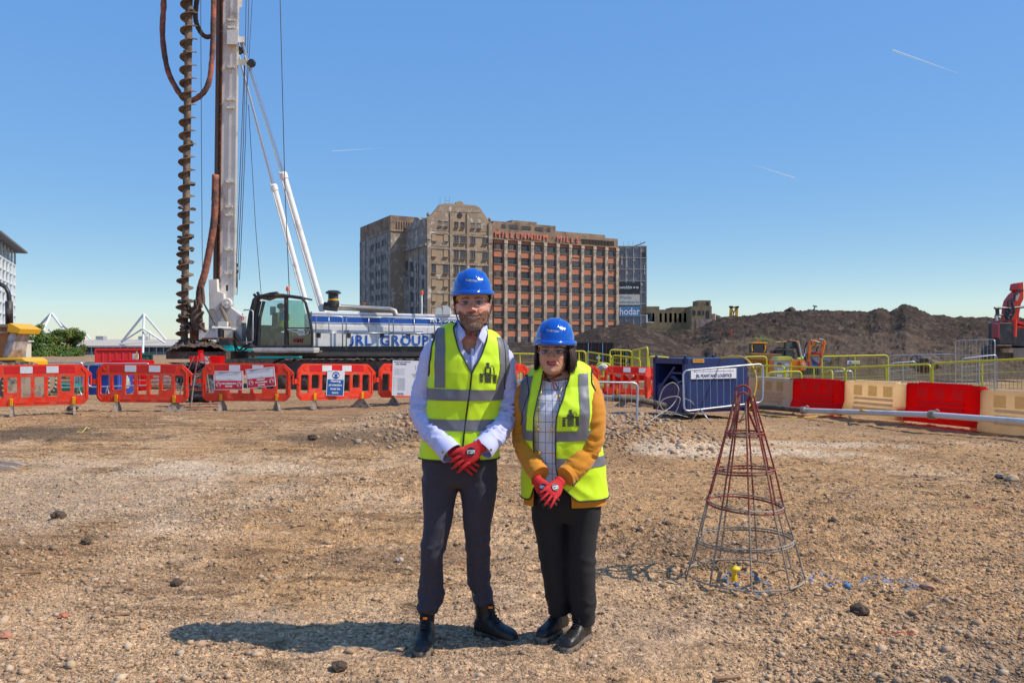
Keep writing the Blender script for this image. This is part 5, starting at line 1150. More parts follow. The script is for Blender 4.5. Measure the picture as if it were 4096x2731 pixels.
# cab
cd0, cd1 = DR-1.5, DR-.2
outc = [(997, 1388), (990, 1330), (1000, 1260), (1015, 1200), (1030, 1186), (1060, 1182), (1130, 1180), (1205, 1190), (1222, 1205), (1240, 1270), (1250, 1330), (1250, 1388)]
def XZ(pts): return [Q(x, y, cd0).xz[:] for x, y in pts]
def pane(pts, m, name, d=cd0, th=.02, inset=None):
    mb = MB(); mb.prism([Q(x, y, d).xz[:] for x, y in pts], d-DR, d-DR+th); return mb.build(name, m, cab)
cab = obj('cab_marker', bpy.data.meshes.new('e'), rig); cab.name = 'cab'
mb = MB()
def strut_(pts, d, w_=.07): mb.tube([Q(x, y, d) for x, y in pts], w_, 6)
for d in (cd0, cd1+.0):
    strut_([(1004, 1388), (996, 1330), (1006, 1260), (1022, 1200), (1035, 1190)], d, .10 if d == cd0 else .06); strut_([(1028, 1188), (1060, 1182), (1130, 1181), (1208, 1192)], d, .06); strut_([(1205, 1190), (1222, 1210), (1238, 1270), (1249, 1330), (1249, 1388)], d, .045); strut_([(1145, 1182), (1145, 1388)], d, .07); strut_([(1032, 1388), (1040, 1270), (1056, 1204)], d, .05); strut_([(1145, 1312), (1246, 1312)], d, .025); strut_([(1000, 1386), (1250, 1386)], d, .05)
mb.prism(XZ([(1030, 1194), (1060, 1184), (1130, 1182), (1208, 1194), (1210, 1187), (1130, 1176), (1060, 1176), (1025, 1187)]), cd0-DR, cd1-DR)
mb.prism(XZ([(990, 1335), (1004, 1258), (1026, 1198), (1042, 1205), (1030, 1260), (1022, 1388), (994, 1388)]), cd0-DR, cd0-DR+.12)
me_ = mb.mesh('cab', rigK); cab.data = me_
pane([(1056, 1206), (1140, 1192), (1140, 1384), (1030, 1384), (1040, 1280)], cabC, 'window'); pane([(1150, 1200), (1210, 1206), (1240, 1310), (1150, 1310)], cabG, 'door_window'); pane([(1150, 1316), (1243, 1316), (1246, 1380), (1150, 1380)], glassy('smoked_glass', (.22, .26, .26), .5), 'door_lower_pane', cd0+.02)
pane([(1040, 1204), (1210, 1200), (1244, 1384), (1020, 1384)], cabC, 'far_window', cd1)
mb = MB(); mb.prism([Q(x, y, cd1).xz[:] for x, y in ((1020, 1320), (1060, 1318), (1140, 1345), (1244, 1340), (1246, 1388), (1010, 1388))], .1, cd1-DR); mb.build('cab_wall', rigK, cab)
mb = MB(); qbox(mb, 1080, 1226, 1102, 1260, cd1-.1, cd1-.06); mb.build('notice_sheet', mat('grey_sheet', (.25, .27, .3)), cab)
mb = MB(); qbox(mb, 1040, 1300, 1068, 1330, cd0+.3, cd1-.2); qbox(mb, 1098, 1330, 1142, 1364, cd0+.3, cd1-.3); mb.prism([Q(x, y).xz[:] for x, y in ((1128, 1255), (1142, 1255), (1146, 1335), (1125, 1335))], -1.1, -.6); qbox(mb, 1110, 1360, 1130, 1384, cd0+.3, cd1-.4); mb.build('seat_and_console', rigG if False else mat('dark_seat', (.06, .06, .065), rough=.8), cab)
mb = MB(); qbox(mb, 1050, 1305, 1100, 1311, cd1-.35, cd1-.3); mb.build('warning_strip', mat('amber_strip', (.6, .4, .02)), cab)
mb = MB(); mb.tube([Q(1150, 1318, cd0-.05), Q(1220, 1340, cd0-.05), Q(1232, 1335, cd0-.05), Q(1234, 1325, cd0-.05)], .018, 6); mb.build('door_handle', galvM, cab)
mb = MB(); mb.tube([Q(975, 1243, cd0-.1), Q(978, 1239, cd0-.1), Q(1005, 1240, cd0-.1), Q(1012, 1246, cd0-.1), Q(1012, 1360, cd0-.1), Q(1006, 1368, cd0-.1), Q(972, 1370, cd0-.1)], .024, 6); mb.build('grab_rail', galvM, cab, smooth=True)
mb = MB(); mb.tube([Q(1045, 1183, cd0), Q(1080, 1174, cd0), Q(1108, 1170, cd0), Q(1115, 1178, cd0)], .04, 7); mb.box(Q(1020, 1182, cd0), (.12, .1, .07), ry=.9); mb.box(Q(1033, 1175, cd0), (.12, .1, .07), ry=1.1); mb.build('work_lights', rigK, cab)
mb = MB(); mb.lathe([(.0, 0), (.06, 0), (.06, .03), (.055, .12), (.03, .15), (0, .155)], Q(1151, 1164, cd0+.4), 12); o = mb.build('beacon', mat('orange_beacon', (.85, .12, .01), rough=.25), cab, smooth=40); mb = MB(); mb.lathe([(.02, 0), (.02, .13), (.05, .14)], Q(1151, 1180, cd0+.4), 8); mb.build('beacon_stem', galvM, cab)
mb = MB(); mb.lathe([(.115, -.01), (.115, .0)], Q(1204, 1329, cd0-.01), 24, 'y'); mb.build('number_disc', mat('pale_disc', (.55, .68, .7), rough=.5), cab); text('P32', .12, inkM, cab, Q(1204, 1329, cd0-.03), bold=.002); text('GMT', .15, mat('dull_red_print', (.3, .02, .02)), cab, Q(1192, 1362, cd0-.03), bold=.008)
# deck under the cab, body
mb = MB(); qbox(mb, 1012, 1390, 1255, 1403, cd0-.05, DR+1); mb.prism([Q(x, y, cd0).xz[:] for x, y in ((1012, 1403), (1255, 1403), (1255, 1410), (1050, 1410), (1018, 1408))], -1.5, 1); mb.build('deck', rigG, rig)
mb = MB(); qbox(mb, 990, 1408, 1900, 1424, DR-.9, DR+2); mb.build('underframe', mat('brown_steel', (.17, .13, .10), rough=.8, dirt=(.08, .06, .05)), rig)
A0, A1 = Q(1246, 1245, DR-.6), Q(1935, 1262, DR+1.4)
def bodypt(s, z, out=0): p = A0.lerp(A1, s); n = Vector((A1.y-A0.y, -(A1.x-A0.x), 0)).normalized(); return Vector((p.x, p.y, z))+n*out
zt0, zb0 = A0.z, Q(1246, 1388, DR-.6).z; zt1 = A1.z; 
def bq(mb, s0, s1, f0, f1, out=0., dep=.02):
    """band on the body side; f as fraction of height from bottom"""
    vs = []
    for o_ in (out, out-dep):
        for s, f in ((s0, f0), (s1, f0), (s1, f1), (s0, f1)): zt_ = zt0+(zt1-zt0)*s; vs.append(bodypt(s, zb0+(zt_-zb0)*f, o_))
    mb.add(vs, [(0, 1, 2, 3), (7, 6, 5, 4), (0, 4, 5, 1), (1, 5, 6, 2), (2, 6, 7, 3), (3, 7, 4, 0)])
mb = MB(); bq(mb, 0, 1, 0, 1, 0, 2.6); mb.build('body', rigW, rig, bevel=.02)
mb = MB(); bq(mb, 0.0, 1, .71, .875, .006, .006); bq(mb, 0, 1, .92, .935, .006, .006); bq(mb, 0, 1, .665, .68, .006, .006); mb.build('blue_stripe', rigB, rig)
for k, (a, b) in enumerate(((.005, .165), (.17, .355), (.36, .505), (.51, .655), (.66, .83), (.835, .99))):
    mb = MB(); bq(mb, a, b, .02, .60, .02, .02); q = mb.build('door_panel', rigW if k > 4 else mat('door_white', (.82, .80, .77), rough=.4, var=.05, dirt=(.4, .34, .28), damt=.2, ds=1.5), rig)
    mb = MB(); c = a+.02; bq(mb, c, c+.025, .27, .40, .03, .02); mb.build('latch', rigK, q)
bang = math.atan2(A1.y-A0.y, A1.x-A0.x)
def btxt(s, sz, m, f, z, b=0.): o = text(s, sz, m, rig, bodypt(f, z, .035), (PI/2, 0, bang), bold=b, extrude=.004); return o
H_ = zt0-zb0
for ch, s_ in (('R', .263), ('L', .312), ('G', .409), ('R', .467), ('O', .529), ('U', .590), ('P', .6425)): btxt(ch, .47, rigB, s_, zb0+.18*H_, .008)
mb = MB(); zc_ = zb0+.18*H_; mb.tube([bodypt(.2265, zc_+.155, .035), bodypt(.2265, zc_-.07, .035), bodypt(.2235, zc_-.125, .035), bodypt(.2165, zc_-.145, .035), bodypt(.2095, zc_-.125, .035)], .032, 8, flat=1); mb.build('lettering', rigB, rig, smooth=True)
btxt('HR 300-570', .185, whiteP, .748, zb0+.775*H_, .006); btxt('JRL', .13, rigB, .195, zb0+.44*H_, .003)
mb = MB(); bq(mb, .23, .69, .395, .425, .03, .008); mb.build('thin_stripe', rigB, rig); mb = MB(); bq(mb, .53, .57, .395, .425, .036, .008); bq(mb, .59, .615, .395, .425, .036, .008); mb.build('yellow_marks', mat('yellow_mark', (.8, .5, .02)), rig)
for k, (a, b, v) in enumerate(((.02, .165, .09), (.185, .425, .31), (.45, .69, .57), (.73, .97, .85))):
    f0, f1 = -.02, .86-.02*k; mb = MB(); pts = [bodypt(a, zb0+f0*H_, .22), bodypt(a, zb0+(f1-.04)*H_, .22), bodypt(a+.01, zb0+f1*H_, .22), bodypt(b-.01, zb0+f1*H_, .22), bodypt(b, zb0+(f1-.04)*H_, .22), bodypt(b, zb0+f0*H_, .22)]
    mb.tube(pts, .021, 6); mb.tube([bodypt(a, zb0+.40*H_, .22), bodypt(b, zb0+.40*H_, .22)], .017, 6); mb.tube([bodypt(v, zb0+.4*H_, .22), bodypt(v, zb0+f1*H_, .22)], .015, 6)
    mb.build('handrail', galvM, rig, smooth=True)
mb = MB(); bq(mb, 0, 1, -.08, 0, .12, .3); bq(mb, 0, 1, -.13, -.09, .3, .4)
for k in range(26): s = k/26+.01; mb.box(bodypt(s, zb0-.12*H_, .3), (.05, .1, .06))
mb.build('walkway', mat('grey_walkway', (.42, .41, .40), rough=.6, dirt=(.25, .18, .12), damt=.5, ds=2), rig)
for k, s in enumerate((.06, .12, .22, .36, .43, .55)): mb = MB(); bq(mb, s, s+.03, -.07, -.01, .13, .01); mb.build('scuffed_sticker', blueP if k % 2 else rigB, rig)
# exhaust, air filter
mb = MB(); c = Q(1333, 1240, DR); mb.lathe([(.0, .0), (.2, .0), (.2, .2), (.17, .22), (.17, .42), (.26, .46), (.26, .5), (.16, .56), (0, .57)], c+Vector((0, 0, .1)), 20); mb.tube([Q(1296, 1224, DR), Q(1350, 1230, DR)], .14, 14); mb.build('air_filter', rigK, rig, smooth=40)
mb = MB(); mb.lathe([(.178, 0), (.178, .05)], Q(1333, 1202, DR), 20); mb.build('yellow_band', yelP, rig)
mb = MB(); mb.tube([Q(1358, 1228, DR), Q(1362, 1229, DR), Q(1560, 1239, DR), Q(1578, 1245, DR), Q(1584, 1262, DR)], [.12, .1, .1, .1, .1], 12); mb.build('exhaust_pipe', mat('brushed_pipe', (.42, .39, .34), rough=.4, metal=.6, dirt=(.3, .24, .18)), rig, smooth=40)
mb = MB(); mb.lathe([(.07, 0), (.07, .09), (.1, .1), (.1, .13)], Q(1453, 1226, DR+.6), 10); mb.build('vent_stub', rustM, rig)
mb = MB(); mb.cyl(Q(1687, 1255, DR+.5), Q(1687, 1180, DR+.5), .03, n=8); mb.build('beacon_pole', rigW, rig); mb = MB(); mb.lathe([(0, 0), (.055, 0), (.05, .11), (.03, .14), (0, .145)], Q(1687, 1179, DR+.5), 12); mb.build('beacon', MATS['orange_beacon'], rig)
mb = MB(); mb.prism([Q(x, y, DR+.8).xz[:] for x, y in ((1742, 1258), (1742, 1226), (1765, 1232), (1768, 1258))], .8, 1.0); mb.prism([Q(x, y, DR+.8).xz[:] for x, y in ((1772, 1258), (1772, 1222), (1784, 1221), (1800, 1232), (1802, 1258))], .8, 1.0); mb.build('lifting_lug', rigW, rig)
# crawler tracks
trackM = mat('track_steel', (.045, .038, .034), rough=.7, var=.4, vs=5, dirt=(.14, .10, .075), damt=.45, ds=4)
for dd in (DR-1.9, DR+1.6):
    x0, x1 = Q(1075, 0, dd).x, Q(1880, 0, dd).x; mb = MB(); n = 20; r_ = .46; prof = [(x0+r_-r_*math.sin(PI*k/n), .5-r_*math.cos(PI*k/n)*-1) for k in range(n+1)][::-1]
    loop = [Vector((x0+r_+r_*math.cos(a), 0, .48+r_*math.sin(a))) for a in [PI/2+PI*k/12 for k in range(13)]]+[Vector((x1-r_+r_*math.cos(a), 0, .48+r_*math.sin(a))) for a in [-PI/2+PI*k/12 for k in range(13)]]
    mb.prism([(p.x, p.z) for p in loop], dd-DR, dd-DR+.75); q = mb.build('track', trackM, rig)
    mb = MB(); mb.box((0, 0, 0), (.17, .82, .05)); pad = mb.mesh('track_pad', trackM); m_ = int((x1-x0-2*r_)/.22)
    for k in range(m_):
        for z in (.95, .02): p = obj('track_pad', pad, q); p.location = (x0+r_+k*.22, dd-DR+.37, z)
    for k in range(9): mb = MB(); mb.lathe([(.05, -.06), (.17, -.03), (.17, .03)], (x0+r_+k*(x1-x0-2*r_)/8, dd-DR-.02, .3), 14, 'y'); mb.build('roller', trackM, q)
    mb = MB(); mb.box(((x0+x1)/2, dd-DR-.03, .55), (x1-x0-1.2, .1, .12)); mb.build('track_beam', rigK, q)
mb = MB(); x0, x1 = Q(1075, 0, DR-1.9).x, Q(1880, 0, DR-1.9).x; G = [[Vector((x0+.4+(x1-x0-.8)*i/90, -1.95+.8*j/6, .99+.05*mnoise.noise(Vector((i*.5, j, 0)))+.03*mnoise.noise(Vector((i*2.5, j*2, 0))))) for j in range(7)] for i in range(91)]; mb.grid(G); o = mb.build('track_dirt', mudM, rig); o['kind'] = 'stuff'
mb = MB(); mb.box((Q(1500, 0, DR).x, .3, .95), (4.5, 2.2, .9)); mb.build('car_body', rigK, rig)
# ------------------------------------------------------------ clutter behind the barriers, left
def TH(name, label, cat, px, d, z=None, rz=0, group=None):
    v = P(px, 0, d); z = float(ground_z(v.x, d)) if z is None else z; t = thing(name, label, cat, (v.x, d, z), rz, group); return t, Vector((v.x, d, z))
def blk(t, o, x0, y0, x1, y1, d0, d1, name, m, bevel=0):
    a = P(x0, y0, d0)-o; b = P(x1, y1, d0)-o; mb = MB(); mb.box(((a.x+b.x)/2, (d0+d1)/2-o.y, (a.z+b.z)/2), (abs(b.x-a.x), d1-d0, abs(a.z-b.z))); return mb.build(name, m, t, bevel=bevel)
# red shipping container
cR = mat('container_red', (.52, .012, .018), rough=.5, var=.1, dirt=(.3, .06, .05), damt=.15, ds=1); cG = mat('container_green', (.02, .10, .07), rough=.5, var=.1)
def container(label, px0, px1, py, d, h, m, lw=2.6, z=None):
    a = P(px0, py, d); b = P(px1, py, d); t = thing('shipping_container', label, 'container', (a.x, d, a.z-h), R(26)); W_ = (b.x-a.x)/math.cos(R(26))*1.02
    mb = MB(); mb.box((W_/2, lw/2+.04, h/2), (W_, lw, h-.1)); n = int(W_/.42); G = []
    for k in range(n*4+1): ph = k % 4; G.append((W_*k/(n*4), -.0 if ph in (0, 1) else .10))
    mb.grid([[Vector((x, y, z_)) for x, y in G] for z_ in (.08, h-.12)]); mb.build('corrugated_wall', m, t)
    for z_ in (.06, h-.07): mb = MB(); mb.box((W_/2, -.02, z_), (W_, .12, .15)); mb.build('rail', m, t)
    for x in (.06, W_-.06): mb = MB(); mb.box((x, -.02, h/2), (.13, .14, h)); mb.build('corner_post', m, t)
    return t
container('bright red shipping container standing behind the second barrier', 379, 530, 1393, 62, 2.5, cR)
container('dark green shipping container right of the red one', 529, 596, 1413, 70, 2.3, cG)
t, o = TH('hoarding_sign', 'white board with a yellow and green emblem between the two containers', 'sign', 545, 60)
blk(t, o, 530, 1414, 552, 1436, 60, 60.1, 'board', whiT); mb = MB(); a = P(536, 1431, 59.95)-o; mb.prism([(a.x, a.z), (a.x+.2, a.z), (a.x+.33, a.z+.3), (a.x+.2, a.z+.3)], -.06, -.04); mb.build('emblem', yelP, t); mb = MB(); mb.beam((.0, .1, 0), (.0, .1, .9), .08, .08); mb.build('post', galvM, t)
# cream cabin
t, o = TH('site_cabin', 'small cream site cabin in front of the trees at the left', 'cabin', 80, 45)
blk(t, o, 62, 1366, 104, 1460, 45, 45.5, 'wall', mat('cabin_cream', (.62, .55, .42), rough=.7, var=.08)); blk(t, o, 60, 1361, 106, 1367, 44.9, 45.6, 'roof', rigG); blk(t, o, 46, 1408, 63, 1460, 45, 45.4, 'annex', MATS['cabin_cream'])
for x in (70, 80, 89, 98): blk(t, o, x, 1398, x+2, 1403, 44.95, 45, 'vent', inkM)
# dumper at the left edge
dump = mat('dumper_orange', (.55, .16, .02), rough=.5, var=.15, vs=2, dirt=(.3, .18, .1), damt=.45, ds=2); dumpY = mat('machine_yellow', (.80, .40, .01), rough=.4, var=.08, dirt=(.4, .28, .15), damt=.2, ds=3); tyreM = mat('muddy_tyre', (.06, .055, .05), rough=.85, var=.3, vs=4, dirt=(.30, .23, .17), damt=.6, ds=2.5, bump=.3, bs=20)
t, o = TH('site_dumper', 'yellow and orange tipping dumper with a black roll bar at the left edge', 'dumper', 0, 18.6)
mb = MB(); mb.prism([(P(x, y, 18.4)-o).xz[:] for x, y in ((-180, 1296), (49, 1300), (46, 1338), (24, 1430), (-150, 1430))], -.3, .35); mb.build('skip', dump, t, bevel=.02)
mb = MB(); mb.prism([(P(x, y, 18.4)-o).xz[:] for x, y in ((-180, 1300), (50, 1297), (50, 1308), (-180, 1310))], -.38, -.3); mb.prism([(P(x, y, 18.4)-o).xz[:] for x, y in ((-180, 1322), (48, 1325), (47, 1334), (-180, 1334))], -.37, -.3); mb.build('skip_rim', mat('muddy_rim', (.33, .24, .16), rough=.9, var=.3, vs=5), t)
mb = MB(); mb.prism([(P(x, y, 18.4)-o).xz[:] for x, y in ((52, 1297), (62, 1293), (104, 1315), (96, 1336), (88, 1333), (50, 1328))], -.4, .4); mb.build('hinge_arm', dumpY, t, bevel=.01)
mb = MB(); mb.prism([(P(x, y, 18.4)-o).xz[:] for x, y in ((54, 1324), (78, 1336), (62, 1400), (44, 1430), (24, 1430))], -.33, .2); mb.build('side_plate', mat('scraped_grey', (.42, .38, .37), rough=.6, var=.5, vs=4, dirt=(.2, .12, .09), damt=.4, ds=3), t)
mb = MB(); mb.prism([(P(x, y, 18.4)-o).xz[:] for x, y in ((-150, 1431), (104, 1431), (122, 1444), (122, 1500), (-150, 1500))], -.35, .5); mb.build('chassis', dumpY, t, bevel=.02); mb = MB(); mb.prism([(P(x, y, 18.4)-o).xz[:] for x, y in ((10, 1441), (82, 1440), (72, 1446), (20, 1448))], -.37, -.34); mb.build('recess', inkM, t)
mb = MB(); mb.tube([P(x, y, 19.4)-o for x, y in ((-40, 1128), (0, 1136), (22, 1148), (34, 1172), (38, 1205), (38, 1300))], .05, 8); mb.tube([P(40, 1204, 19.4)-o, P(45, 1300, 19.4)-o], .03, 6); mb.tube([P(36, 1204, 19.4)-o, P(37, 1300, 19.4)-o], .085, 8); mb.build('roll_bar', rigK, t, smooth=True)
def tyre(t, c, r, w_, ang=0):
    n = 30; q = obj('wheel', bpy.data.meshes.new('w'), t); mb = MB(); mb.lathe([(r*.5, -w_/2), (r*.93, -w_/2), (r, -w_/2+.04), (r, w_/2-.04), (r*.93, w_/2), (r*.5, w_/2)], (0, 0, 0), 36, 'y')
    for k in range(n):
        a = 2*PI*k/n
        for s in (-1, 1): p = Vector((math.cos(a)*r*1.02, s*w_*.26, math.sin(a)*r*1.02)); mb.box(p, (.05, w_*.5, .055), M=Matrix.Rotation(-a, 3, 'Y') @ Matrix.Rotation(s*.6, 3, 'X'))
    q.data = mb.mesh('wheel', tyreM); q.location = c; q.rotation_euler = (0, 0, ang)
    mb = MB(); mb.lathe([(r*.5, -w_*.35), (r*.5, w_*.2), (.1, -w_*.1), (.1, -w_*.4)], (0, 0, 0), 20, 'y'); mb.build('rim', dumpY, q, smooth=40)
for px, dd, an in ((-25, 17.9, .75), (92, 18.3, .95), (130, 20.2, .95)): c = P(px, 0, dd); tyre(t, (c.x-o.x, dd-o.y, float(ground_z(c.x, dd))-o.z+.47), .48, .38, an)
# blue skip, broken concrete, red stacked barriers, white barriers, pallets, green hose
def simple(name, label, cat, px, d, parts, rz=0, group=None):
    t, o = TH(name, label, cat, px, d, rz=rz, group=group)
    for nm, m, fn in parts: mb = MB(); fn(mb); mb.build(nm, m, t)
    return t
blueS = mat('blue_steel_bin', (.02, .06, .36), rough=.45, var=.12, vs=3, dirt=(.3, .32, .4), damt=.08, ds=20)
simple('steel_bin', 'blue steel waste bin seen through the gap between the first two barriers', 'bin', 395, 22, [('body', blueS, lambda m: m.box((0, .5, .42), (.98, .9, .8))), ('rim', galvM, lambda m: [m.beam((-.5, .02, .86), (.5, .02, .86), .07, .05), m.beam((-.52, .02, 0), (-.52, .02, .95), .05, .05)])])
ped_fence('silver pedestrian fence in front of the blue bin', [pq(352, 1548, 20.2), pq(600, 1540, 20.6), pq(600, 1452, 20.6), pq(352, 1455, 20.2)], 6, (.3, .75), group=None)
ped_fence('silver pedestrian fence behind the leftmost barrier', [pq(140, 1552, 20.8), pq(332, 1548, 21.2), pq(332, 1448, 21.2), pq(140, 1450, 20.8)], 9, (.2, .9), group=None)
for k, (lab, px, d, z, rz) in enumerate((('lowest red plastic barrier in the leaning stack behind the second barrier', 510, 24, .0, .1), ('middle red plastic barrier of the leaning stack', 516, 24.15, .3, .14), ('uppermost red plastic barrier of the leaning stack', 524, 24.3, .6, .08))):
    t, o = TH('water_barrier', lab, 'water barrier', px, d, rz=rz, group='red barriers stacked behind the fence'); t.location.z += z; mb = MB(); mb.prism([(-.65, 0), (.65, 0), (.62, .28), (-.45, .30), (-.6, .2)], -.2, .2); mb.build('shell', redW, t, bevel=.03)
    for j in range(2): mb = MB(); mb.box((0, -.21, .09+.1*j), (1.0, .03, .04)); mb.build('rib', redW, t)
lump('broken_slab', 'upright broken grey concrete slab in front of the red stack', 'slab', GP(462, 22.5, .3), .32, mat('broken_concrete', (.42, .40, .37), rough=.95, var=.3, vs=6, bump=.4, bs=20), 4, 1.2)
for k, (lab, px, d, rz) in enumerate((('dirty white water barrier lying behind the second barrier', 655, 25, .05), ('dirty white water barrier farther right, by the black sheet', 745, 27, .0))):
    t, o = TH('water_barrier', lab, 'water barrier', px, d, rz=rz, group='white water barriers behind the fence'); mb = MB(); mb.prism([(-.75, .05), (.85, .0), (.85, .5), (.5, .52), (.5, .72), (.2, .72), (.2, .52), (-.3, .55), (-.3, .72), (-.6, .72), (-.62, .5), (-.85, .3)], -.2, .2); mb.build('shell', mat('dirty_white_plastic', (.62, .60, .55), rough=.5, dirt=(.4, .33, .25), damt=.4, ds=2), t, bevel=.03)
    for j in range(3): mb = MB(); mb.box((.2, -.21, .15+.12*j), (1.1, .04, .05)); mb.build('rib', MATS['dirty_white_plastic'], t)
simple('black_sheet', 'crumpled black sheeting hanging behind the second barrier', 'sheet', 740, 21, [('sheet', mat('black_sheet_plastic', (.035, .035, .04), rough=.5, bump=.8, bs=5), lambda m: m.grid([[Vector((-.45+.9*i/8+.1*math.sin(j), .12*math.sin(i*1.7+j), .95-.65*j/6*(1-.5*abs(i-4)/4)-.0)) for i in range(9)] for j in range(7)]))])
greenP = mat('green_plastic', (.01, .22, .14), rough=.4, var=.1); limeP = mat('lime_plastic', (.10, .62, .05), rough=.4)
simple('spill_tray', 'low teal green tray on a pallet behind the leftmost barrier', 'tray', 252, 21.8, [('tray', greenP, lambda m: m.prism([(-.5, 0), (.55, 0), (.6, .12), (.3, .2), (-.35, .2), (-.55, .1)], -.3, .3)), ('pallet', mat('raw_timber', (.35, .25, .15), rough=.9), lambda m: [m.box((x, 0, -.06), (.3, .6, .09)) for x in (-.35, 0, .35)])]).location.z += .12
simple('lime_bag', 'small lime green bag lying on the teal tray', 'bag', 218, 21.6, [('bag', limeP, lambda m: m.sphere((0, 0, .42), (.17, .12, .08), 12, 8))]); 
simple('timber_stack', 'brown boards and a rusty plate stacked behind the leftmost barrier', 'timber stack', 222, 25, [('board', MATS['raw_timber'], lambda m: [m.box((0, .1*k, .2+.12*k), (1.5-.1*k, .3, .07)) for k in range(4)]), ('plate', rustM, lambda m: m.box((-.1, -.2, .45), (1.1, .04, .28)))])
for k, (px, m_, h, lab) in enumerate(((156, 'dirty_white_plastic', .55, 'white bag standing beside the big tyres'), (318, 'galvanised_steel', .9, 'grey steel bollard behind the right end of the leftmost barrier'))):
    simple('bag' if k == 0 else 'bollard', lab, 'bag' if k == 0 else 'bollard', px, 22.5, [('body', MATS[m_], lambda m, h=h: m.lathe([(.15, 0), (.17, h*.3), (.15, h*.9), (.05, h)], (0, 0, 0), 14))])
# teal machine behind the rig
teal = mat('teal_paint', (.0, .36, .34), rough=.4, var=.1); 
t, o = TH('tracked_crane', 'teal green machine parked behind the drilling rig', 'machine', 1000, 42)
mb = MB(); mb.box((0, 0, .9), (5.6, 2.2, .5)); mb.box((-1.0, 0, 1.5), (.9, 1.8, .9)); mb.tube([(1.2, -1, 1.2), (3.1, -1, 1.15)], .17, 8); mb.build('house', teal, t, bevel=.04); mb = MB(); mb.box((0, 0, .35), (5.0, 2.4, .6)); mb.build('track', trackM, t); mb = MB(); mb.box((-1.0, -.92, 1.6), (.6, .03, .5)); mb.build('window', darkM, t)
t, o = TH('tracked_crane', 'pink and teal plant glimpsed beneath the white rig body', 'machine', 1520, 44); mb = MB(); mb.box((0, 0, .95), (2.6, 2, .5)); mb.build('house', mat('pink_paint', (.6, .2, .25), rough=.5), t, bevel=.05); mb = MB(); mb.box((0, 0, .4), (2.4, 1.8, .6)); mb.build('track', trackM, t)
t, o = TH('site_bench', 'white and red trestle with clutter behind the third barrier', 'trestle', 830, 24); mb = MB(); mb.box((0, 0, .85), (.9, .4, .35)); mb.build('box', redW, t); mb = MB(); mb.box((.0, -.22, .85), (.25, .03, .33)); mb.build('white_panel', whiT, t); mb = MB(); [mb.tube([(x, 0, .7), (x*1.2, .1, 0)], .025, 5) for x in (-.35, .35)]; mb.build('leg', galvM, t)
lump('tarp_heap', 'heap of black sheeting behind the third barrier', 'tarpaulin', GP(822, 20, .2), .4, MATS['black_sheet_plastic'], 7, .8)

# ------------------------------------------------------------ rebar cages
rebR = mat('red_rebar', (.27, .035, .028), rough=.75, var=.35, vs=14, bump=.8, bs=140, dirt=(.30, .22, .16), damt=.35, ds=5); rebG = mat('dusty_rebar', (.30, .235, .18), rough=.85, var=.35, vs=18, bump=.8, bs=140, dirt=(.42, .35, .28), damt=.35, ds=9)
def ribbed(pts, r, m=.0): return pts
def reb(mb, pts, r, n=7, closed=False):
    mb.tube(pts, r, n, closed=closed); tot = 0; N = len(pts)
    for i in range(N if closed else N-1):
        a, b = Vector(pts[i]), Vector(pts[(i+1) % N]); L = (b-a).length; k = 0; u = (b-a).normalized() if L > 0 else Vector((0, 0, 1))
        s = (tot//.022+1)*.022-tot
        while s < L: p = a+u*s; mb.tube([p-u*.003, p+u*.003], r*1.17, 5); s += .022
        tot += L
def cage(label, loc, rings, top, r, nb, name='rebar_cage', sc=1., rib=True, phase=0., mR=rebR, mG=rebG, redz=.75):
    t = thing(name, label, 'rebar cage', loc); R0 = rings[0][0]
    for k, (rad, z, tx, ty, two) in enumerate(rings):
        for j in range(two):
            mb = MB(); pts = []
            for i in range(49): a = 2*PI*i/48*(1.0)+k*1.3+j*.2; pts.append(Vector((math.cos(a)*(rad+.002*j), math.sin(a)*(rad+.002*j), z+tx*math.cos(a)+ty*math.sin(a)+j*.018)))
            (reb if rib else lambda m_, p, r_: m_.tube(p, r_, 5))(mb, pts, r); mb.build('ring', mR if z > redz or (k >= 2 and j == 0) else mG, t)
    for k in range(nb):
        a = 2*PI*k/nb+phase; pts = [Vector((math.cos(a)*(rad+r*1.5), math.sin(a)*(rad+r*1.5), z+tx*math.cos(a)+ty*math.sin(a))) for rad, z, tx, ty, two in rings]
        d = (pts[-1]-pts[-2]).normalized(); ln = rings[-1][1]; pts.append(pts[-1]+d*top*(.85+.15*((k*7) % 3)/2))
        for q in range(2):
            sub = pts[q*0:3] if q == 0 else pts[2:]
            mb = MB(); (reb if rib else lambda m_, p, r_: m_.tube(p, r_, 5))(mb, sub, r*.95); mb.build('bar', mG if q == 0 else mR, t)
    return t
cg = P(2978, 0, 5.28); cz = max(float(ground_z(cg.x+.37*math.cos(a), 5.28+.37*math.sin(a))) for a in [.3*k for k in range(21)])-.004
tw = cage('cone of tied rusty bars standing on the gravel at the right', (cg.x, 5.28, cz+.012), [(.368, 0, 0, 0, 1), (.306, .222, .010, 0, 2), (.241, .455, -.014, .012, 2), (.185, .675, .006, -.006, 2), (.120, .918, 0, 0, 2)], .27, .0062, 9, phase=.35, redz=.66)
for s, dx in ((0, 0), (1, .02)):
    mb = MB(); w1, zt_ = .050-.012*s, 1.245-.045*s; pts = [Vector((-.10+dx, -.05+s*.1, .90)), Vector((-w1-.0, -.02+s*.04, zt_-.12))]+[Vector((-w1*math.cos(PI*i/10), -.0, zt_-.045+.045*math.sin(PI*i/10))) for i in range(11)]+[Vector((w1, -.02+s*.04, zt_-.12)), Vector((.10+dx, -.05+s*.1, .90))]
    for p in pts: p.x -= .01
    reb(mb, pts, .0078); mb.build('lifting_loop', rebR, tw)
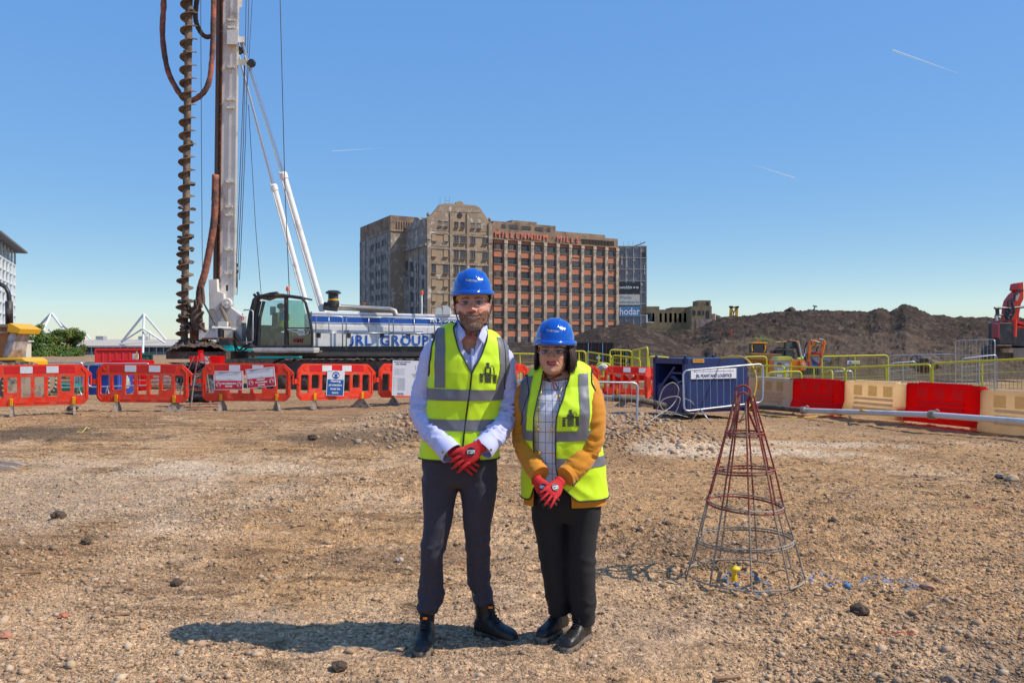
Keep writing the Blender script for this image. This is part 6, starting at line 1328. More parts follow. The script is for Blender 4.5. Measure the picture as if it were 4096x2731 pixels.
c2 = GP(803, 17.9); cage('small red bar cone half hidden between the second and third barriers', c2+Vector((0, 0, .02)), [(.52, .02, 0, 0, 1), (.42, .38, 0, 0, 1), (.31, .72, 0, 0, 1), (.18, 1.02, 0, 0, 1)], .12, .012, 8, rib=False, redz=-1)
mb = MB(); c = c2+Vector((0, 0, 1.02)); mb.lathe([(.12, 0), (.1, .06), (.05, .2), (.06, .26)], (0, 0, 0), 10); o = mb.build('marker_cone', redW); o.location = c; tag(o, 'small red cap sitting on top of the half hidden bar cone', 'cap')
# yellow mushroom cap inside the near cone
v = gp(2937, 2330); t = thing('ground_peg', 'bright yellow mushroom headed peg on the gravel inside the bar cone', 'peg', v); mb = MB(); mb.lathe([(.0, .052), (.013, .055), (.0135, .0), (.018, .0), (.018, .075), (.014, .085), (.0, .085)], (0, 0, 0), 14); mb.build('stem', yelP if False else mat('cap_yellow', (.85, .55, .01), rough=.4), t, smooth=40)
mb = MB(); mb.lathe([(.016, .07), (.036, .08), (.041, .088), (.036, .1), (.02, .108), (0, .11)], (0, 0, 0), 18); mb.build('head', MATS['cap_yellow'], t, smooth=True)
# litter
stick = mat('old_wood', (.30, .17, .09), rough=.9, var=.3, vs=20)
for k, (a, b, r_, lab) in enumerate((((60, 2292), (165, 2288), .008, 'thin wooden strip lying at the far left of the gravel'), ((420, 2462), (525, 2450), .008, 'reddish wooden strip left of the long shadow'), ((1150, 2100), (1222, 2096), .007, 'short stick on the dirt left of the man'), ((2860, 2725), (2960, 2705), .012, 'split wood piece at the bottom of the picture'), ((500, 2352), (535, 2348), .01, 'small bark fragment in the middle of the left ground'))):
    mb = MB(); A_ = gp(*a, .01); B_ = gp(*b, .012); mb.beam((0, 0, 0), B_-A_, r_*2.4, r_); o = mb.build('wood_strip', stick); o.location = A_; tag(o, lab, 'wood strip')
for k, (px, py, r_, lab) in enumerate(((3437, 2440, .05, 'dark jagged clod on the gravel at the lower right'), (705, 2330, .035, 'dark brown clod in the middle of the left ground'), (345, 2165, .04, 'dark clod near the left edge of the gravel'), (2665, 2095, .038, 'square dark clod left of the bar cone'), (1250, 1752, .07, 'pyramid shaped dark clod before the hearing sign'), (235, 2060, .06, 'flat dark clod pair on the pale stones'), (290, 1632, .10, 'black rubber scrap beside the foot of the leftmost barrier'), (3560, 2325, .0, ''), (1355, 2665, .035, 'reddish brown clod at the bottom centre'))):
    if r_: lump('clod', lab, 'soil clod', gp(px, py, r_*.45), r_, clodM, k*3+1, .7)
for k, (px, py, r_, col, lab) in enumerate(((255, 2462, .028, (.45, .15, .08), 'small brick red stone at the lower left'), (3710, 2345, .04, (.40, .22, .14), 'rounded reddish stone at the right edge of the coarse gravel'), (4050, 1915, .075, (.5, .34, .2), 'tan brick piece at the right edge'), (4000, 1900, .045, (.3, .26, .22), 'grey stone beside the tan brick piece'), (1600, 2238, .03, (.42, .33, .27), 'pale lump left of the knee of the man'), (2360, 2360, .03, (.4, .33, .27), 'flat grey stone between the pair and the bar cone'), (25, 2540, .03, (.48, .2, .12), 'orange brown stone at the far lower left'))):
    lump('stone', lab, 'stone', gp(px, py, r_*.4), r_, mat('stone_%d' % k, col, rough=.9, var=.25, vs=30, bump=.3, bs=60), k*5+2, .65, nv=2)
mb = MB(); A_ = gp(300, 1735, .02); B_ = gp(355, 1712, .03); mb.grid([[(B_-A_)*(i/5)+Vector((0, .05*j, .03*math.sin(i*2+j))) for i in range(6)] for j in range(3)]); o = mb.build('plastic_scrap', mat('dirty_yellow', (.6, .45, .12), rough=.7)); o.location = A_; tag(o, 'crumpled yellow plastic scrap on the stones at the left', 'plastic scrap')
mb = MB(); A_ = gp(3170, 1655, .02); B_ = gp(3205, 1640, .08); mb.grid([[(B_-A_)*(i/4)+Vector((0, .06*j, .03*(i % 2))) for i in range(5)] for j in range(2)]); o = mb.build('warning_tape', redP); o.location = A_; tag(o, 'torn red and white tape lying by the pipe joint', 'tape')
for lab, pts, m_ in (('thin red string on the gravel at the lower right', ((3510, 2524), (3530, 2520), (3560, 2532), (3600, 2528), (3660, 2533)), redP), ('frayed orange string on the gravel near the right edge', ((3900, 2040), (3930, 2036), (3960, 2034), (3990, 2045)), MATS['orange_paint'])):
    A_ = gp(*pts[0], .01); mb = MB(); mb.tube([gp(*p, .013)-A_ for p in pts], .0028, 4); o = mb.build('string', m_); o.location = A_; tag(o, lab, 'string')
for k, (px, py, w_) in enumerate(((12, 1862, .34), (-6, 1880, .3))):
    v = gp(px, py); t = thing('rubber_block', ('upper' if k == 0 else 'lower')+' loose black rubber barrier foot at the left edge', 'rubber foot', v, .3+.1*k); mb = MB(); mb.prism([(-w_/2, 0), (w_*.75, 0), (w_*.4, .045), (-w_/2, .09)], -.06, .06); mb.build('foot', rubM, t)

# ------------------------------------------------------------ machines on the right
orM = mat('machine_orange', (.85, .20, .01), rough=.4, var=.1, dirt=(.4, .2, .1), damt=.2, ds=3); redE = mat('excavator_red', (.72, .035, .01), rough=.4, var=.1, dirt=(.25, .08, .04), damt=.25, ds=1.5); blkE = mat('machine_black', (.03, .032, .042), rough=.45, var=.3, dirt=(.14, .11, .09), damt=.25, ds=2)
def zz(x, y): return 2980+x*.18707, 1330+y*.18707
def M2(t, o, name, m, fn, d, bevel=0):
    mb = MB(); fn(mb, lambda x, y, dd=0: P(*zz(x, y), d+dd)-o); return mb.build(name, m, t, bevel=bevel)
def pr(pts, d0, d1):
    def f(mb, q):
        a = [q(x, y) for x, y in pts]; y0 = a[0].y; mb.prism([(p.x, p.z) for p in a], y0+d0, y0+d1)
    return f
# dumper with yellow roofed cab
t, o = TH('site_dumper', 'yellow roofed dumper cab facing the camera behind the notice cabinet', 'dumper', 3040, 36)
M2(t, o, 'cab', blkE, pr([(165, 235), (470, 235), (480, 440), (160, 440)], .1, .6), 36); M2(t, o, 'windscreen', cabG if False else mat('dark_screen', (.05, .07, .10), rough=.1), pr([(195, 250), (400, 250), (400, 425), (185, 425)], .05, .1), 36)
M2(t, o, 'roof', dumpY, pr([(165, 235), (168, 205), (470, 205), (478, 235)], -.05, .7), 36, .02)
M2(t, o, 'side_frame', dumpY, lambda mb, q: [mb.tube([q(420, 240), q(432, 260), q(436, 350), q(408, 410)], .035, 6), mb.tube([q(160, 250), q(148, 300), q(155, 400)], .03, 6)], 36)
M2(t, o, 'skip', mat('rusty_orange', (.38, .17, .05), rough=.8, var=.3, dirt=(.2, .14, .09), damt=.4, ds=2), pr([(-40, 425), (600, 455), (590, 485), (420, 600), (-40, 570)], -1.2, -.2), 36, .02)
M2(t, o, 'body', mat('deep_yellow', (.60, .27, .01), rough=.5, var=.15, dirt=(.3, .2, .1), damt=.3, ds=2), pr([(60, 570), (620, 590), (610, 820), (60, 820)], -.6, .3), 36); M2(t, o, 'headlight', MATS['pale_disc'], lambda mb, q: mb.lathe([(.06, -.66), (.06, -.6)], q(535, 650), 14, 'y'), 36)
for x, y, m_, l in ((280, 160, 'orange_beacon', 0), (390, 165, 'beacon_green', 0)): M2(t, o, 'beacon', MATS.get(m_) or mat('beacon_green', (.01, .2, .06), rough=.3), lambda mb, q, x=x, y=y: [mb.lathe([(0, 0), (.042, 0), (.035, .07), (0, .08)], q(x, y+18), 10), mb.cyl(q(x, y+40), q(x, y+18), .03, n=6)], 36)
# telehandler
t, o = TH('telehandler', 'telehandler with a dark glazed cab and yellow roof edge behind the orange box', 'telehandler', 3180, 37)
M2(t, o, 'cab', blkE, lambda mb, q: [mb.tube([q(770, 200), q(860, 185), q(960, 175), q(1080, 190)], .05, 6), mb.tube([q(860, 190), q(858, 320)], .06, 6), mb.tube([q(1075, 190), q(1130, 330), q(1170, 500), q(1180, 580)], .09, 6), mb.tube([q(640, 330), q(1100, 325)], .04, 6), mb.beam(q(650, 375), q(870, 370), .3, .07)], 37)
M2(t, o, 'roof', dumpY, pr([(760, 210), (780, 190), (860, 180), (860, 205)], -.2, .8), 37); M2(t, o, 'roof', dumpY, pr([(1060, 180), (1120, 175), (1135, 200), (1100, 235)], -.2, .8), 37)
M2(t, o, 'upper_window', MATS['dark_screen'] if False else mat('green_glass', (.10, .16, .15), rough=.1, var=.4, vs=2), pr([(870, 195), (1060, 200), (1095, 325), (870, 320)], .1, .2), 37)
M2(t, o, 'lower_cab', blkE, pr([(640, 380), (1060, 370), (1090, 430), (1095, 575), (640, 590)], .2, .7), 37); M2(t, o, 'window', MATS['green_glass'], pr([(890, 390), (1050, 385), (1075, 570), (885, 520)], .12, .2), 37); M2(t, o, 'window', MATS['dark_screen'], pr([(680, 400), (850, 400), (850, 520), (680, 520)], .12, .2), 37)
M2(t, o, 'lift_ram', chromeM, lambda mb, q: mb.tube([q(1140, 210, -.3), q(1215, 560, -.3)], .045, 8), 37); M2(t, o, 'green_mirror', limeP if False else mat('pale_lime', (.55, .7, .12), rough=.5), lambda mb, q: [mb.sphere(q(1150, 560, -.4), (.10, .08, .06), 10, 7), mb.sphere(q(1215, 545, -.4), (.07, .07, .09), 10, 7)], 37)
for x, y, m_ in ((660, 345, 'orange_beacon'), (820, 350, 'beacon_green'), (972, 152, 'orange_beacon')): M2(t, o, 'beacon', MATS[m_], lambda mb, q, x=x, y=y: mb.lathe([(0, 0), (.045, 0), (.038, .07), (0, .085)], q(x, y+16), 10), 37)
# notice cabinet
t, o = TH('notice_cabinet', 'yellow gabled notice cabinet with pinned papers among the fences', 'notice cabinet', 3140, 28.5)
M2(t, o, 'cabinet', mat('pale_grey_board', (.50, .54, .56), rough=.5), pr([(672, 590), (955, 590), (955, 960), (672, 960)], 0, .3), 28.5); M2(t, o, 'roof', mat('lime_yellow', (.62, .56, .10), rough=.5), pr([(640, 590), (700, 518), (965, 510), (1040, 585), (965, 560), (930, 585)], -.1, .5), 28.5); M2(t, o, 'side_post', mat('strong_yellow', (.75, .55, .03), rough=.5), pr([(955, 560), (1000, 560), (1000, 950), (955, 950)], -.03, .4), 28.5)
for k, (x, y, w_, h_, m_) in enumerate(((690, 650, 85, 70, 'sign_red'), (690, 650, 85, 20, 'sign_blue'), (790, 650, 45, 75, 'grey_print'), (845, 655, 100, 70, 'white_board'), (685, 760, 90, 50, 'white_board'), (785, 745, 50, 65, 'white_board'), (845, 760, 45, 90, 'grey_print'), (900, 770, 40, 60, 'white_board'), (690, 880, 90, 60, 'white_board'), (850, 870, 90, 70, 'white_board'))):
    M2(t, o, 'paper', MATS[m_], pr([(x, y), (x+w_, y), (x+w_, y+h_), (x, y+h_)], -.02-.004*(k == 1), 0), 28.5)
# orange site box
t, o = TH('fuel_bowser', 'orange steel box with a round white badge behind the yellow fence', 'fuel tank', 3200, 33)
M2(t, o, 'tank', orM, pr([(610, 600), (1170, 595), (1170, 850), (610, 850)], .1, .6), 33); M2(t, o, 'tank', orM, pr([(1172, 592), (1290, 600), (1300, 810), (1180, 810)], .0, .5), 33, .02); M2(t, o, 'badge', paperM, lambda mb, q: mb.lathe([(.058, -.02), (.058, .0)], q(1238, 672), 22, 'y'), 33); M2(t, o, 'badge_mark', signR, lambda mb, q: mb.lathe([(.025, -.03), (.025, -.02)], q(1238, 672), 12, 'y'), 33); M2(t, o, 'corner_post', redE, pr([(610, 575), (650, 575), (650, 850), (610, 850)], -.05, .05), 33); M2(t, o, 'grey_end', galvM, pr([(1292, 600), (1325, 620), (1350, 720), (1300, 800)], .2, 1.2), 33)
# mini excavator arm
t, o = TH('mini_excavator', 'bright orange mini excavator with a folded boom behind the fences', 'excavator', 3260, 34)
M2(t, o, 'boom', orM, lambda mb, q: [mb.beam(q(1340, 620), q(1400, 180), .09, .2, up=(0, 1, 0)), mb.beam(q(1390, 235), q(1640, 240), .17, .2, up=(0, 1, 0)), mb.beam(q(1400, 160), q(1690, 155), .06, .12, up=(0, 1, 0))], 34, .01)
M2(t, o, 'dipper', orM, lambda mb, q: [mb.tube([q(1660, 150), q(1700, 200), q(1680, 330), q(1650, 440)], .055, 8), mb.tube([q(1600, 690), q(1625, 500), q(1655, 300)], .05, 8)], 34)
M2(t, o, 'boom_plate', mat('pale_decal', (.72, .66, .45), rough=.5), pr([(1500, 205), (1590, 210), (1580, 270), (1485, 265)], -.2, -.17), 34); text('GAP', .2, MATS['beacon_green'], t, P(*zz(1540, 238), 33.79)-o, extrude=.003)
M2(t, o, 'ram', chromeM, lambda mb, q: [mb.tube([q(1590, 145, -.1), q(1670, 150, -.1)], .05, 8), mb.tube([q(1300, 320), q(1270, 520)], .04, 6)], 34)
M2(t, o, 'hoses', rigK, lambda mb, q: [mb.tube([q(1330, 200), q(1290, 300), q(1275, 420), q(1285, 560), q(1300, 640)], .035, 6), mb.tube([q(1400, 170, -.2), q(1500, 185, -.2), q(1620, 215, -.2), q(1650, 280, -.2)], .03, 5), mb.tube([q(1570, 300), q(1530, 360), q(1550, 430)], .03, 5)], 34)
M2(t, o, 'roll_bar', mat('dark_red_bar', (.45, .02, .04), rough=.5), lambda mb, q: mb.tube([q(1370, 720), q(1345, 560), q(1350, 460), q(1400, 440), q(1590, 440), q(1620, 470), q(1630, 600), q(1580, 720)], .055, 7), 34)
M2(t, o, 'undercarriage', blkE, pr([(1300, 720), (1620, 720), (1640, 900), (1290, 900)], .2, .7), 34)
t, o = TH('advert_board', 'large slanted white, red and blue board behind the orange mini excavator', 'sign', 3290, 42)
M2(t, o, 'board', mat('grey_white_board', (.52, .50, .50), rough=.6), pr([(1400, 505), (1900, 505), (1850, 590), (1640, 670), (1440, 640)], .0, .15), 42); M2(t, o, 'frame', mat('ochre_frame', (.45, .26, .04), rough=.6), pr([(1370, 460), (1890, 465), (1920, 540), (1840, 600), (1890, 505), (1375, 503)], -.1, .2), 42)
M2(t, o, 'blue_corner', signB, pr([(1430, 610), (1560, 690), (1550, 740), (1450, 720)], -.04, 0), 42); M2(t, o, 'red_sweep', mat('maroon', (.3, .02, .06), rough=.5), pr([(1405, 510), (1450, 580), (1560, 660), (1555, 700), (1430, 615)], -.03, 0), 42); M2(t, o, 'print', inkM, pr([(1660, 597), (1760, 597), (1760, 612), (1660, 612)], -.03, 0), 42); M2(t, o, 'post', galvM, lambda mb, q: mb.tube([q(1640, 660, .2), q(1640, 860, .2)], .08, 6), 42)
# red excavator on the right edge: photo px helper
t, o = TH('excavator', 'big red excavator with black counterweight and raised boom at the right edge', 'excavator', 4040, 37, z=-.1)
def e5(x, y): return 3860+x*.22327, 1100+y*.22327
def M5(name, m, fn, d=37, bevel=0):
    mb = MB(); fn(mb, lambda x, y, dd=0: P(*e5(x, y), d+dd)-o); return mb.build(name, m, t, bevel=bevel)
M5('counterweight', blkE, pr([(520, 870), (560, 850), (800, 850), (850, 960), (850, 1240), (540, 1245), (525, 1100)], -.3, .5), bevel=.05); M5('rear_panel', mat('faded_red', (.35, .05, .06), rough=.5), pr([(498, 880), (525, 860), (535, 1140), (500, 1120)], -.4, .1)); M5('house', blkE, pr([(840, 980), (1500, 960), (1500, 1300), (860, 1300), (790, 1240)], 0, .7))
M5('engine_cover', redE, pr([(680, 850), (700, 810), (760, 840), (830, 860), (850, 940), (1400, 960), (1400, 840), (1090, 830), (1060, 870), (860, 850)], .2, .8)); 
M5('boom', redE, lambda mb, q: [mb.prism([(p.x, p.z) for p in [q(*a) for a in ((870, 840), (900, 560), (930, 440), (1010, 330), (1100, 250), (1100, 420), (1050, 520), (1020, 700), (1020, 860), (900, 1110), (850, 1110))]], .2, 1.0), mb.prism([(p.x, p.z) for p in [q(*a) for a in ((1010, 250), (1030, 140), (1090, 120), (1100, 300))]], .2, .9)]); 
M5('boom_face', mat('pale_boom', (.55, .48, .5), rough=.5), pr([(910, 440), (960, 330), (1000, 320), (1000, 380), (960, 460)], .1, .2)); M5('ram', redE, lambda mb, q: mb.tube([q(880, 800, -.2), q(870, 1110, -.2)], .13, 8))
M5('handrail', blkE, lambda mb, q: [mb.tube([q(*a) for a in p_], r_, 5) for p_, r_ in ((((525, 590), (870, 588), (1060, 570)), .06), (((545, 720), (860, 712)), .05), (((560, 590), (570, 720), (590, 830)), .055), (((595, 590), (600, 720)), .05), (((718, 590), (730, 715)), .05), (((870, 590), (775, 600), (772, 480), (800, 455), (880, 445)), .06), (((775, 600), (800, 640), (740, 740), (770, 800)), .1), (((885, 440), (890, 360), (1000, 260)), .06), (((545, 725), (600, 830)), .07), (((800, 800), (880, 650), (840, 480)), .07))])
M5('mirror_post', whiT, lambda mb, q: mb.beam(q(560, 730, -.3), q(575, 820, -.3), .12, .05)); 
M5('track', trackM, pr([(405, 1420), (405, 1340), (470, 1275), (560, 1250), (1500, 1300), (1500, 1520), (420, 1520)], .0, .5)); M5('track_frame', mat('grey_track_frame', (.16, .15, .15), rough=.7, var=.3, dirt=(.25, .19, .14), damt=.4, ds=1), pr([(840, 1310), (1500, 1310), (1500, 1490), (850, 1490)], -.1, .0)); M5('fender', MATS['muddy_rim'], lambda mb, q: [mb.beam(q(560, 1258, -.2), q(800, 1258, -.2), .3, .05), mb.beam(q(660, 1350, -.1), q(840, 1350, -.1), .2, .2)])
# small dirt pile
lump('dirt_pile', 'small fresh dark dirt pile behind the right-hand fences', 'dirt pile', P(3700, 1452, 34), .62, mudM, 5, .6)
# yellow excavator on the ridge
t, o = TH('excavator', 'yellow excavator boom rising behind the heap crest', 'excavator', 2935, 95, z=0)
def M6(name, m, fn):
    mb = MB(); fn(mb, lambda x, y, dd=0: P(2500+x*s2, 1150+y*s2, 95+dd)-o); return mb.build(name, m, t)
M6('boom', dumpY, lambda mb, q: [mb.beam(q(1200, 400), q(1212, 225), .28, .3, up=(0, 1, 0)), mb.beam(q(1268, 400), q(1275, 228), .26, .3, up=(0, 1, 0)), mb.beam(q(1205, 228), q(1282, 225), .2, .3, up=(0, 1, 0)), mb.beam(q(1218, 240), q(1240, 290), .1, .2, up=(0, 1, 0)), mb.beam(q(1262, 240), q(1240, 290), .1, .2, up=(0, 1, 0)), mb.beam(q(1240, 280), q(1225, 360), .1, .2, up=(0, 1, 0))])
M6('pivot', blkE, lambda mb, q: [mb.box(q(1208, 220, -.3), (.35, .5, .2)), mb.box(q(1280, 222, -.3), (.3, .5, .2))]); M6('body', dumpY, lambda mb, q: mb.box(q(1235, 470), (1.2, 1.5, 1.5)))
# racks behind the yellow fence and drums, bags
rackM = mat('black_rack', (.020, .02, .026), rough=.5, var=.3); rackR = mat('rack_red', (.16, .02, .025), rough=.6); rackB = mat('rack_blue_wire', (.1, .25, .45), rough=.5)
def racks(label, x0, x1, y0, y1, d):
    t, o = TH('crate_stack', label, 'crate stack', x0, d); a = P(x0, y0, d)-o; b = P(x1, y1, d)-o; mb = MB(); mb.box(((a.x+b.x)/2, .8, (a.z+b.z)/2), (b.x-a.x, 1.4, a.z-b.z)); mb.build('stack', rackM, t)
    n = int((b.x-a.x)/.28); m_ = int((a.z-b.z)/.2)
    mb = MB()
    for j in range(m_+1): z = b.z+(a.z-b.z)*j/m_; mb.box(((a.x+b.x)/2, .07, z), (b.x-a.x, .06, .035))
    mb.mi = 1
    for i in range(n+1): x = a.x+(b.x-a.x)*i/n; mb.box((x, .06, (a.z+b.z)/2), (.03, .05, a.z-b.z))
    q = mb.build('crate_edges', [rackM, rackR], t); q['kind'] = 'stuff'
    mb = MB(); mb.tube([(a.x+.5, .02, b.z), (a.x+.5, .02, a.z)], .02, 4); mb.tube([(a.x+(b.x-a.x)*.7, .02, b.z), (a.x+(b.x-a.x)*.7, .02, a.z)], .02, 4); mb.build('strap', rackB, t)
racks('wide stack of black plastic crates behind the yellow fence right of the woman', 2306, 2455, 1371, 1460, 34); racks('lower stack of black crates with blue straps by the angled fence', 2462, 2522, 1408, 1462, 33)
for k, (px, py, r_, m_, lab) in enumerate(((2412, 1470, .16, 'dirty_white_plastic', 'white rubble bag left of the rightmost barrier'), (2474, 1495, .13, 'pale_grey_board', 'pale plastic bundle seen through the rightmost barrier'), (2520, 1500, .12, 'dirty_white_plastic', 'small white bundle behind the rightmost barrier'))):
    lump('rubble_bag', lab, 'bag', P(px, py, 24.5), r_, MATS[m_], 11+k, .8, nv=2)
t, o = TH('water_barrier', 'red water barrier behind the barriers near the woman', 'water barrier', 2440, 25, group='water barriers behind the woman'); obj('shell', WBM['r'][0], t)
t, o = TH('water_barrier', 'cream water barrier lying behind the rightmost red barrier', 'water barrier', 2480, 24, group='water barriers behind the woman'); q = obj('shell', WBM['c'][0], t); q.scale = (1, 1, .62)
t, o = TH('water_barrier', 'cream and red water barrier beside the right shoulder of the man', 'water barrier', 2090, 27, group='water barriers behind the woman'); obj('shell', WBM['c'][0], t)
# ------------------------------------------------------------ people
limeM = mat('hi_vis_lime', (.66, .92, .010), rough=.62, var=.05, vs=14, bump=.12, bs=300, sheen=.1); trimM = mat('black_binding', (.02, .022, .02), rough=.6)
bandM = mat('reflective_tape', (.17, .165, .185), rough=.42, var=.06, vs=30, bump=.1, bs=350, spec=.6); shirtM = mat('lavender_shirt', (.54, .56, .84), rough=.8, var=.03, vs=30, bump=.15, bs=400)
trouM = mat('navy_trousers', (.040, .037, .055), rough=.85, var=.12, vs=40, bump=.3, bs=500, sheen=.04); trouW = mat('black_trousers', (.012, .011, .012), rough=.88, var=.15, vs=60, bump=.3, bs=500, sheen=.02)
jackM = mat('mustard_jacket', (.62, .235, .006), rough=.85, var=.08, vs=25, bump=.25, bs=400, sheen=.2); bootM = mat('black_leather', (.016, .014, .014), rough=.42, var=.2, vs=12, dirt=(.16, .12, .09), damt=.14, ds=9, bump=.25, bs=90); soleM = mat('boot_sole', (.03, .028, .027), rough=.7, var=.3, vs=15, dirt=(.25, .19, .14), damt=.45, ds=12)
laceM = mat('boot_lace', (.02, .02, .02), rough=.8); helM = mat('blue_helmet', (.003, .085, .47), rough=.16, var=.03, coat=.5); helY = mat('yellow_headband', (.70, .42, .03), rough=.7); strapM = mat('black_strap', (.015, .013, .014), rough=.7); strapR = mat('red_stripe', (.55, .02, .02), rough=.7)
gloR = mat('red_knit_glove', (.62, .022, .025), rough=.85, var=.2, vs=120, bump=.5, bs=500); gloK = mat('black_latex', (.012, .012, .013), rough=.45, bump=.3, bs=200)
skinM = mat('skin', (.5, .3, .2), rough=.48, var=.06, vs=60, attr='gcol', bump=.12, bs=300, spec=.4); skinM.node_tree.nodes['Principled BSDF'].inputs['Subsurface Weight'].default_value = .25; skinM.node_tree.nodes['Principled BSDF'].inputs['Subsurface Radius'].default_value = (.9, .35, .2); skinM.node_tree.nodes['Principled BSDF'].inputs['Subsurface Scale'].default_value = .008
hairM = mat('fine_hair', (.1, .06, .04), rough=.5, attr='gcol', var=.1); eyeW = mat('eye_white', (.42, .36, .33), rough=.2); irisM = mat('iris', (.02, .013, .008), rough=.15); toothM = mat('teeth', (.58, .53, .45), rough=.3); lensM = glassy('safety_lens', (.95, .94, .95), .1, .04); lensE = mat('lens_edge', (.55, .55, .60), rough=.15)
goldM = mat('gold', (.62, .36, .06), rough=.3, metal=.8)
def spow(v, e): return np.sign(v)*np.abs(v)**e
class Person:
    def __init__(s, X0, Y0, root): s.X0, s.Y0, s.root = X0, Y0, root; s.gz = root.location.z
    def L(s, px, py, dy=0.): d = s.Y0+dy; return Vector(((px-2048)*d/F-s.X0, dy, HC-(py-HOR)*d/F-s.gz))
class Torso:
    def __init__(s, secs, neck, tilt=0., seed=0., wr=.005, ex=.88): s.s = secs; s.n = neck; s.t = tilt; s.seed = seed; s.wr = wr; s.ex = ex
    def ring(s, z):
        zs = [q[0] for q in s.s]; return [float(np.interp(z, zs, [q[i] for q in s.s])) for i in (1, 2, 3, 4)]
    def pt(s, th, v, off=0., wr=1.):
        """th 0 = front, v: 0..1 hem to shoulder ring, 1..2 to the neck"""
        z0, z1 = s.s[0][0], s.s[-1][0]
        S_, C_ = math.sin(th), math.cos(th); Sx = math.copysign(abs(S_)**s.ex, S_); Cy = math.copysign(abs(C_)**s.ex, C_)
        if v <= 1: z = z0+(z1-z0)*v; c, a, b, cy = s.ring(z); p = Vector((c+(a)*Sx, cy-b*Cy, z)); up = 0
        else:
            k = v-1; c, a, b, cy = s.ring(z1); zn, cn, an, bn, cyn = s.n; e = k**1.0; g = 1-(1-k)**2.1
            p = Vector(((c+a*Sx)*(1-e)+(cn+an*Sx)*e, (cy-b*Cy)*(1-e)+(cyn-bn*Cy)*e, z1+(zn-z1)*g)); up = min(1, k*2.2)*.9
            a = a*(1-e)+an*e; b = b*(1-e)+bn*e
        p.z += s.t*p.x*(max(0, min(1, (v-.6)/.4)))
        n = Vector((Sx*b, -Cy*a, 0)).normalized(); n = (n*(1-up*.75)+Vector((0, 0, up))).normalized()
        w_ = 0
        if wr and s.wr:
            q = Vector((p.x*5+s.seed, p.y*5, p.z*3.2)); w_ = s.wr*wr*(mnoise.noise(q)*1.3+.8*(1-abs(mnoise.noise(Vector((p.x*11+p.z*6, p.y*6, p.z*9+s.seed)))*2)) *(.4+.6*max(0, mnoise.noise(q*1.7)+.3))+.35*mnoise.noise(q*5))
        return p+n*(off+w_)
    def th_of(s, x, z):
        zz_ = min(z, s.s[-1][0]); c, a, b, cy = s.ring(zz_); q = max(-.985, min(.985, (x-c)/a)); return math.asin(math.copysign(abs(q)**(1/s.ex), q))
    def v_of(s, z, th=0):
        z0, z1 = s.s[0][0], s.s[-1][0]
        if z <= z1: return (z-z0)/(z1-z0)
        k = min(.999, (z-z1)/(s.n[0]-z1)); return 2-(1-k)**(1/2.1)
    def front(s, x, z, off=0.):
        """front surface point above image position x,z (solves for theta)"""
        v = s.v_of(z-s.t*x*(1 if z > s.s[-1][0]-.1 else 0)); lo, hi = -1.5, 1.5
        for _ in range(26):
            m = (lo+hi)/2
            if s.pt(m, v, 0, 0).x < x: lo = m
            else: hi = m
        return s.pt(lo, v, off)
def tsurf(T, th0, th1, v0, v1, nu, nv, off):
    """grid between theta functions th0(v), th1(v) and v functions v0(u), v1(u)"""
    f = lambda q, a: q(a) if callable(q) else q
    G = []
    for j in range(nv+1):
        row = []
        for i in range(nu+1):
            u = i/nu; va = f(v0, u); vb = f(v1, u); v = va+(vb-va)*j/nv; a = f(th0, v); b = f(th1, v); row.append(T.pt(a+(b-a)*u, v, off))
        G.append(row)
    return G
def limb(rows, n=26, N=60, wr=.004, fr=30., P_=None, seed=0., fold=None, close=True):
    """rows: px, py, dy, half width px, depth radius"""
    R_ = crom([(*P_.L(r[0], r[1], r[2])[:], r[3]*(P_.Y0+r[2])/F, r[4]) for r in rows], N); G = []; s = 0
    for i in range(N+1):
        p = Vector(R_[i][:3]); a = Vector(R_[max(i-1, 0)][:3]); b = Vector(R_[min(i+1, N)][:3]); t = (b-a).normalized(); s += (p-a).length
        u = Vector((t.z, 0, -t.x)).normalized(); v = t.cross(u).normalized(); row = []
        for k in range(n):
            an = 2*PI*k/n; w_ = 0; f = (fold(i/N) if fold else 1.)
            q = Vector((s*fr+1.6*math.sin(an+seed), math.cos(an)*1.3+seed, math.sin(an)*1.3)); w_ = wr*f*((1-abs(mnoise.noise(q))*3)*.8+mnoise.noise(q*2.1)*.8)
            row.append(p+u*math.cos(an)*(R_[i][3]+w_)+v*math.sin(an)*(R_[i][4]+w_))
        G.append(row)
    return G
def add_limb(mb, G, cap=True):
    n = len(G[0]); mb.grid(G, cu=True)
    if cap: mb.add(G[0], [tuple(range(n))]); mb.add(G[-1], [tuple(range(n-1, -1, -1))])
def edge_tube(mb, pts, r=.004): mb.tube(pts, r, 6)

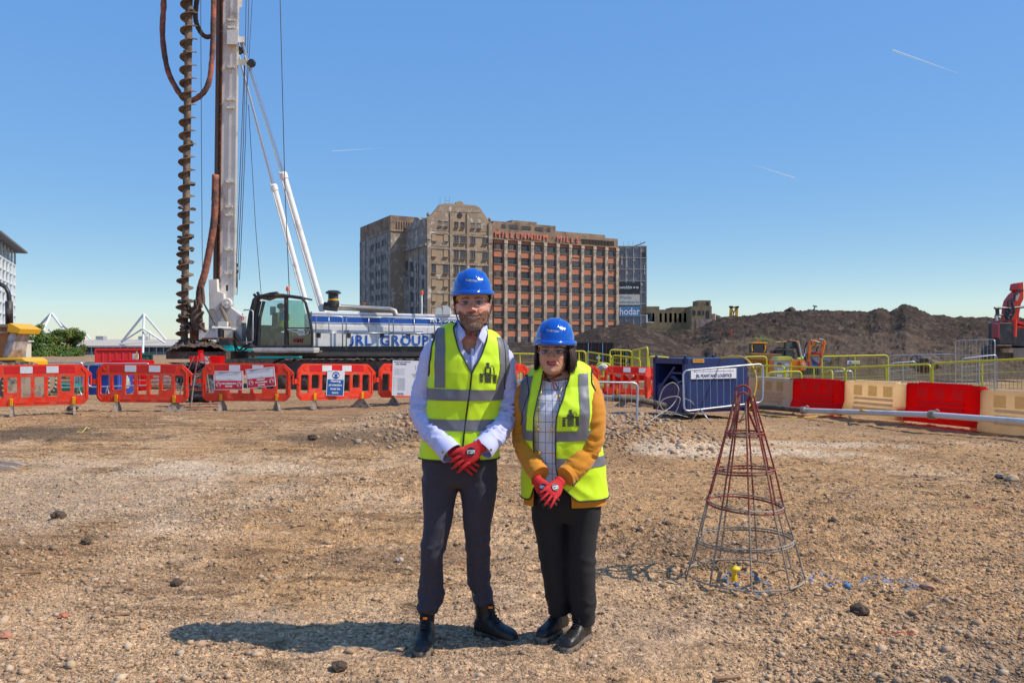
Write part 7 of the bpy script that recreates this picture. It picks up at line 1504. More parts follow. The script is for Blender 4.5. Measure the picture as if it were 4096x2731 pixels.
# -- head
def head(P_, prm, name='body'):
    Nz, Nt = 120, 150; zt, zb = .125, prm['f'][0][0]; V = []; C = []
    fz = sorted(prm['f']); wz = sorted(prm['w']); bz = sorted(prm['b'])
    z = np.linspace(zt, zb, Nz); th = np.linspace(-PI, PI, Nt, endpoint=False); Z, TH_ = np.meshgrid(z, th, indexing='ij')
    W_ = interp(Z, wz); FY = interp(Z, fz); BY = interp(Z, bz)
    S_, C_ = np.sin(TH_), np.cos(TH_); X = W_*spow(S_, .92); Y = np.where(C_ > 0, .012+(FY-.012)*np.abs(C_)**.80, .012+(BY-.012)*np.abs(C_))
    fr = np.clip(C_*1.6, 0, 1); ax = np.abs(X); g = lambda x, z_, sx, sz: np.exp(-((ax-x)/sx)**2-((Z-z_)/sz)**2)
    nz_, mz = prm['nose'], prm['mouth']; d = np.zeros_like(X)
    ridge = interp(Z, [(nz_-.016, 0), (nz_-.008, .010), (nz_, .027), (nz_+.010, .022), (nz_+.03, .011), (nz_+.045, .006), (nz_+.06, 0)]); rw = interp(Z, [(nz_-.01, .012), (nz_, .0115), (nz_+.02, .008), (nz_+.045, .007)])
    d += ridge*np.exp(-(ax/rw)**2)*prm.get('nw', 1); d += .011*g(.0155, nz_-.003, .007, .0075); d -= .004*g(.009, nz_-.013, .004, .003)
    d -= .0125*g(.033, 0, .015, .0095); d -= .004*g(.016, .003, .006, .012); d += prm['brow']*g(.03, .021, .022, .007); d += .0035*g(.036, -.013, .014, .004); d += prm['cheek']*g(.043, nz_+.006, .017, .015); d -= .004*g(.055, mz+.005, .012, .022)
    d += .0045*g(0, mz+.017, .012, .008)-.002*g(0, mz+.016, .004, .007)
    hwm = prm['mw']; mzz = mz+prm['smile']*(ax/hwm)**2; lx = np.clip(1-(ax/hwm)**2, 0, 1)**.5
    up = prm['open']; d += .0045*np.exp(-((Z-(mzz+up*.5*lx+.004))/.0038)**2)*lx; d += .0055*np.exp(-((Z-(mzz-up*.5*lx-.005))/.0048)**2)*lx
    inm = (np.abs(Z-mzz) < up*.5*lx)&(C_ > 0); d -= np.where(inm, .012, 0)*1.0; d -= .004*np.exp(-((ax-hwm*1.08)/.006)**2-((Z-(mz+prm['smile']*1.1))/.006)**2)
    d += .006*g(0, prm['chin'], .016, .011); fold_ = np.abs(ax-(.020+(nz_-Z)*.62)); d -= prm['lines']*np.exp(-(fold_/.0035)**2)*((Z < nz_)&(Z > mz-.008))
    Y = Y-d*fr
    sk = np.array(prm['skin']); C3 = np.broadcast_to(sk, X.shape+(3,)).copy(); nn = fbm(X*60, Y*60, Z*60, 3)
    def mixc(m, c): nonlocal C3; m = np.clip(m, 0, 1)[..., None]; C3 = C3*(1-m)+np.array(c)*m
    mixc(.5*g(.043, nz_, .02, .018)*fr, sk*[1.1, .72, .7]); mixc(.45*g(0, nz_, .016, .014)*fr, sk*[1.15, .75, .72]); mixc(.35*g(.033, 0, .02, .012)*fr, sk*[.75, .6, .6])
    if prm['beard']:
        jaw = sst(0, .012, (-.030-.62*np.clip(.066-ax, 0, .05))-Z); must = sst(0, .006, nz_-.006-Z)*sst(0, .01, .036-ax); m = np.clip(jaw+must, 0, 1)*(1-sst(.1, .35, -C_)); m *= (1-np.exp(-((Z-(mz-.017))/.005)**2-(ax/.02)**2)*.3)
        m = m*(.78+.5*nn); prm['mask'] = m*fr; gr = sst(.0, .03, (mz-.022)-Z)*.8*(ax < .04)+.35*sst(.2, .5, nn); bc = np.array([.22, .105, .055]); gc = np.array([.46, .39, .33]); gr = np.clip(gr, 0, 1)[..., None]; mm = np.clip(m*.85, 0, 1)[..., None]; C3 = C3*(1-mm)+(bc*(1-gr)+gc*gr)*mm
    lips = (np.exp(-((Z-(mzz+up*.5*lx+.003))/.0042)**2)+np.exp(-((Z-(mzz-up*.5*lx-.005))/.0055)**2))*(lx > .05)*fr; mixc(lips*prm['lipa'], prm['lip']); mixc(inm.astype(float), (.03, .006, .006))
    if prm.get('browc'): mixc(1.5*np.exp(-((Z-(.0235-.12*np.abs(ax-.036)))/.0032)**2)*sst(.010, .016, ax)*(1-sst(.05, .058, ax))*fr*(.75+.6*nn), prm['browc'])
    mixc(1.2*np.exp(-((Z-(.0062-9*(ax-.033)**2))/.0022)**2)*(np.abs(ax-.033) < .016)*fr, prm.get('lid', (.05, .03, .025)))
    if prm.get('temple'): mixc(sst(.0, .01, Z-.008)*(1-sst(.05, .3, C_))*prm['temple'], (.10, .085, .075))
    H, W = X.shape; i, j = np.meshgrid(np.arange(H-1), np.arange(W), indexing='ij'); j2 = (j+1) % W; Fc = np.stack([i*W+j, (i+1)*W+j, (i+1)*W+j2, i*W+j2], -1).reshape(-1, 4)
    return np.stack([X, Y, Z], -1), Fc, C3
def head_at(hp, prm, V):
    M = Matrix.Translation(hp) @ Euler((prm.get('pitch', 0), prm.get('roll', 0), prm.get('yaw', 0))).to_matrix().to_4x4(); A = np.array(M); return V @ A[:3, :3].T+A[:3, 3], M
def make_body(P_, hp, prm, T, extra, root, neck_r=.058):
    V, Fc, C3 = head(P_, prm); V2, M = head_at(hp, prm, V.reshape(-1, 3)); vs = [V2]; fs = [Fc]; cs = [C3.reshape(-1, 3)]; off = len(V2); sk = np.array(prm['skin'])
    def addg(G, cu=True):
        nonlocal off
        H, W = len(G), len(G[0]); A = np.array([[p[:] for p in r] for r in G]).reshape(-1, 3); i, j = np.meshgrid(np.arange(H-1), np.arange(W), indexing='ij'); j2 = (j+1) % W
        fs.append(np.stack([i*W+j, (i+1)*W+j, (i+1)*W+j2, i*W+j2], -1).reshape(-1, 4)+off); vs.append(A); cs.append(np.tile(sk*.93, (len(A), 1))); off += len(A)
    # neck into the torso
    G = []; nb = Vector((T.n[1], T.n[4], T.n[0]-.05)); ht = M @ Vector((0, .018, -.05))
    for i in range(22):
        t = i/21; c = ht.lerp(nb, t); r = neck_r*(1+.25*max(0, t-.6)**1.2*2.5); G.append([Vector((c.x+math.sin(2*PI*k/40)*r, c.y-math.cos(2*PI*k/40)*r*1.0, c.z)) for k in range(40)])
    addg(G)
    G = []
    for j in range(46): v = 2.0*j/45; G.append([T.pt(2*PI*k/40, v, -.036, 0) for k in range(40)])
    addg(G)
    for G in extra: addg(G)
    for s in (-1, 1):     # ears
        G = []
        for i in range(12):
            t = i/11; r = .026*math.sin(PI*min(1, t*.96+.03)); c = Vector((s*(.073+.012*t), .012, .0-.012)); 
            G.append([M @ (c+Vector((s*.004*math.cos(a), .012*math.cos(a)*(r/.026)+.004*t, r*1.25*math.sin(a)))) for a in [2*PI*k/16 for k in range(16)]])
        addg(G)
    me = fast_mesh('body', np.concatenate(vs), np.concatenate(fs), skinM, np.concatenate(cs)); o = obj('body', me, root)
    for s in (-1, 1):
        mb = MB(); mb.sphere((0, 0, 0), (.0125, .0115, .0046 if prm['beard'] else .0058), 16, 10); mb.mi = 1; mb.lathe([(.0001, -.0125), (.0060, -.0118), (.0060, -.0105)], (s*-.0, .0, 0), 14, 'y'); e = mb.build('eye', [eyeW, irisM], root, smooth=True); e.matrix_local = M @ Matrix.Translation((s*.0325, prm['eye_y'], -.0005))
    return o, M
def fuzz(root, name, V, Fc, mask, n, ln, cols, M, seed=1, down=.6):
    rg = np.random.default_rng(seed); mk = mask.reshape(-1); tri = Fc; fm = mk[tri].mean(1); idx = np.where(fm > .35)[0]; pick = rg.choice(idx, n); A = V.reshape(-1, 3)[tri[pick]]; w_ = rg.random((n, 4, 1)); w_ /= w_.sum(1, keepdims=True); p = (A*w_).sum(1)
    nr = np.cross(A[:, 1]-A[:, 0], A[:, 3]-A[:, 0]); nr /= np.linalg.norm(nr, axis=1)[:, None]+1e-9; nr *= np.sign((nr*(p-[0, .02, -.03])).sum(1))[:, None]
    d = nr+np.array([0, 0, -down])+rg.normal(size=(n, 3))*.35; d /= np.linalg.norm(d, axis=1)[:, None]; s = np.cross(d, rg.normal(size=(n, 3))); s /= np.linalg.norm(s, axis=1)[:, None]; l = ln*(.5+rg.random((n, 1)))
    Vv = np.stack([p-s*.0005-nr*.001, p+s*.0005-nr*.001, p+d*l], 1).reshape(-1, 3); A4 = np.array(M); Vv = Vv @ A4[:3, :3].T+A4[:3, 3]; c = cols(n, p, rg); o = obj(name, fast_mesh(name, Vv, np.arange(3*n).reshape(-1, 3), hairM, np.repeat(c, 3, 0), smooth=False), root); o['kind'] = 'stuff'; return o
# -- helmet (built once, copied)
HA, HB, HH = .100, .128, .118
def helm_pt(th, ph, off=0.):
    """th 0 front, ph 0 rim .. pi/2 crown"""
    r = math.cos(ph)**.80 if ph < PI/2-1e-6 else 0; z = HH*math.sin(ph)**1.0; x = HA*r*math.sin(th); y = -HB*r*math.cos(th)
    n = Vector((x/HA**2, y/HB**2, z/HH**2+.5)).normalized(); ridge = 0; 
    if z > .02:
        ax = abs(x); lim = .030+.018*max(0, y/HB); top = sst(.055, .075, z+max(0, -y)*.05+.0*y); ridge = .0042*float((1-sst(lim-.003, lim+.001, ax))*top)+.003*float(sst(.050, .054, ax)*(1-sst(.068, .074, ax))*sst(.03, .05, z)*(1 if y < .09 else 0))
    return Vector((x, y+.0, z))+n*(off+ridge)
def make_helmet(label, M, txt_x=0., tilt=0.):
    t = thing('safety_helmet', label, 'helmet'); t.matrix_world = M
    mb = MB(); G = [[helm_pt(2*PI*i/120, PI/2*(1-(1-j/60)**1.3)*.999) for i in range(120)] for j in range(61)]; mb.grid(G, cu=True); mb.build('shell', helM, t, smooth=True)
    mb = MB(); G = []
    for k, (o_, z) in enumerate(((.000, .012), (.008, .008), (.0125, .0), (.0125, -.012), (.009, -.014), (.0, -.006), (-.006, .0))):
        row = []
        for i in range(120):
            a = 2*PI*i/120; pk = max(0, math.cos(a))**2.5*.022; row.append(Vector(((HA+o_)*math.sin(a), -(HB+o_+pk*(o_ > 0)*1.0)*math.cos(a), z-.006*max(0, math.cos(a))**2*(o_ > .005)-.004*(1-abs(math.cos(a))))))
        G.append(row)
    mb.grid(G, cu=True, cv=True); mb.build('brim', helM, t, smooth=True)
    mb = MB(); mb.grid([[Vector((r*HA*math.sin(a), -r*HB*math.cos(a), z)) for a in [2*PI*i/40 for i in range(40)]] for r, z in ((.97, .0), (.8, .03), (.4, .06), (.05, .07))], cu=True); mb.build('liner', strapM, t, smooth=True)
    def wrap(co): 
        zc_ = .052+co.y-.10*co.x; ph = math.asin(max(.02, min(.99, zc_/HH))); r = math.cos(ph)**.8; return helm_pt((co.x+txt_x)/(HB*r)*1.12, ph, .0012)
    text('SILVERTOWN', .0135, whiteP, t, (0, 0, 0), bold=.00035, extrude=.0002, warp=wrap, sx=.80)
    for s in (-1, 1):
        mb = MB(); mb.box((s*(HA-.008), .0, -.022), (.012, .07, .035)); mb.box((s*(HA-.012), -.035, -.018), (.012, .03, .028)); mb.box((s*(HA-.014), .02, -.045), (.010, .03, .03)); mb.build('strap_mount', strapM, t, bevel=.003)
    return t
def headband(P_, M, prm, root):
    fz = sorted(prm['f']); wz = sorted(prm['w']); G = []
    for z in (prm['band'], prm['band']+.014, prm['band']+.028):
        row = []
        for i in range(41): a = -1.5+3.0*i/40; w_ = float(interp(z, wz)); f_ = float(interp(z, fz)); row.append(M @ Vector(((w_+.008)*math.sin(a), .012+(f_-.006-.012)*math.cos(a)**.8, z-.016*(abs(a)/1.5)**2)))
        G.append(row)
    mb = MB(); mb.grid(G); o = mb.build('headband', helY, root, smooth=True); sm = o.modifiers.new('s', 'SOLIDIFY'); sm.thickness = .003; return o
def glasses(M, prm, label, w_=.074):
    t = thing('safety_glasses', label, 'glasses'); t.matrix_world = M
    for s in (-1, 1):
        G = []; up = []; lo = []
        for i in range(21):
            u = i/20; x = s*(.007+.066*u); y = prm['gy']+.055*u**2.2; top = .0145-.003*u; bot = -.018+.030*abs(u-.42)**1.4-(.0 if u > .2 else -.012*(1-u/.2)); bot = min(bot, top-.006)
            row = [Vector((x, y-.002*math.sin(PI*j/6), bot+(top-bot)*j/6)) for j in range(7)]; G.append(row); up.append(row[-1]); lo.append(row[0])
        mb = MB(); mb.grid(G); mb.build('lens', lensM, t, smooth=True); mb = MB(); mb.tube(up+[], .0011, 5); mb.tube(lo, .0009, 5); mb.build('lens_edge', lensE, t, smooth=True)
        mb = MB(); mb.tube([Vector((s*.072, prm['gy']+.052, .010)), Vector((s*.079, prm['gy']+.075, .010)), Vector((s*.082, .0, .008)), Vector((s*.081, .03, .004))], .0026, 6); mb.build('temple_arm', strapM, t); mb = MB(); mb.box((s*.0735, prm['gy']+.054, .004), (.006, .010, .009)); mb.build('hinge', strapR, t)
    mb = MB(); mb.tube([Vector((-.008, prm['gy']-.001, .010)), Vector((0, prm['gy']-.003, .012)), Vector((.008, prm['gy']-.001, .010))], .002, 5); mb.tube([Vector((-.010, prm['gy'], -.006)), Vector((-.004, prm['gy']-.002, .006)), Vector((.004, prm['gy']-.002, .006)), Vector((.010, prm['gy'], -.006))], .0011, 5); mb.build('bridge', lensE, t)
    return t
def strap(root, pts, w_=.0055, name='chin_strap'):
    c = [Vector(p) for p in crom([p[:] for p in pts], 40)]; mb = MB(); mb.tube(c, w_, 6, flat=.4); q = mb.build(name, strapM, root, smooth=True); mb = MB(); mb.tube([p+Vector((0, -w_*.42, 0)) for p in c], w_*.32, 5); mb.build('red_stripe', strapR, q)
# -- hand
def hand(name, root, wr, dr, nr, thumb, curl=(.25, .45, .5), spread=.0, sc=1., tdir=None, label=None, tbend=.5, thumb_out=.55):
    f = dr.normalized(); n = (nr-f*nr.dot(f)).normalized(); s = f.cross(n).normalized()*thumb      # s points to the thumb side
    mb = MB(); G = []
    for i, (l, hw, ht, o_) in enumerate(((-.016, .026, .020, 0), (-.010, .030, .022, 0), (-.005, .035, .026, 0), (0, .031, .023, 0), (.012, .031, .021, .0), (.035, .039, .018, .003), (.06, .044, .0165, .003), (.085, .044, .0145, .001), (.098, .040, .011, 0), (.104, .030, .006, 0))):
        G.append([wr+f*l*sc+s*(math.cos(a)*hw+o_)*sc+n*math.sin(a)*ht*sc for a in [2*PI*k/20 for k in range(20)]])
    mb.grid(G, cu=True); mb.add(G[0], [tuple(range(20))]); mb.add(G[-1], [tuple(range(19, -1, -1))])
    for k in range(4):
        b = .031-.0205*k; L_ = (.074, .082, .077, .060)[k]*sc; p = wr+f*(.086+(.004, .008, .004, -.004)[k])*sc+s*b*sc; d = (f+s*(.15-.1*k+spread*(1.5-k))).normalized(); pts = [p-f*.012*sc]; rr = [.0105*sc]
        cur = 0
        for q, (fr_, cc) in enumerate(((.40, curl[0]), (.33, curl[1]), (.27, curl[2]))):
            cur += cc; dd = d*math.cos(cur)-n*math.sin(cur)
            for h in range(4): p = p+dd*L_*fr_/4; pts.append(p.copy()); rr.append((.0108-.0009*q-.0003*h)*sc*(1-.5*(q == 2 and h == 3)))
        mb.tube(pts, rr, 10)
    td = tdir.normalized() if tdir else (f*.75+s*thumb_out-n*.2).normalized(); p = wr+f*.022*sc+s*.026*sc-n*.004*sc; pts = [p]; rr = [.016*sc]
    for q in range(8): td2 = (td*(1-.09*q)+f*.09*q-n*.04*q*tbend).normalized(); p = p+td2*.0105*sc; pts.append(p.copy()); rr.append((.0145-.0007*q)*sc*(1-.4*(q == 7)))
    mb.tube(pts, rr, 10); npalm = 9*20
    me = mb.mesh(name, [gloR, gloK], True)
    for p_ in me.polygons:
        c = p_.center-wr; along = c.dot(f)/sc; side = c.dot(s)/sc; 
        if p_.normal.dot(n) < (.66 if along > .10 else .05) and along > .0: p_.material_index = 1
        if side > .05 and c.dot(n) < .02: p_.material_index = 1
    o = obj(name, me, root)
    if label:
        for sp in label: o[sp[0]] = sp[1]
    # round patch
    c = wr+f*.055*sc+n*.0195*sc-s*.002; X = (f*.85+s*.5*-1).normalized(); X = (X-n*X.dot(n)).normalized(); Z_ = n.cross(X)
    M = Matrix((X, Z_, n)).transposed().to_4x4(); M.translation = c
    mb = MB(); mb.lathe([(.020*sc, -.004), (.020*sc, .0005)], (0, 0, 0), 26); q = mb.build('round_patch', gloK, o); q.matrix_local = M
    mb = MB(); mb.prism([(-.0175*sc, -.0075*sc), (.0175*sc, -.0075*sc), (.0175*sc, .0075*sc), (-.0175*sc, .0075*sc)], 0, .0008, T=Matrix.Rotation(-PI/2, 4, 'X') @ Matrix.Diagonal((1, 1, -1, 1))); w2 = mb.build('white_strip', paperM, q); w2.location = (0, .001, .0013)
    tx = text('Traffi.', .0150*sc, inkM, q, (0, .0008, .0024), (0, 0, 0), bold=.0003, extrude=.0001)
    return o
def boot(label_side, root, heel, toe_dir, sc=1., z0=0.):
    ang = math.atan2(toe_dir.x, -toe_dir.y)
    mb = MB(); rows = [(.0, .02, .02), (-.005, .075, .030), (-.03, .10, .037), (-.07, .112, .039), (-.11, .112, .041), (-.145, .098, .043), (-.18, .080, .045), (-.215, .070, .047), (-.25, .064, .046), (-.275, .053, .041), (-.292, .036, .030), (-.300, .015, .012)]
    G = []
    for y, h, hw in crom(rows, 40): G.append([Vector((hw*spow(math.cos(a), .8), y, .024+max(0., h*.5+h*.5*spow(math.sin(a), .75)))) for a in [2*PI*k/28 for k in range(28)]])
    mb.grid(G, cu=True); mb.add(G[0], [tuple(range(28))]); mb.add(G[-1], [tuple(range(27, -1, -1))])
    G = [[Vector((rx_*math.cos(a), cy+ry*math.sin(a), z)) for a in [2*PI*k/28 for k in range(28)]] for z, rx_, ry, cy in crom([(.05, .038, .050, -.062), (.10, .038, .053, -.062), (.14, .041, .054, -.060), (.18, .045, .056, -.056), (.205, .047, .057, -.055)], 12)]
    mb.grid(G, cu=True); mb.add(G[0], [tuple(range(28))]); mb.add(G[-1], [tuple(range(27, -1, -1))])
    t = thing('boot', 'x', 'boot'); del t['label']; del t['category']; t.parent = root
    o = mb.build('upper', bootM, t, smooth=True); rm = o.modifiers.new('r', 'REMESH'); rm.mode = 'VOXEL'; rm.voxel_size = .0045; rm.use_smooth_shade = True; sm = o.modifiers.new('s', 'SMOOTH'); sm.iterations = 5; sm.factor = .6; bake(o)
    nrm = [v.normal.copy() for v in o.data.vertices]; cos = [v.co.copy() for v in o.data.vertices]
    for k, q in enumerate(cos):
        cr = 1-abs(mnoise.noise(Vector((q.x*18, q.y*30, q.z*30))))*3; q += nrm[k]*(.0012*cr*(1 if -.20 < q.y else .25))
    o.data.vertices.foreach_set('co', [c for q in cos for c in q]); o.data.update()
    out = [(-.032, -.006), (-.040, -.04), (-.036, -.12), (-.046, -.18), (-.054, -.22), (-.050, -.27), (-.030, -.302), (0, -.312), (.030, -.302), (.050, -.27), (.054, -.22), (.046, -.18), (.038, -.12), (.040, -.04), (.032, -.006), (0, .006)]
    out = rounded(out, .02, 3); mb = MB()
    def ring(sx, z): return [Vector((x*sx, y*sx-.15*(1-sx), z)) for x, y in out]
    mb.grid([ring(.97, .008), ring(1, .012), ring(1.0, .026), ring(.97, .036)], cu=True); mb.add(ring(.97, .008), [tuple(range(len(out)))]); mb.add(ring(.96, .036), [tuple(range(len(out)))])
    for i in range(0, len(out), 3): x, y = out[i]; mb.box((x*.93, y, .007), (.014, .012, .014))
    mb.box((0, -.045, .006), (.07, .07, .012)); mb.build('sole', soleM, t, smooth=35)
    mb = MB(); mb.grid([[Vector((x, y, z+.004*(1-(x/.02)**2))) for x in (-.022, -.011, 0, .011, .022)] for y, z in ((-.175, .105), (-.15, .118), (-.128, .140), (-.118, .17), (-.114, .205), (-.112, .222))]); mb.build('tongue', bootM, t, smooth=True)
    mb = MB(); L_ = [(-.168, .113), (-.153, .123), (-.138, .137), (-.129, .155), (-.124, .174), (-.121, .192)]
    for k, (y, z) in enumerate(L_):
        mb.tube([Vector((-.024, y+.006, z-.004)), Vector((-.010, y-.006, z+.005)), Vector((.010, y-.008, z+.006)), Vector((.024, y+.004, z-.004))], .0022, 5)
        if k < 5: y2, z2 = L_[k+1]; mb.tube([Vector((-.024, y, z)), Vector((0, (y+y2)/2-.011, (z+z2)/2+.006)), Vector((.024, y2, z2))], .0022, 5)
    for s in (-1, 1): mb.tube([Vector((s*.004, -.128, .196)), Vector((s*.03, -.145, .19)), Vector((s*.045, -.14, .165)), Vector((s*.03, -.145, .155)), Vector((s*.008, -.135, .19))], .002, 5); mb.tube([Vector((s*.004, -.13, .192)), Vector((s*.02, -.155, .17)), Vector((s*.028, -.16, .14))], .002, 5)
    mb.build('laces', laceM, t)
    t.matrix_local = Matrix.Translation((heel.x, heel.y, z0)) @ Matrix.Rotation(ang, 4, 'Z') @ Matrix.Diagonal((sc, sc, sc, 1)); return t
def union(mb, name, m, root, vox=.008, it=4, wr=.003, fr=18., seed=0., fold=None):
    o = mb.build(name, m, root, smooth=True); rm = o.modifiers.new('r', 'REMESH'); rm.mode = 'VOXEL'; rm.voxel_size = vox; rm.use_smooth_shade = True; sm = o.modifiers.new('s', 'SMOOTH'); sm.iterations = it; sm.factor = .5; bake(o)
    if not o.data.materials: o.data.materials.append(m)
    nrm = [v.normal.copy() for v in o.data.vertices]; cos = [v.co.copy() for v in o.data.vertices]
    for k, q in enumerate(cos):
        w_ = fold(q) if fold else 1.; n = mnoise.noise(Vector((q.x*fr*.6+seed, q.y*fr*.6, q.z*fr))); n2 = mnoise.noise(Vector((q.x*fr*1.5, q.y*fr*1.5+seed, q.z*fr*2.2))); q += nrm[k]*wr*w_*((1-abs(n)*3)*.9+n2*.7)
    o.data.vertices.foreach_set('co', [c for q in cos for c in q]); o.data.update()
    return o
EMB = ["....##....", "....##....", "....##a...", "...####b..", "...####.b.", "##########", "##.####.##", "##.####.##", "##.####.##", "##.####.##", "##.####.##"]
def emblem(T, root, x0, x1, z1, z0, off, sl=.06):
    mb = MB(); nr, nc = len(EMB), 10; dx = (x1-x0)/nc; dz = (z1-z0)/nr
    for r in range(nr):
        for c in range(nc):
            ch = EMB[r][c]; xa = x0+c*dx; za = z1-r*dz
            if ch == '#':
                if r >= 7 and c in (0, 1, 8, 9) and r == 11: continue
                cells = ((.02, .46), (.54, .98)) if (r+c) % 3 == 0 else ((.02, .98),)
                for a, b in cells: q = [T.front(xa+dx*u, za-dz*w_+sl*(xa-x0)*-1, off) for u, w_ in ((a, .05), (b, .05), (b, .93), (a, .93))]; mb.add(q, [(0, 1, 2, 3)])
    if True:
        q = lambda c, r: T.front(x0+c*dx, z1-r*dz-sl*(c*dx), off); mb.tube([q(6.6, 2.1), q(7.8, 1.9), q(8.6, 2.6), q(8.9, 4.2)], .0010, 4); mb.tube([q(8.4, 3.6), q(8.9, 4.3)], .0013, 4)
    return mb.build('emblem', inkM, root, fix=False)
def persn(label, X0, Y0): g = float(ground_z(X0, Y0)); t = thing('person', label, 'person', (X0, Y0, g)); return Person(X0, Y0, t), t
def child_thing(o, root):
    return o
# ================= the man
P1, R1 = persn('tall bearded person in a blue helmet, lavender shirt and open-necked yellow vest, hands folded', -.273, 4.10)
T1 = Torso([(.965, .003, .196, .125, 0), (1.05, .006, .190, .124, 0), (1.16, .020, .180, .120, 0), (1.28, .038, .176, .124, 0), (1.40, .050, .188, .126, .0), (1.47, .055, .203, .120, .005), (1.515, .056, .212, .108, .01)], (1.640, .064, .070, .075, .02), tilt=-.16, seed=2., wr=.0075)
def vz(z): return T1.v_of(z)
# vest: neckline edges as functions of v
VL = [(1499, 1887), (1470, 1874), (1430, 1855), (1400, 1840), (1360, 1827), (1318, 1816)]; VR = [(1499, 1887), (1470, 1900), (1430, 1921), (1390, 1937), (1365, 1946), (1338, 1949)]
def edge(T, P_, pts, low_x=None, dy=-.11):
    tab = []
    for py, px in pts:
        q = P_.L(px, py, dy if py > 1400 else dy*.55); 
        v = T.v_of(q.z-T.t*q.x); lo, hi = -2.2, 2.2
        for _ in range(30):
            m = (lo+hi)/2
            if T.pt(m, v, 0, 0).x < q.x: lo = m
            else: hi = m
            if abs(m) > 1.56: break
        tab.append((v, lo))
    tab.sort(); return tab
def efun(tab): return lambda v: float(np.interp(v, [a for a, b in tab], [b for a, b in tab]))
cl = [(1826, 1852), (1757, 1854), (1700, 1861), (1614, 1873), (1560, 1881)]
EL, ER = edge(T1, P1, cl+VL), edge(T1, P1, cl+VR)
top = 1.80
EL = [q for q in EL if q[0] < 1.72]+[(top, EL[-1][1]-.12), (2, EL[-1][1]-.12)]; ER = [q for q in ER if q[0] < 1.72]+[(top, ER[-1][1]+.12), (2, ER[-1][1]+.12)]
eL, eR = efun(EL), efun(ER)
def arm_cut(T, zc, rz_, ry_):
    """vest armhole test in (y,z)"""
    return lambda p, c: ((p.y-c)/ry_)**2+((p.z-zc)/rz_)**2 < 1
def vest(T, P_, root, eL, eR, zc, rz_, ry_, top, hemf=None, wrap=2*PI, cuts=(0, 0)):
    """the vest as one sheet from the right edge round the back to the left edge"""
    nu, nv = 190, 150; f0 = hemf or (lambda u: 0.); G = tsurf(T, lambda v: eR(v), lambda v: wrap+eL(v), f0, top, nu, nv, .010); mb = MB(); vs = [p for r in G for p in r]; fs = []
    for j in range(nv):
        for i in range(nu):
            c = (G[j][i]+G[j+1][i+1])/2; cx, a, b, cy = T.ring(min(c.z, T.s[-1][0])); s_ = 1 if c.x > cx else -1
            if abs(c.x-cx) > a*.45 and ((c.y-cy)/ry_)**2+((c.z-zc-T.t*c.x)/rz_)**2 < 1: continue
            W = nu+1; fs.append((j*W+i, j*W+i+1, (j+1)*W+i+1, (j+1)*W+i))
    mb.add(vs, fs); o = mb.build('vest', limeM, root, smooth=True); sm = o.modifiers.new('s', 'SOLIDIFY'); sm.thickness = .003; sm.offset = -1
    vt = MB()
    edge_tube(vt, [T.pt(eR(v), v, .011) for v in np.linspace(f0(0), top, 60)], .0036); edge_tube(vt, [T.pt(eL(v), v, .011) for v in np.linspace(f0(1), top, 60)], .0036)
    edge_tube(vt, [T.pt(eR(f0(i/120))+(wrap+eL(f0(i/120))-eR(f0(i/120)))*i/120, f0(i/120), .011) for i in range(121)], .0036)
    edge_tube(vt, [T.pt(eR(top)+(wrap+eL(top)-eR(top))*i/50, top, .011) for i in range(51)], .0036)
    for s_ in (-1, 1):
        pts = []
        for k in range(64):
            a_ = 2*PI*k/64; y = math.cos(a_)*ry_; z = zc+math.sin(a_)*rz_; best = None
            z1 = T.s[-1][0]
            # find the surface point with this y,z on side s_
            bd = 9
            pts.append((y, z))
        # coarse sampled lookup
        if s_ == -1: S_tab = []
        tab = []
        for v in np.linspace(max(0, T.v_of(zc-rz_)-.08), 1.75, 60):
            for th in np.linspace(s_*PI/2-1.35, s_*PI/2+1.35, 60): p = T.pt(th, v, .012); tab.append((p.x, p.y, p.z))
        tab = np.array(tab); cx, a, b, cy = T.ring(min(zc, z1)); out = []
        for y, z in pts:
            zz_ = z+T.t*tab[:, 0]; d = (tab[:, 1]-cy-y)**2+(tab[:, 2]-zz_)**2; k = int(np.argmin(d)); 
            if d[k] < .0009: out.append(Vector(tab[k]))
        if len(out) > 20:
            out = [(out[i-1]+out[i]*2+out[(i+1) % len(out)])/4 for i in range(len(out))]; out = [(out[i-1]+out[i]*2+out[(i+1) % len(out)])/4 for i in range(len(out))]; vt.tube(out, .0042, 6, closed=True)
    vt.build('vest_binding', trimM, o, smooth=True); return o
V1 = vest(T1, P1, R1, eL, eR, 1.475, .135, .078, top)
# reflective tapes
def tape(T, root, f, nu=110, nv=10, off=.0135, name='reflective_band', rng=(0, 1)):
    mb = MB(); mb.grid([[f(i/nu, j/nv) for i in range(nu+1)] for j in range(nv+1)]); o = mb.build(name, bandM, root, smooth=True, fix=False); return o
def hband(T, root, z0, z1, eL, eR, slope=0., skip=None, wrap=2*PI, clip=None):
    def f(u, w_):
        vm = T.v_of((z0+z1)/2); a, b = eR(vm)+.012, wrap+eL(vm)-.012; th = a+(b-a)*u; z = z0+(z1-z0)*w_+slope*math.sin(th)*.19; return T.pt(th, T.v_of(z), .0135)
    return tape(T, root, f, 150)
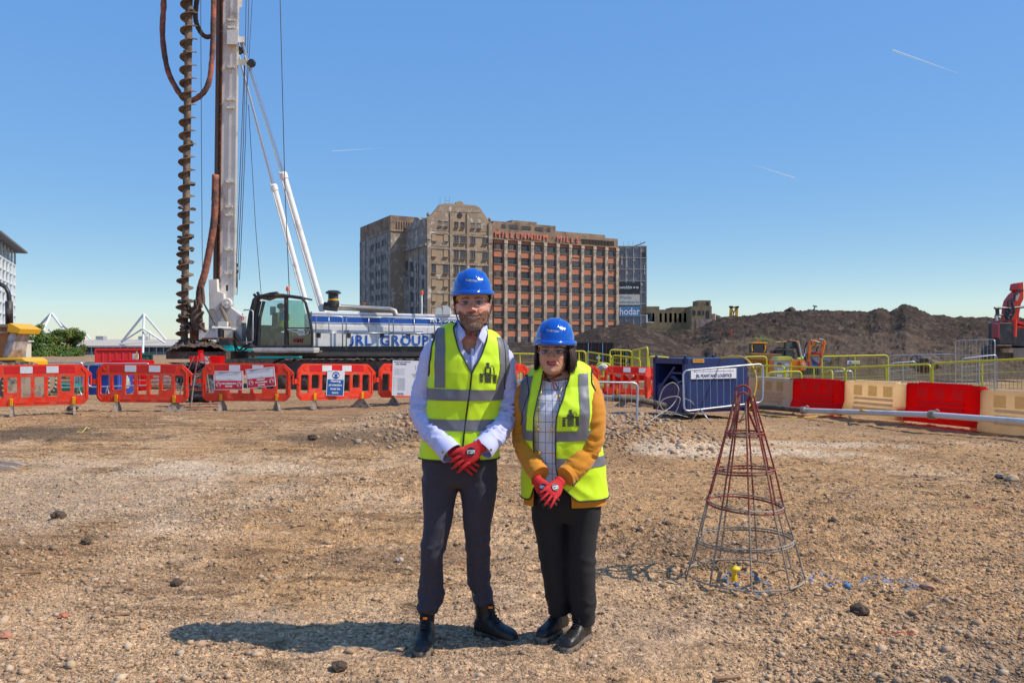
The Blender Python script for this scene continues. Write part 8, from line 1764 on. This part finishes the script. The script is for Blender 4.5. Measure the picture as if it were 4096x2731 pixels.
# right and left halves differ a little in height (closed unevenly)
hband(T1, V1, 1.262, 1.318, eL, eR, -.006); hband(T1, V1, 1.112, 1.168, eL, eR, -.014)
def vband(T, P_, root, pts, w_=.036, v_top=1.9, back=True):
    """a shoulder tape: centre line px,py pairs down the front, half width m"""
    cen = []
    for px, py in pts:
        q = P_.L(px, py, -.11 if py > pts[0][1]+40 else -.05); cen.append((T.v_of(q.z-T.t*q.x*(1 if q.z > 1.4*0+T.s[-1][0]-.12 else 0)), q.x))
    cen.sort(); vs = [c[0] for c in cen]; xs = [c[1] for c in cen]
    def thx(v, x):
        lo, hi = -1.57, 1.57
        for _ in range(24):
            m = (lo+hi)/2
            if T.pt(m, v, 0, 0).x < x: lo = m
            else: hi = m
        return lo
    v0, v1 = vs[0], vs[-1]; G = []; n = 60
    for j in range(n+1):
        v = v0+(v1-v0)*j/n; xc = float(np.interp(v, vs, xs)); G.append([T.pt(thx(v, xc-w_+2*w_*i/8), v, .0135) for i in range(9)])
    # over the shoulder
    last = G[-1]; thl = thx(v1, xs[-1]-w_); thr = thx(v1, xs[-1]+w_)
    sgn = 1 if xs[-1] > T.n[1] else -1
    for k in range(1, 9): G.append([T.pt((thl+(thr-thl)*i/8)*(1-k/8)+(sgn*PI-(thl+(thr-thl)*i/8))*(k/8), v1, .0135) for i in range(9)])
    mb = MB(); mb.grid(G); return mb.build('reflective_band', bandM, root, smooth=True, fix=False)
vband(T1, P1, V1, [(1764, 1322), (1764, 1400), (1765, 1480), (1766, 1552)], .024); vband(T1, P1, V1, [(2000, 1362), (2010, 1420), (2012, 1480), (1994, 1560)], .022)
emblem(T1, V1, P1.L(1917, 1450, -.12).x, P1.L(1979, 1450, -.12).x, P1.L(1917, 1452, -.13).z, P1.L(1917, 1524, -.13).z, .0122)
# shirt
mb = MB(); G = tsurf(T1, lambda v: (.10*max(0, min(1, (v-.97)/.06)))+max(0, v-1)*.28, lambda v: 2*PI-(.10*max(0, min(1, (v-.97)/.06)))-max(0, v-1)*.28, 0, 1.93, 90, 70, -.006); mb.grid(G)
SH = mb.build('shirt', shirtM, R1, smooth=True)
def sleeve(P_, rows, m, root, fold, wr=.006, seed=0., name='sleeve', fr=34.):
    G = limb(rows, 30, 76, wr, fr, P_, seed, fold); mb = MB(); add_limb(mb, G); return mb.build(name, m, root, smooth=True), G
RL = [(1752, 1372, .02, 30, .055), (1733, 1420, .02, 48, .066), (1712, 1499, .03, 46, .062), (1697, 1560, .04, 47, .060), (1692, 1614, .035, 47, .060), (1698, 1668, .01, 47, .058), (1722, 1716, -.05, 43, .055), (1755, 1757, -.11, 40, .050), (1780, 1784, -.15, 37, .046)]
RR = [(1998, 1400, .03, 30, .055), (2012, 1440, .02, 45, .066), (2020, 1499, .03, 42, .062), (2023, 1560, .04, 44, .060), (2022, 1620, .035, 46, .060), (2013, 1676, .01, 47, .058), (1990, 1722, -.06, 44, .055), (1965, 1755, -.12, 41, .050), (1948, 1776, -.16, 38, .046)]
ff = lambda t: .35+1.3*math.exp(-((t-.55)/.13)**2)+.9*math.exp(-((t-.85)/.12)**2)
s1, G1 = sleeve(P1, RL, shirtM, SH, ff, .012, 1.); s2, G2 = sleeve(P1, RR, shirtM, SH, ff, .012, 4.)
def cuff(P_, rows, m, root, link=None):
    G = limb(rows, 30, 8, .001, 20, P_, 0); inn = [[p+(Vector(np.mean([q[:] for q in r], 0))-p)*.08 for p in r] for r in G[::-1]]; mb = MB(); mb.grid(G+inn, cu=True); return mb.build('cuff', m, root, smooth=50)
cuff(P1, [(1772, 1776, -.145, 44, .052), (1796, 1803, -.175, 47, .053), (1806, 1814, -.185, 48, .052)], shirtM, SH); cuff(P1, [(1957, 1766, -.145, 44, .052), (1937, 1789, -.18, 48, .053), (1929, 1798, -.19, 49, .051)], shirtM, SH)
for (px, py, dy) in ((1771, 1807, -.245), (1964, 1799, -.235)): mb = MB(); mb.box((0, 0, 0), (.011, .004, .013)); mb.mi = 1; mb.box((0, -.001, -.003), (.009, .004, .003)); o = mb.build('cufflink', [goldM, inkM], SH); o.location = P1.L(px, py, dy); o.rotation_euler = (0, .5, 0)
# collar
for s, pts in ((-1, ((1822, 1300, -.02), (1826, 1330, -.075), (1838, 1368, -.115), (1862, 1340, -.125), (1858, 1318, -.10), (1836, 1288, -.055))), (1, ((1950, 1305, -.02), (1950, 1335, -.075), (1936, 1378, -.115), (1914, 1350, -.125), (1922, 1328, -.10), (1940, 1292, -.055)))):
    q = [P1.L(*p) for p in pts]; mb = MB(); c = sum(q, Vector())/6+Vector((0, -.012, 0)); mb.add(q+[c], [(0, 1, 6), (1, 2, 6), (2, 3, 6), (3, 4, 6), (4, 5, 6), (5, 0, 6)]); o = mb.build('collar', shirtM, SH, smooth=True); sm = o.modifiers.new('u', 'SUBSURF'); sm.levels = 2; sm.render_levels = 2; sm.subdivision_type = 'SIMPLE'; sd = o.modifiers.new('s', 'SOLIDIFY'); sd.thickness = .004
G = []
for z, r, y in ((1.665, .066, .025), (1.64, .070, .022), (1.615, .076, .02)):
    G.append([Vector((.064+r*math.sin(a), y-r*.98*math.cos(a), z-(.055*max(0, math.cos(a))**1.5))) for a in [.28+(2*PI-.56)*i/40 for i in range(41)]])
mb = MB(); mb.grid(G); o = mb.build('collar_band', shirtM, SH, smooth=True); sd = o.modifiers.new('s', 'SOLIDIFY'); sd.thickness = .004
mb = MB(); pk = [T1.front(P1.L(1889+k*.3, py, -.12).x, P1.L(1889, py, -.12).z, .001) for k, py in enumerate(range(1392, 1500, 12))]; mb.tube(pk, .009, 6, flat=.25); mb.build('placket', shirtM, SH, smooth=True)
for py in (1400, 1432, 1464, 1490): mb = MB(); q = P1.L(1890, py, -.12); p = T1.front(q.x, q.z, .006); mb.lathe([(.0045, -.0015), (.0045, 0)], p, 10, 'y'); mb.build('button', paperM, SH)
# trousers
RLg = [(1775, 1835, .0, 72, .115), (1765, 1915, 0, 77, .105), (1757, 1990, 0, 66, .098), (1751, 2087, -.012, 57, .083), (1738, 2150, -.02, 50, .075), (1730, 2202, -.02, 46, .070), (1726, 2280, .01, 46, .068), (1724, 2374, .03, 49, .064), (1716, 2415, .03, 46, .062), (1711, 2440, .03, 45, .062)]
RRg = [(1903, 1835, 0, 72, .115), (1912, 1915, 0, 78, .105), (1914, 1990, 0, 69, .098), (1909, 2087, .02, 57, .083), (1911, 2150, .04, 50, .075), (1913, 2202, .06, 48, .070), (1914, 2280, .09, 46, .066), (1921, 2335, .12, 46, .064), (1930, 2378, .13, 43, .062), (1935, 2408, .13, 41, .060)]
mb = MB(); add_limb(mb, limb(RLg, 28, 60, 0, 30, P1)); add_limb(mb, limb(RRg, 28, 60, 0, 30, P1)); add_limb(mb, limb([(1838, 1795, 0, 146, .120), (1838, 1870, 0, 150, .120), (1838, 1915, 0, 138, .108), (1838, 1938, 0, 100, .08)], 36, 20, 0, 30, P1))
kn = lambda q: .45+1.5*math.exp(-((q.z-.50)/.05)**2)+1.8*math.exp(-((q.z-.24)/.07)**2)+.8*math.exp(-((q.z-.85)/.06)**2)
TR = union(mb, 'trousers', trouM, R1, .0075, 4, .0042, 15, 3., kn)
# body, head
PR1 = dict(f=[(-.138, -.045), (-.130, -.078), (-.118, -.090), (-.105, -.092), (-.09, -.090), (-.072, -.093), (-.060, -.093), (-.045, -.089), (-.02, -.085), (0, -.083), (.03, -.090), (.055, -.088), (.09, -.075), (.125, -.045)], w=[(-.138, .012), (-.130, .034), (-.115, .050), (-.1, .059), (-.08, .067), (-.06, .072), (-.03, .0755), (0, .077), (.03, .077), (.055, .074), (.09, .066), (.125, .04)], b=[(-.138, .02), (-.1, .045), (-.07, .06), (-.04, .09), (0, .1), (.05, .1), (.09, .085), (.125, .05)], nose=-.036, mouth=-.075, mw=.030, smile=.010, open=.0105, brow=.006, cheek=.0065, chin=-.112, lines=.0035, skin=(.72, .35, .25), lip=(.42, .13, .11), lipa=.55, beard=True, browc=(.12, .07, .04), eye_y=-.0695, band=.034, gy=-.098, temple=.7, roll=-.035, yaw=.03, pitch=-.04)
hp1 = P1.L(1890, 1216, -.045); ex1 = [limb(RL, 16, 20, 0, 1, P1), limb(RR, 16, 20, 0, 1, P1), limb([(a, b, c, d*.85, e*.85) for a, b, c, d, e in RLg], 16, 20, 0, 1, P1), limb([(a, b, c, d*.85, e*.85) for a, b, c, d, e in RRg], 16, 20, 0, 1, P1)]
for Gx in ex1[:2]:
    for r in Gx:
        c = Vector(np.mean([q[:] for q in r], 0))
        for i in range(len(r)): r[i] = c+(r[i]-c)*.8
B1, M1 = make_body(P1, hp1, PR1, T1, ex1, R1, .060)
Vh, Fh, _ = head(P1, PR1)
fuzz(R1, 'beard', Vh, Fh, PR1['mask'], 5200, .0065, lambda n, p, rg: (np.where((rg.random((n, 1)) < np.clip(.18+(-.085-p[:, 2:3])*14*(np.abs(p[:, :1]) < .045), .08, .8)), np.array([[.55, .50, .44]]), np.array([[.28, .13, .065]]))*(.5+.9*rg.random((n, 1)))), M1)
mb = MB(); G = []
for j in range(3): G.append([M1 @ Vector((-.0255+.051*i/24, -.0905+.010*(abs(-.0255+.051*i/24)/.0255)**2, -.0755+.0105*(abs(-.0255+.051*i/24)/.030)**2+.0046-.0085*j/2+.0006*math.cos(i*2.1))) for i in range(25)])
mb.grid(G); mb.build('teeth', toothM, R1, smooth=True)
headband(P1, M1, PR1, R1)
MH1 = M1 @ Matrix.Translation((0, .012, .060)) @ Euler((.06, .0, 0)).to_matrix().to_4x4(); H1 = make_helmet('blue safety helmet on the taller bearded person', R1.matrix_world @ Matrix.Translation(R1.location)*0 if False else Matrix.Translation(R1.location) @ MH1)
GL1 = glasses(Matrix.Translation(R1.location) @ M1, PR1, 'clear safety glasses worn by the bearded person')
zf = lambda x, y: (1780+.2168*x, 1060+.2168*y)
def st(P_, pts, root, zfn): strap(root, [P_.L(*zfn(x, y), dy) for x, y, dy in pts])
st(P1, ((165, 640, .0), (190, 820, -.005), (222, 960, -.02), (262, 1060, -.05), (330, 1160, -.10), (410, 1225, -.135)), H1 if False else R1, zf); st(P1, ((880, 640, .0), (850, 820, -.005), (800, 980, -.02), (745, 1085, -.05), (650, 1180, -.10), (540, 1225, -.135), (430, 1245, -.14)), R1, zf); st(P1, ((400, 1215, -.14), (450, 1260, -.15), (520, 1320, -.155), (600, 1370, -.155)), R1, zf); st(P1, ((420, 1260, -.15), (500, 1250, -.155), (600, 1225, -.15)), R1, zf)
mb = MB(); mb.box((0, 0, 0), (.016, .008, .012), ry=.5); o = mb.build('buckle', strapM, R1, bevel=.002); o.location = P1.L(*zf(742, 1092), -.065)
# gloves
def Lv(P_, a, b): return P_.L(*b)-P_.L(*a)
wA = P1.L(1923, 1782, -.205); g1 = hand('glove', R1, wA, Lv(P1, (1923, 1782, -.205), (1838, 1838, -.235)), Vector((.12, -1, .18)), -1, (.10, .28, .30), .03, 1.06, tdir=Vector((-.86, -.12, -.02)))
wB = P1.L(1812, 1803, -.165); hand('glove', R1, wB, Lv(P1, (1812, 1803, -.165), (1878, 1850, -.185)), Vector((-.15, -1, .15)), 1, (.1, .5, .5), 0, 1.0, tdir=Vector((.8, .15, .25)))
boot(0, R1, P1.L(1714, 2581, .105)*1.0, Vector((-.02, -1, 0)), .94, 0.); h_ = P1.L(1906, 2500, .165); boot(1, R1, h_, Vector((.187, -.150, 0)), .90, 0.)
for (px, py, dy) in ((1700, 2472, -.05), (1962, 2428, .03)): mb = MB(); mb.box((0, 0, 0), (.022, .004, .010), ry=.05); o = mb.build('boot_label', orM, R1); o.location = P1.L(px, py, dy)

# ================= the woman
P2, R2 = persn('shorter person with dark bobbed hair, mustard jacket and open yellow vest, hands folded', .246, 4.10)
T2 = Torso([(.735, .027, .214, .150, .01), (.85, .022, .208, .150, .01), (.95, .018, .196, .145, .0), (1.08, .008, .186, .150, -.01), (1.17, .003, .190, .158, -.015), (1.24, .0, .200, .140, -.005), (1.30, -.003, .207, .112, .005)], (1.418, -.012, .070, .078, .015), tilt=.10, seed=21., wr=.008)
zA = lambda x, y: (1600+.574*x, 1040+.574*y)
cL = [(1990, 2146), (1930, 2151), (1855, 2149), (1826, 2143), (1750, 2141), (1671, 2142), (1614, 2150), (1560, 2163), (1530, 2170), (1505, 2175)]; cR = [(1990, 2262), (1930, 2238), (1878, 2227), (1843, 2224), (1750, 2222), (1671, 2224), (1630, 2236), (1585, 2254), (1530, 2272), (1482, 2283)]
L2 = edge(T2, P2, cL, dy=-.13); R2e = edge(T2, P2, cR, dy=-.13); tp2 = 1.80
L2 = [q for q in L2 if q[0] < 1.7]; R2e = [q for q in R2e if q[0] < 1.7]; L2 += [(tp2, L2[-1][1]-.15), (2, L2[-1][1]-.15)]; R2e += [(tp2, R2e[-1][1]+.15), (2, R2e[-1][1]+.15)]
fL, fR = efun(L2), efun(R2e)
def hem2(u): e = min(u, 1-u)*2*PI; return .12*math.exp(-(e/.13)**2)+.012
V2 = vest(T2, P2, R2, fL, fR, 1.252, .128, .092, tp2, hemf=hem2)
hband(T2, V2, 1.040, 1.090, fL, fR, .010); o_ = hband(T2, V2, .905, .955, lambda v: -PI*.62, fR, .012, wrap=2*PI)
vband(T2, P2, V2, [(2117, 1512), (2108, 1560), (2098, 1620), (2095, 1700), (2096, 1752)], .024); vband(T2, P2, V2, [(2327, 1500), (2330, 1560), (2332, 1640), (2326, 1720), (2318, 1746)], .0235)
emblem(T2, V2, P2.L(2248, 1640, -.15).x, P2.L(2311, 1640, -.15).x, P2.L(2248, 1634, -.15).z, P2.L(2248, 1704, -.15).z, .0122, .0)
chk = mat('checked_top', (.72, .72, .80), rough=.85, var=.03, vs=30, bump=.12, bs=400)
n = chk.node_tree.nodes; Lk = chk.node_tree.links; bs_ = n['Principled BSDF']; src = bs_.inputs['Base Color'].links[0].from_socket; tc = n.new('ShaderNodeTexCoord'); sx = n.new('ShaderNodeSeparateXYZ'); Lk.new(tc.outputs['Object'], sx.inputs[0]); outs = []
for a_, per in ((0, .034), (2, .052)):
    m1 = n.new('ShaderNodeMath'); m1.operation = 'PINGPONG'; m1.inputs[1].default_value = per/2; ad = n.new('ShaderNodeMath'); ad.operation = 'ADD'; ad.inputs[1].default_value = .012 if a_ == 0 else .01; Lk.new(sx.outputs[a_], ad.inputs[0]); Lk.new(ad.outputs[0], m1.inputs[0]); m2 = n.new('ShaderNodeMath'); m2.operation = 'LESS_THAN'; m2.inputs[1].default_value = .0011; Lk.new(m1.outputs[0], m2.inputs[0]); outs.append(m2)
mx_ = n.new('ShaderNodeMath'); mx_.operation = 'MAXIMUM'; Lk.new(outs[0].outputs[0], mx_.inputs[0]); Lk.new(outs[1].outputs[0], mx_.inputs[1]); mm_ = n.new('ShaderNodeMix'); mm_.data_type = 'RGBA'; Lk.new(mx_.outputs[0], mm_.inputs[0]); Lk.new(src, mm_.inputs[6]); mm_.inputs[7].default_value = (.06, .06, .10, 1); Lk.new(mm_.outputs[2], bs_.inputs['Base Color'])
mb = MB(); necks = lambda u: 1.50+.42*min(1, abs(abs(u-.5)*2-1)*0+((1-math.cos((u-.5)*PI))/1.0 if False else 0))
mb.grid(tsurf(T2, -PI, PI, .10, lambda u: 1.16+.66*min(1., (abs(u-.5)*2/.42))**2.2, 90, 60, -.020)); mb.build('top', chk, R2, smooth=True)
mb = MB(); pts = [T2.pt(-PI+2*PI*u, 1.16+.66*min(1., (abs(u-.5)*2/.42))**2.2, -.018) for u in np.linspace(.29, .71, 40)]; mb.tube(pts, .006, 6, flat=.6); mb.build('neckline', chk, R2, smooth=True)
mb = MB(); mb.grid(tsurf(T2, lambda v: fR(v)+(.10 if v < 1.2 else -.06), lambda v: 2*PI+fL(v)-(.10 if v < 1.2 else -.03), -.05, 1.86, 110, 60, -.004)); JK = mb.build('jacket', jackM, R2, smooth=True)
QL = [(2098, 1545, .03, 26, .052), (2096, 1585, .02, 40, .06), (2094, 1640, .02, 42, .060), (2092, 1700, .025, 42, .058), (2094, 1745, .01, 43, .056), (2104, 1790, -.04, 44, .054), (2122, 1835, -.09, 43, .052), (2142, 1872, -.14, 41, .050), (2160, 1898, -.175, 40, .048)]
QR = [(2352, 1528, .01, 26, .052), (2362, 1570, -.03, 44, .066), (2369, 1630, -.06, 50, .072), (2368, 1700, -.075, 52, .070), (2360, 1762, -.085, 50, .062), (2342, 1812, -.10, 48, .056), (2314, 1852, -.14, 46, .050), (2284, 1885, -.16, 43, .046), (2262, 1905, -.19, 42, .043)]
sleeve(P2, QL, jackM, JK, lambda t: .4+.8*math.exp(-((t-.55)/.12)**2), .0065, 7.); sleeve(P2, QR, jackM, JK, lambda t: .4+1.1*math.exp(-((t-.5)/.16)**2)+.3*math.exp(-((t-.8)/.1)**2), .0065, 11.)
for k in range(4): mb = MB(); p = P2.L(2292+k*6.5, 1940-k*8.5, -.205+.012*k); mb.sphere(p, (.006, .004, .006), 8, 6); mb.build('cuff_button', inkM, JK)
LG = [(2195, 1985, 0, 66, .12), (2192, 2060, 0, 66, .11), (2200, 2140, 0, 56, .095), (2212, 2240, .01, 52, .082), (2225, 2330, .03, 50, .074), (2233, 2400, .05, 46, .068), (2237, 2445, .06, 45, .066)]
RG2 = [(2330, 1985, 0, 74, .12), (2330, 2060, 0, 72, .115), (2325, 2140, -.01, 64, .10), (2324, 2240, -.02, 58, .088), (2328, 2330, -.02, 54, .08), (2332, 2420, -.01, 49, .074), (2334, 2470, .0, 47, .070), (2334, 2490, .0, 46, .070)]
mb = MB(); add_limb(mb, limb(LG, 28, 50, 0, 30, P2)); add_limb(mb, limb(RG2, 28, 50, 0, 30, P2)); add_limb(mb, limb([(2264, 1930, 0, 140, .13), (2264, 2000, 0, 138, .125), (2264, 2050, 0, 125, .11), (2262, 2080, 0, 90, .09)], 36, 16, 0, 30, P2))
union(mb, 'trousers', trouW, R2, .0075, 4, .0036, 13, 8., lambda q: .35+1.6*math.exp(-((q.z-.20)/.05)**2)+1.*math.exp(-((q.z-.42)/.05)**2))
PR2 = dict(f=[(-.120, -.045), (-.112, -.070), (-.10, -.083), (-.09, -.085), (-.075, -.084), (-.06, -.088), (-.045, -.087), (-.02, -.083), (0, -.080), (.03, -.086), (.05, -.084), (.1, -.062), (.125, -.04)], w=[(-.120, .014), (-.112, .034), (-.1, .048), (-.085, .0585), (-.07, .0655), (-.05, .0695), (-.03, .0715), (0, .0715), (.05, .070), (.1, .06), (.125, .04)], b=[(-.12, .03), (-.1, .05), (-.07, .07), (0, .095), (.05, .1), (.1, .08), (.125, .05)], nose=-.031, mouth=-.060, mw=.0245, smile=.0085, open=.0042, brow=.003, cheek=.0075, chin=-.100, lines=.003, skin=(.62, .32, .205), lip=(.34, .025, .05), lipa=1.3, beard=False, browc=(.05, .03, .02), eye_y=-.0665, band=.030, gy=-.094, lid=(.02, .012, .01), roll=0.01, yaw=-.14, pitch=-.05)
hp2 = P2.L(2213, 1408, -.045); ex2 = [limb(QL, 16, 20, 0, 1, P2), limb(QR, 16, 20, 0, 1, P2), limb([(a, b, c, d*.85, e*.85) for a, b, c, d, e in LG], 16, 20, 0, 1, P2), limb([(a, b, c, d*.85, e*.85) for a, b, c, d, e in RG2], 16, 20, 0, 1, P2)]
for Gx in ex2[:2]:
    for r in Gx:
        c = Vector(np.mean([q[:] for q in r], 0))
        for i in range(len(r)): r[i] = c+(r[i]-c)*.8
B2, M2_ = make_body(P2, hp2, PR2, T2, ex2, R2, .056)
mb = MB(); mb.grid([[M2_ @ Vector((-.018+.036*i/16, -.0885+.007*(abs(-.018+.036*i/16)/.018)**2, -.0600+.0085*(abs(-.018+.036*i/16)/.0245)**2+.0020-.0030*j/2)) for i in range(17)] for j in range(3)]); mb.build('teeth', toothM, R2, smooth=True)
headband(P2, M2_, PR2, R2)
MH2 = M2_ @ Matrix.Translation((.006, .014, .053)) @ Euler((.05, .0, 0)).to_matrix().to_4x4(); H2 = make_helmet('blue safety helmet on the shorter dark haired person', Matrix.Translation(R2.location) @ MH2)
GL2 = glasses(Matrix.Translation(R2.location) @ M2_, PR2, 'clear safety glasses worn by the dark haired person')
z2 = lambda x, y: (2110+.2168*x, 1260+.2168*y)
st(P2, ((190, 700, .01), (215, 880, .0), (255, 1000, -.02), (310, 1090, -.05), (370, 1180, -.09), (400, 1210, -.10)), R2, z2); st(P2, ((760, 900, .02), (720, 1000, -.02), (640, 1080, -.06), (540, 1130, -.09), (470, 1165, -.105), (400, 1190, -.11)), R2, z2); st(P2, ((400, 1190, -.11), (470, 1230, -.125), (480, 1310, -.13), (520, 1385, -.135), (555, 1360, -.135), (535, 1290, -.13), (500, 1240, -.125)), R2, z2)
mb = MB(); mb.sphere(P2.L(*z2(400, 1200), -.112), (.014, .011, .010), 10, 8); mb.build('strap_knot', strapM, R2, smooth=True)
# bobbed hair: strands from under the helmet
rg = np.random.default_rng(4); mb = MB(); hv = []; hf = []; hc_ = []
def strands(n, a0, a1, zt_, zb_, out, thick, w0=.0022):
    for k in range(n):
        a = a0+(a1-a0)*rg.random(); lay = rg.random(); r = .082+thick*lay; zb2 = zb_(a)+.012*rg.normal(); p0 = Vector((r*math.sin(a), .014-r*1.05*math.cos(a), zt_)); pts = []
        sw = out*(.7+.6*rg.random()); cu_ = .010*rg.normal()
        for i in range(9): t = i/8; rr = r+sw*math.sin(PI*t*.62)-.014*t*t*(1-lay); a2 = a+.05*rg.normal()*t*.3+cu_*t*4; pts.append(Vector((rr*math.sin(a2), .014-rr*1.02*math.cos(a2), zt_+(zb2-zt_)*t)))
        o0 = len(hv); tn = Vector((math.cos(a), math.sin(a), 0)); nn_ = Vector((math.sin(a), -math.cos(a), 0)); w_ = w0*(.5+rg.random()); c = np.array([.030, .014, .009])*(.5+1.3*rg.random())*(1 if rg.random() > .12 else 2.2)
        for i, p in enumerate(pts):
            ww = w_*(1-.75*(i/8)**2); q = M2_ @ (p-tn*ww); hv.append(q[:]); q = M2_ @ (p+nn_*ww*.6); hv.append(q[:]); q = M2_ @ (p+tn*ww); hv.append(q[:]); hc_.extend([c, c, c])
        for i in range(8):
            b = o0+i*3; hf.extend([(b, b+1, b+4, b+3), (b+1, b+2, b+5, b+4)])
strands(950, .95, 2.3, .045, lambda a: -.095-.02*math.sin((a-.9)*2), .022, .016); strands(420, -2.2, -1.12, .045, lambda a: -.095, .006, .010); strands(700, 2.2, 4.1, .045, lambda a: -.10, .012, .014); strands(90, .72, .98, .05, lambda a: -.035-.02*rg.random(), .006, .006); strands(60, -1.15, -.85, .05, lambda a: .0, .0, .004)
hr = obj('hair', fast_mesh('hair', np.array(hv), np.array(hf), hairM, np.array(hc_), smooth=True), R2)
mb = MB(); G = []
for z in np.linspace(.04, -.085, 12): G.append([M2_ @ Vector(((.080+.010*math.sin(PI*(.04-z)/.125*.7))*math.sin(a), .016-.083*math.cos(a), z)) for a in np.linspace(1.25, 2*PI-1.4, 34)])
mb.grid(G); mb.build('hair_mass', mat('dark_hair', (.014, .008, .006), rough=.6), hr, smooth=True, fix=False)
# necklace, earring
mb = MB(); c = [P2.L(*zA(*p[:2]), p[2]) for p in ((1000, 850, -.07), (985, 920, -.135), (968, 1000, -.16), (955, 1100, -.168), (957, 1180, -.168), (962, 1300, -.16), (972, 1350, -.158), (1000, 1352, -.16), (1025, 1300, -.165), (1048, 1200, -.172), (1060, 1120, -.172), (1085, 1020, -.168), (1108, 940, -.15), (1130, 890, -.12), (1150, 840, -.07))]; mb.tube([Vector(p) for p in crom([p[:] for p in c], 60)], .0011, 5); nk = mb.build('necklace', goldM, R2, smooth=True)
for x, y, dy, r_ in ((1108, 952, -.155, .0085), (966, 1028, -.165, .005), (958, 1150, -.17, .005), (960, 1182, -.17, .006), (1058, 1150, -.174, .004), (1056, 1184, -.174, .005), (970, 1345, -.162, .007)): mb = MB(); mb.sphere((0, 0, 0), (r_, r_*.5, r_*1.1), 10, 8); o = mb.build('bead', goldM, nk, smooth=True); o.location = P2.L(*zA(x, y), dy-.004)
# gloves and boots
zg = lambda x, y: (2080+.1403*x, 1820+.1403*y)
a_ = zg(480, 720); b_ = zg(700, 960); hand('glove', R2, P2.L(*a_, -.185), Lv(P2, (*a_, -.185), (*b_, -.205)), Vector((-.2, -1, .15)), 1, (.15, .3, .3), 0, .90, tdir=Vector((.95, -.2, .42)))
a_ = zg(1130, 760); b_ = zg(930, 1010); hand('glove', R2, P2.L(*a_, -.215), Lv(P2, (*a_, -.215), (*b_, -.255)), Vector((.1, -1, .2)), -1, (.12, .32, .35), .07, .92, tdir=Vector((-.9, .3, -.15)))
boot(2, R2, P2.L(2262, 2520, .165), Vector((-.129, -.175, 0)), .82, 0); boot(3, R2, P2.L(2350, 2560, .045)+Vector((0.0, .0, 0)), Vector((-.105, -.17, 0)), .86, 0)

# ================= the rig operator
RO_ = thing('person', 'operator in a dark cap and yellow vest sitting in the rig cab', 'person', P(1125, 1384, cd0+.55)); O3 = P(1125, 1384, cd0+.55)
def q5(x, y, dd=0.): return P(600+x*.3827, 900+y*.3827, cd0+.55+dd)-O3
mb = MB(); mb.tube([q5(1385, 1060), q5(1395, 1000), q5(1390, 940), q5(1385, 905), q5(1375, 890), q5(1372, 872), q5(1378, 850), q5(1376, 832)], [.17, .18, .19, .13, .06, .085, .10, .05], 14); mb.tube([q5(1375, 935, -.1), q5(1372, 1000, -.14), q5(1320, 1070, -.16), q5(1270, 1085, -.16), q5(1250, 1092, -.16)], [.07, .06, .05, .04, .03], 10); mb.tube([q5(1390, 1060), q5(1310, 1100), q5(1285, 1110), q5(1280, 1190), q5(1270, 1245)], [.13, .11, .10, .08, .06], 10); b = mb.build('body', mat('operator_skin', (.42, .24, .16), rough=.6), RO_, smooth=True)
mb = MB(); mb.tube([q5(1385, 1065), q5(1392, 1000), q5(1390, 940), q5(1383, 905)], [.185, .195, .20, .13], 14); mb.build('vest', limeM, RO_, smooth=True); mb = MB(); mb.tube([q5(1382, 925, -.09), q5(1380, 960, -.13), q5(1374, 995, -.14)], [.10, .095, .085], 10); mb.build('sleeve', rigB, RO_, smooth=True)
mb = MB(); mb.sphere(q5(1368, 848), (.13, .13, .10), 12, 8); mb.box(q5(1345, 858), (.10, .14, .015)); mb.build('cap', inkM, RO_, smooth=True); mb = MB(); mb.tube([q5(1390, 1060), q5(1310, 1098), q5(1284, 1110), q5(1282, 1190)], [.14, .12, .115, .09], 10); mb.build('trousers', trouW, RO_, smooth=True); mb = MB(); mb.tube([q5(1285, 1190), q5(1280, 1245), q5(1230, 1262)], [.08, .08, .06], 8); mb.build('boot', mat('grey_boot', (.22, .20, .19), rough=.8), RO_, smooth=True)
bpy.data.scenes.remove(TMP)
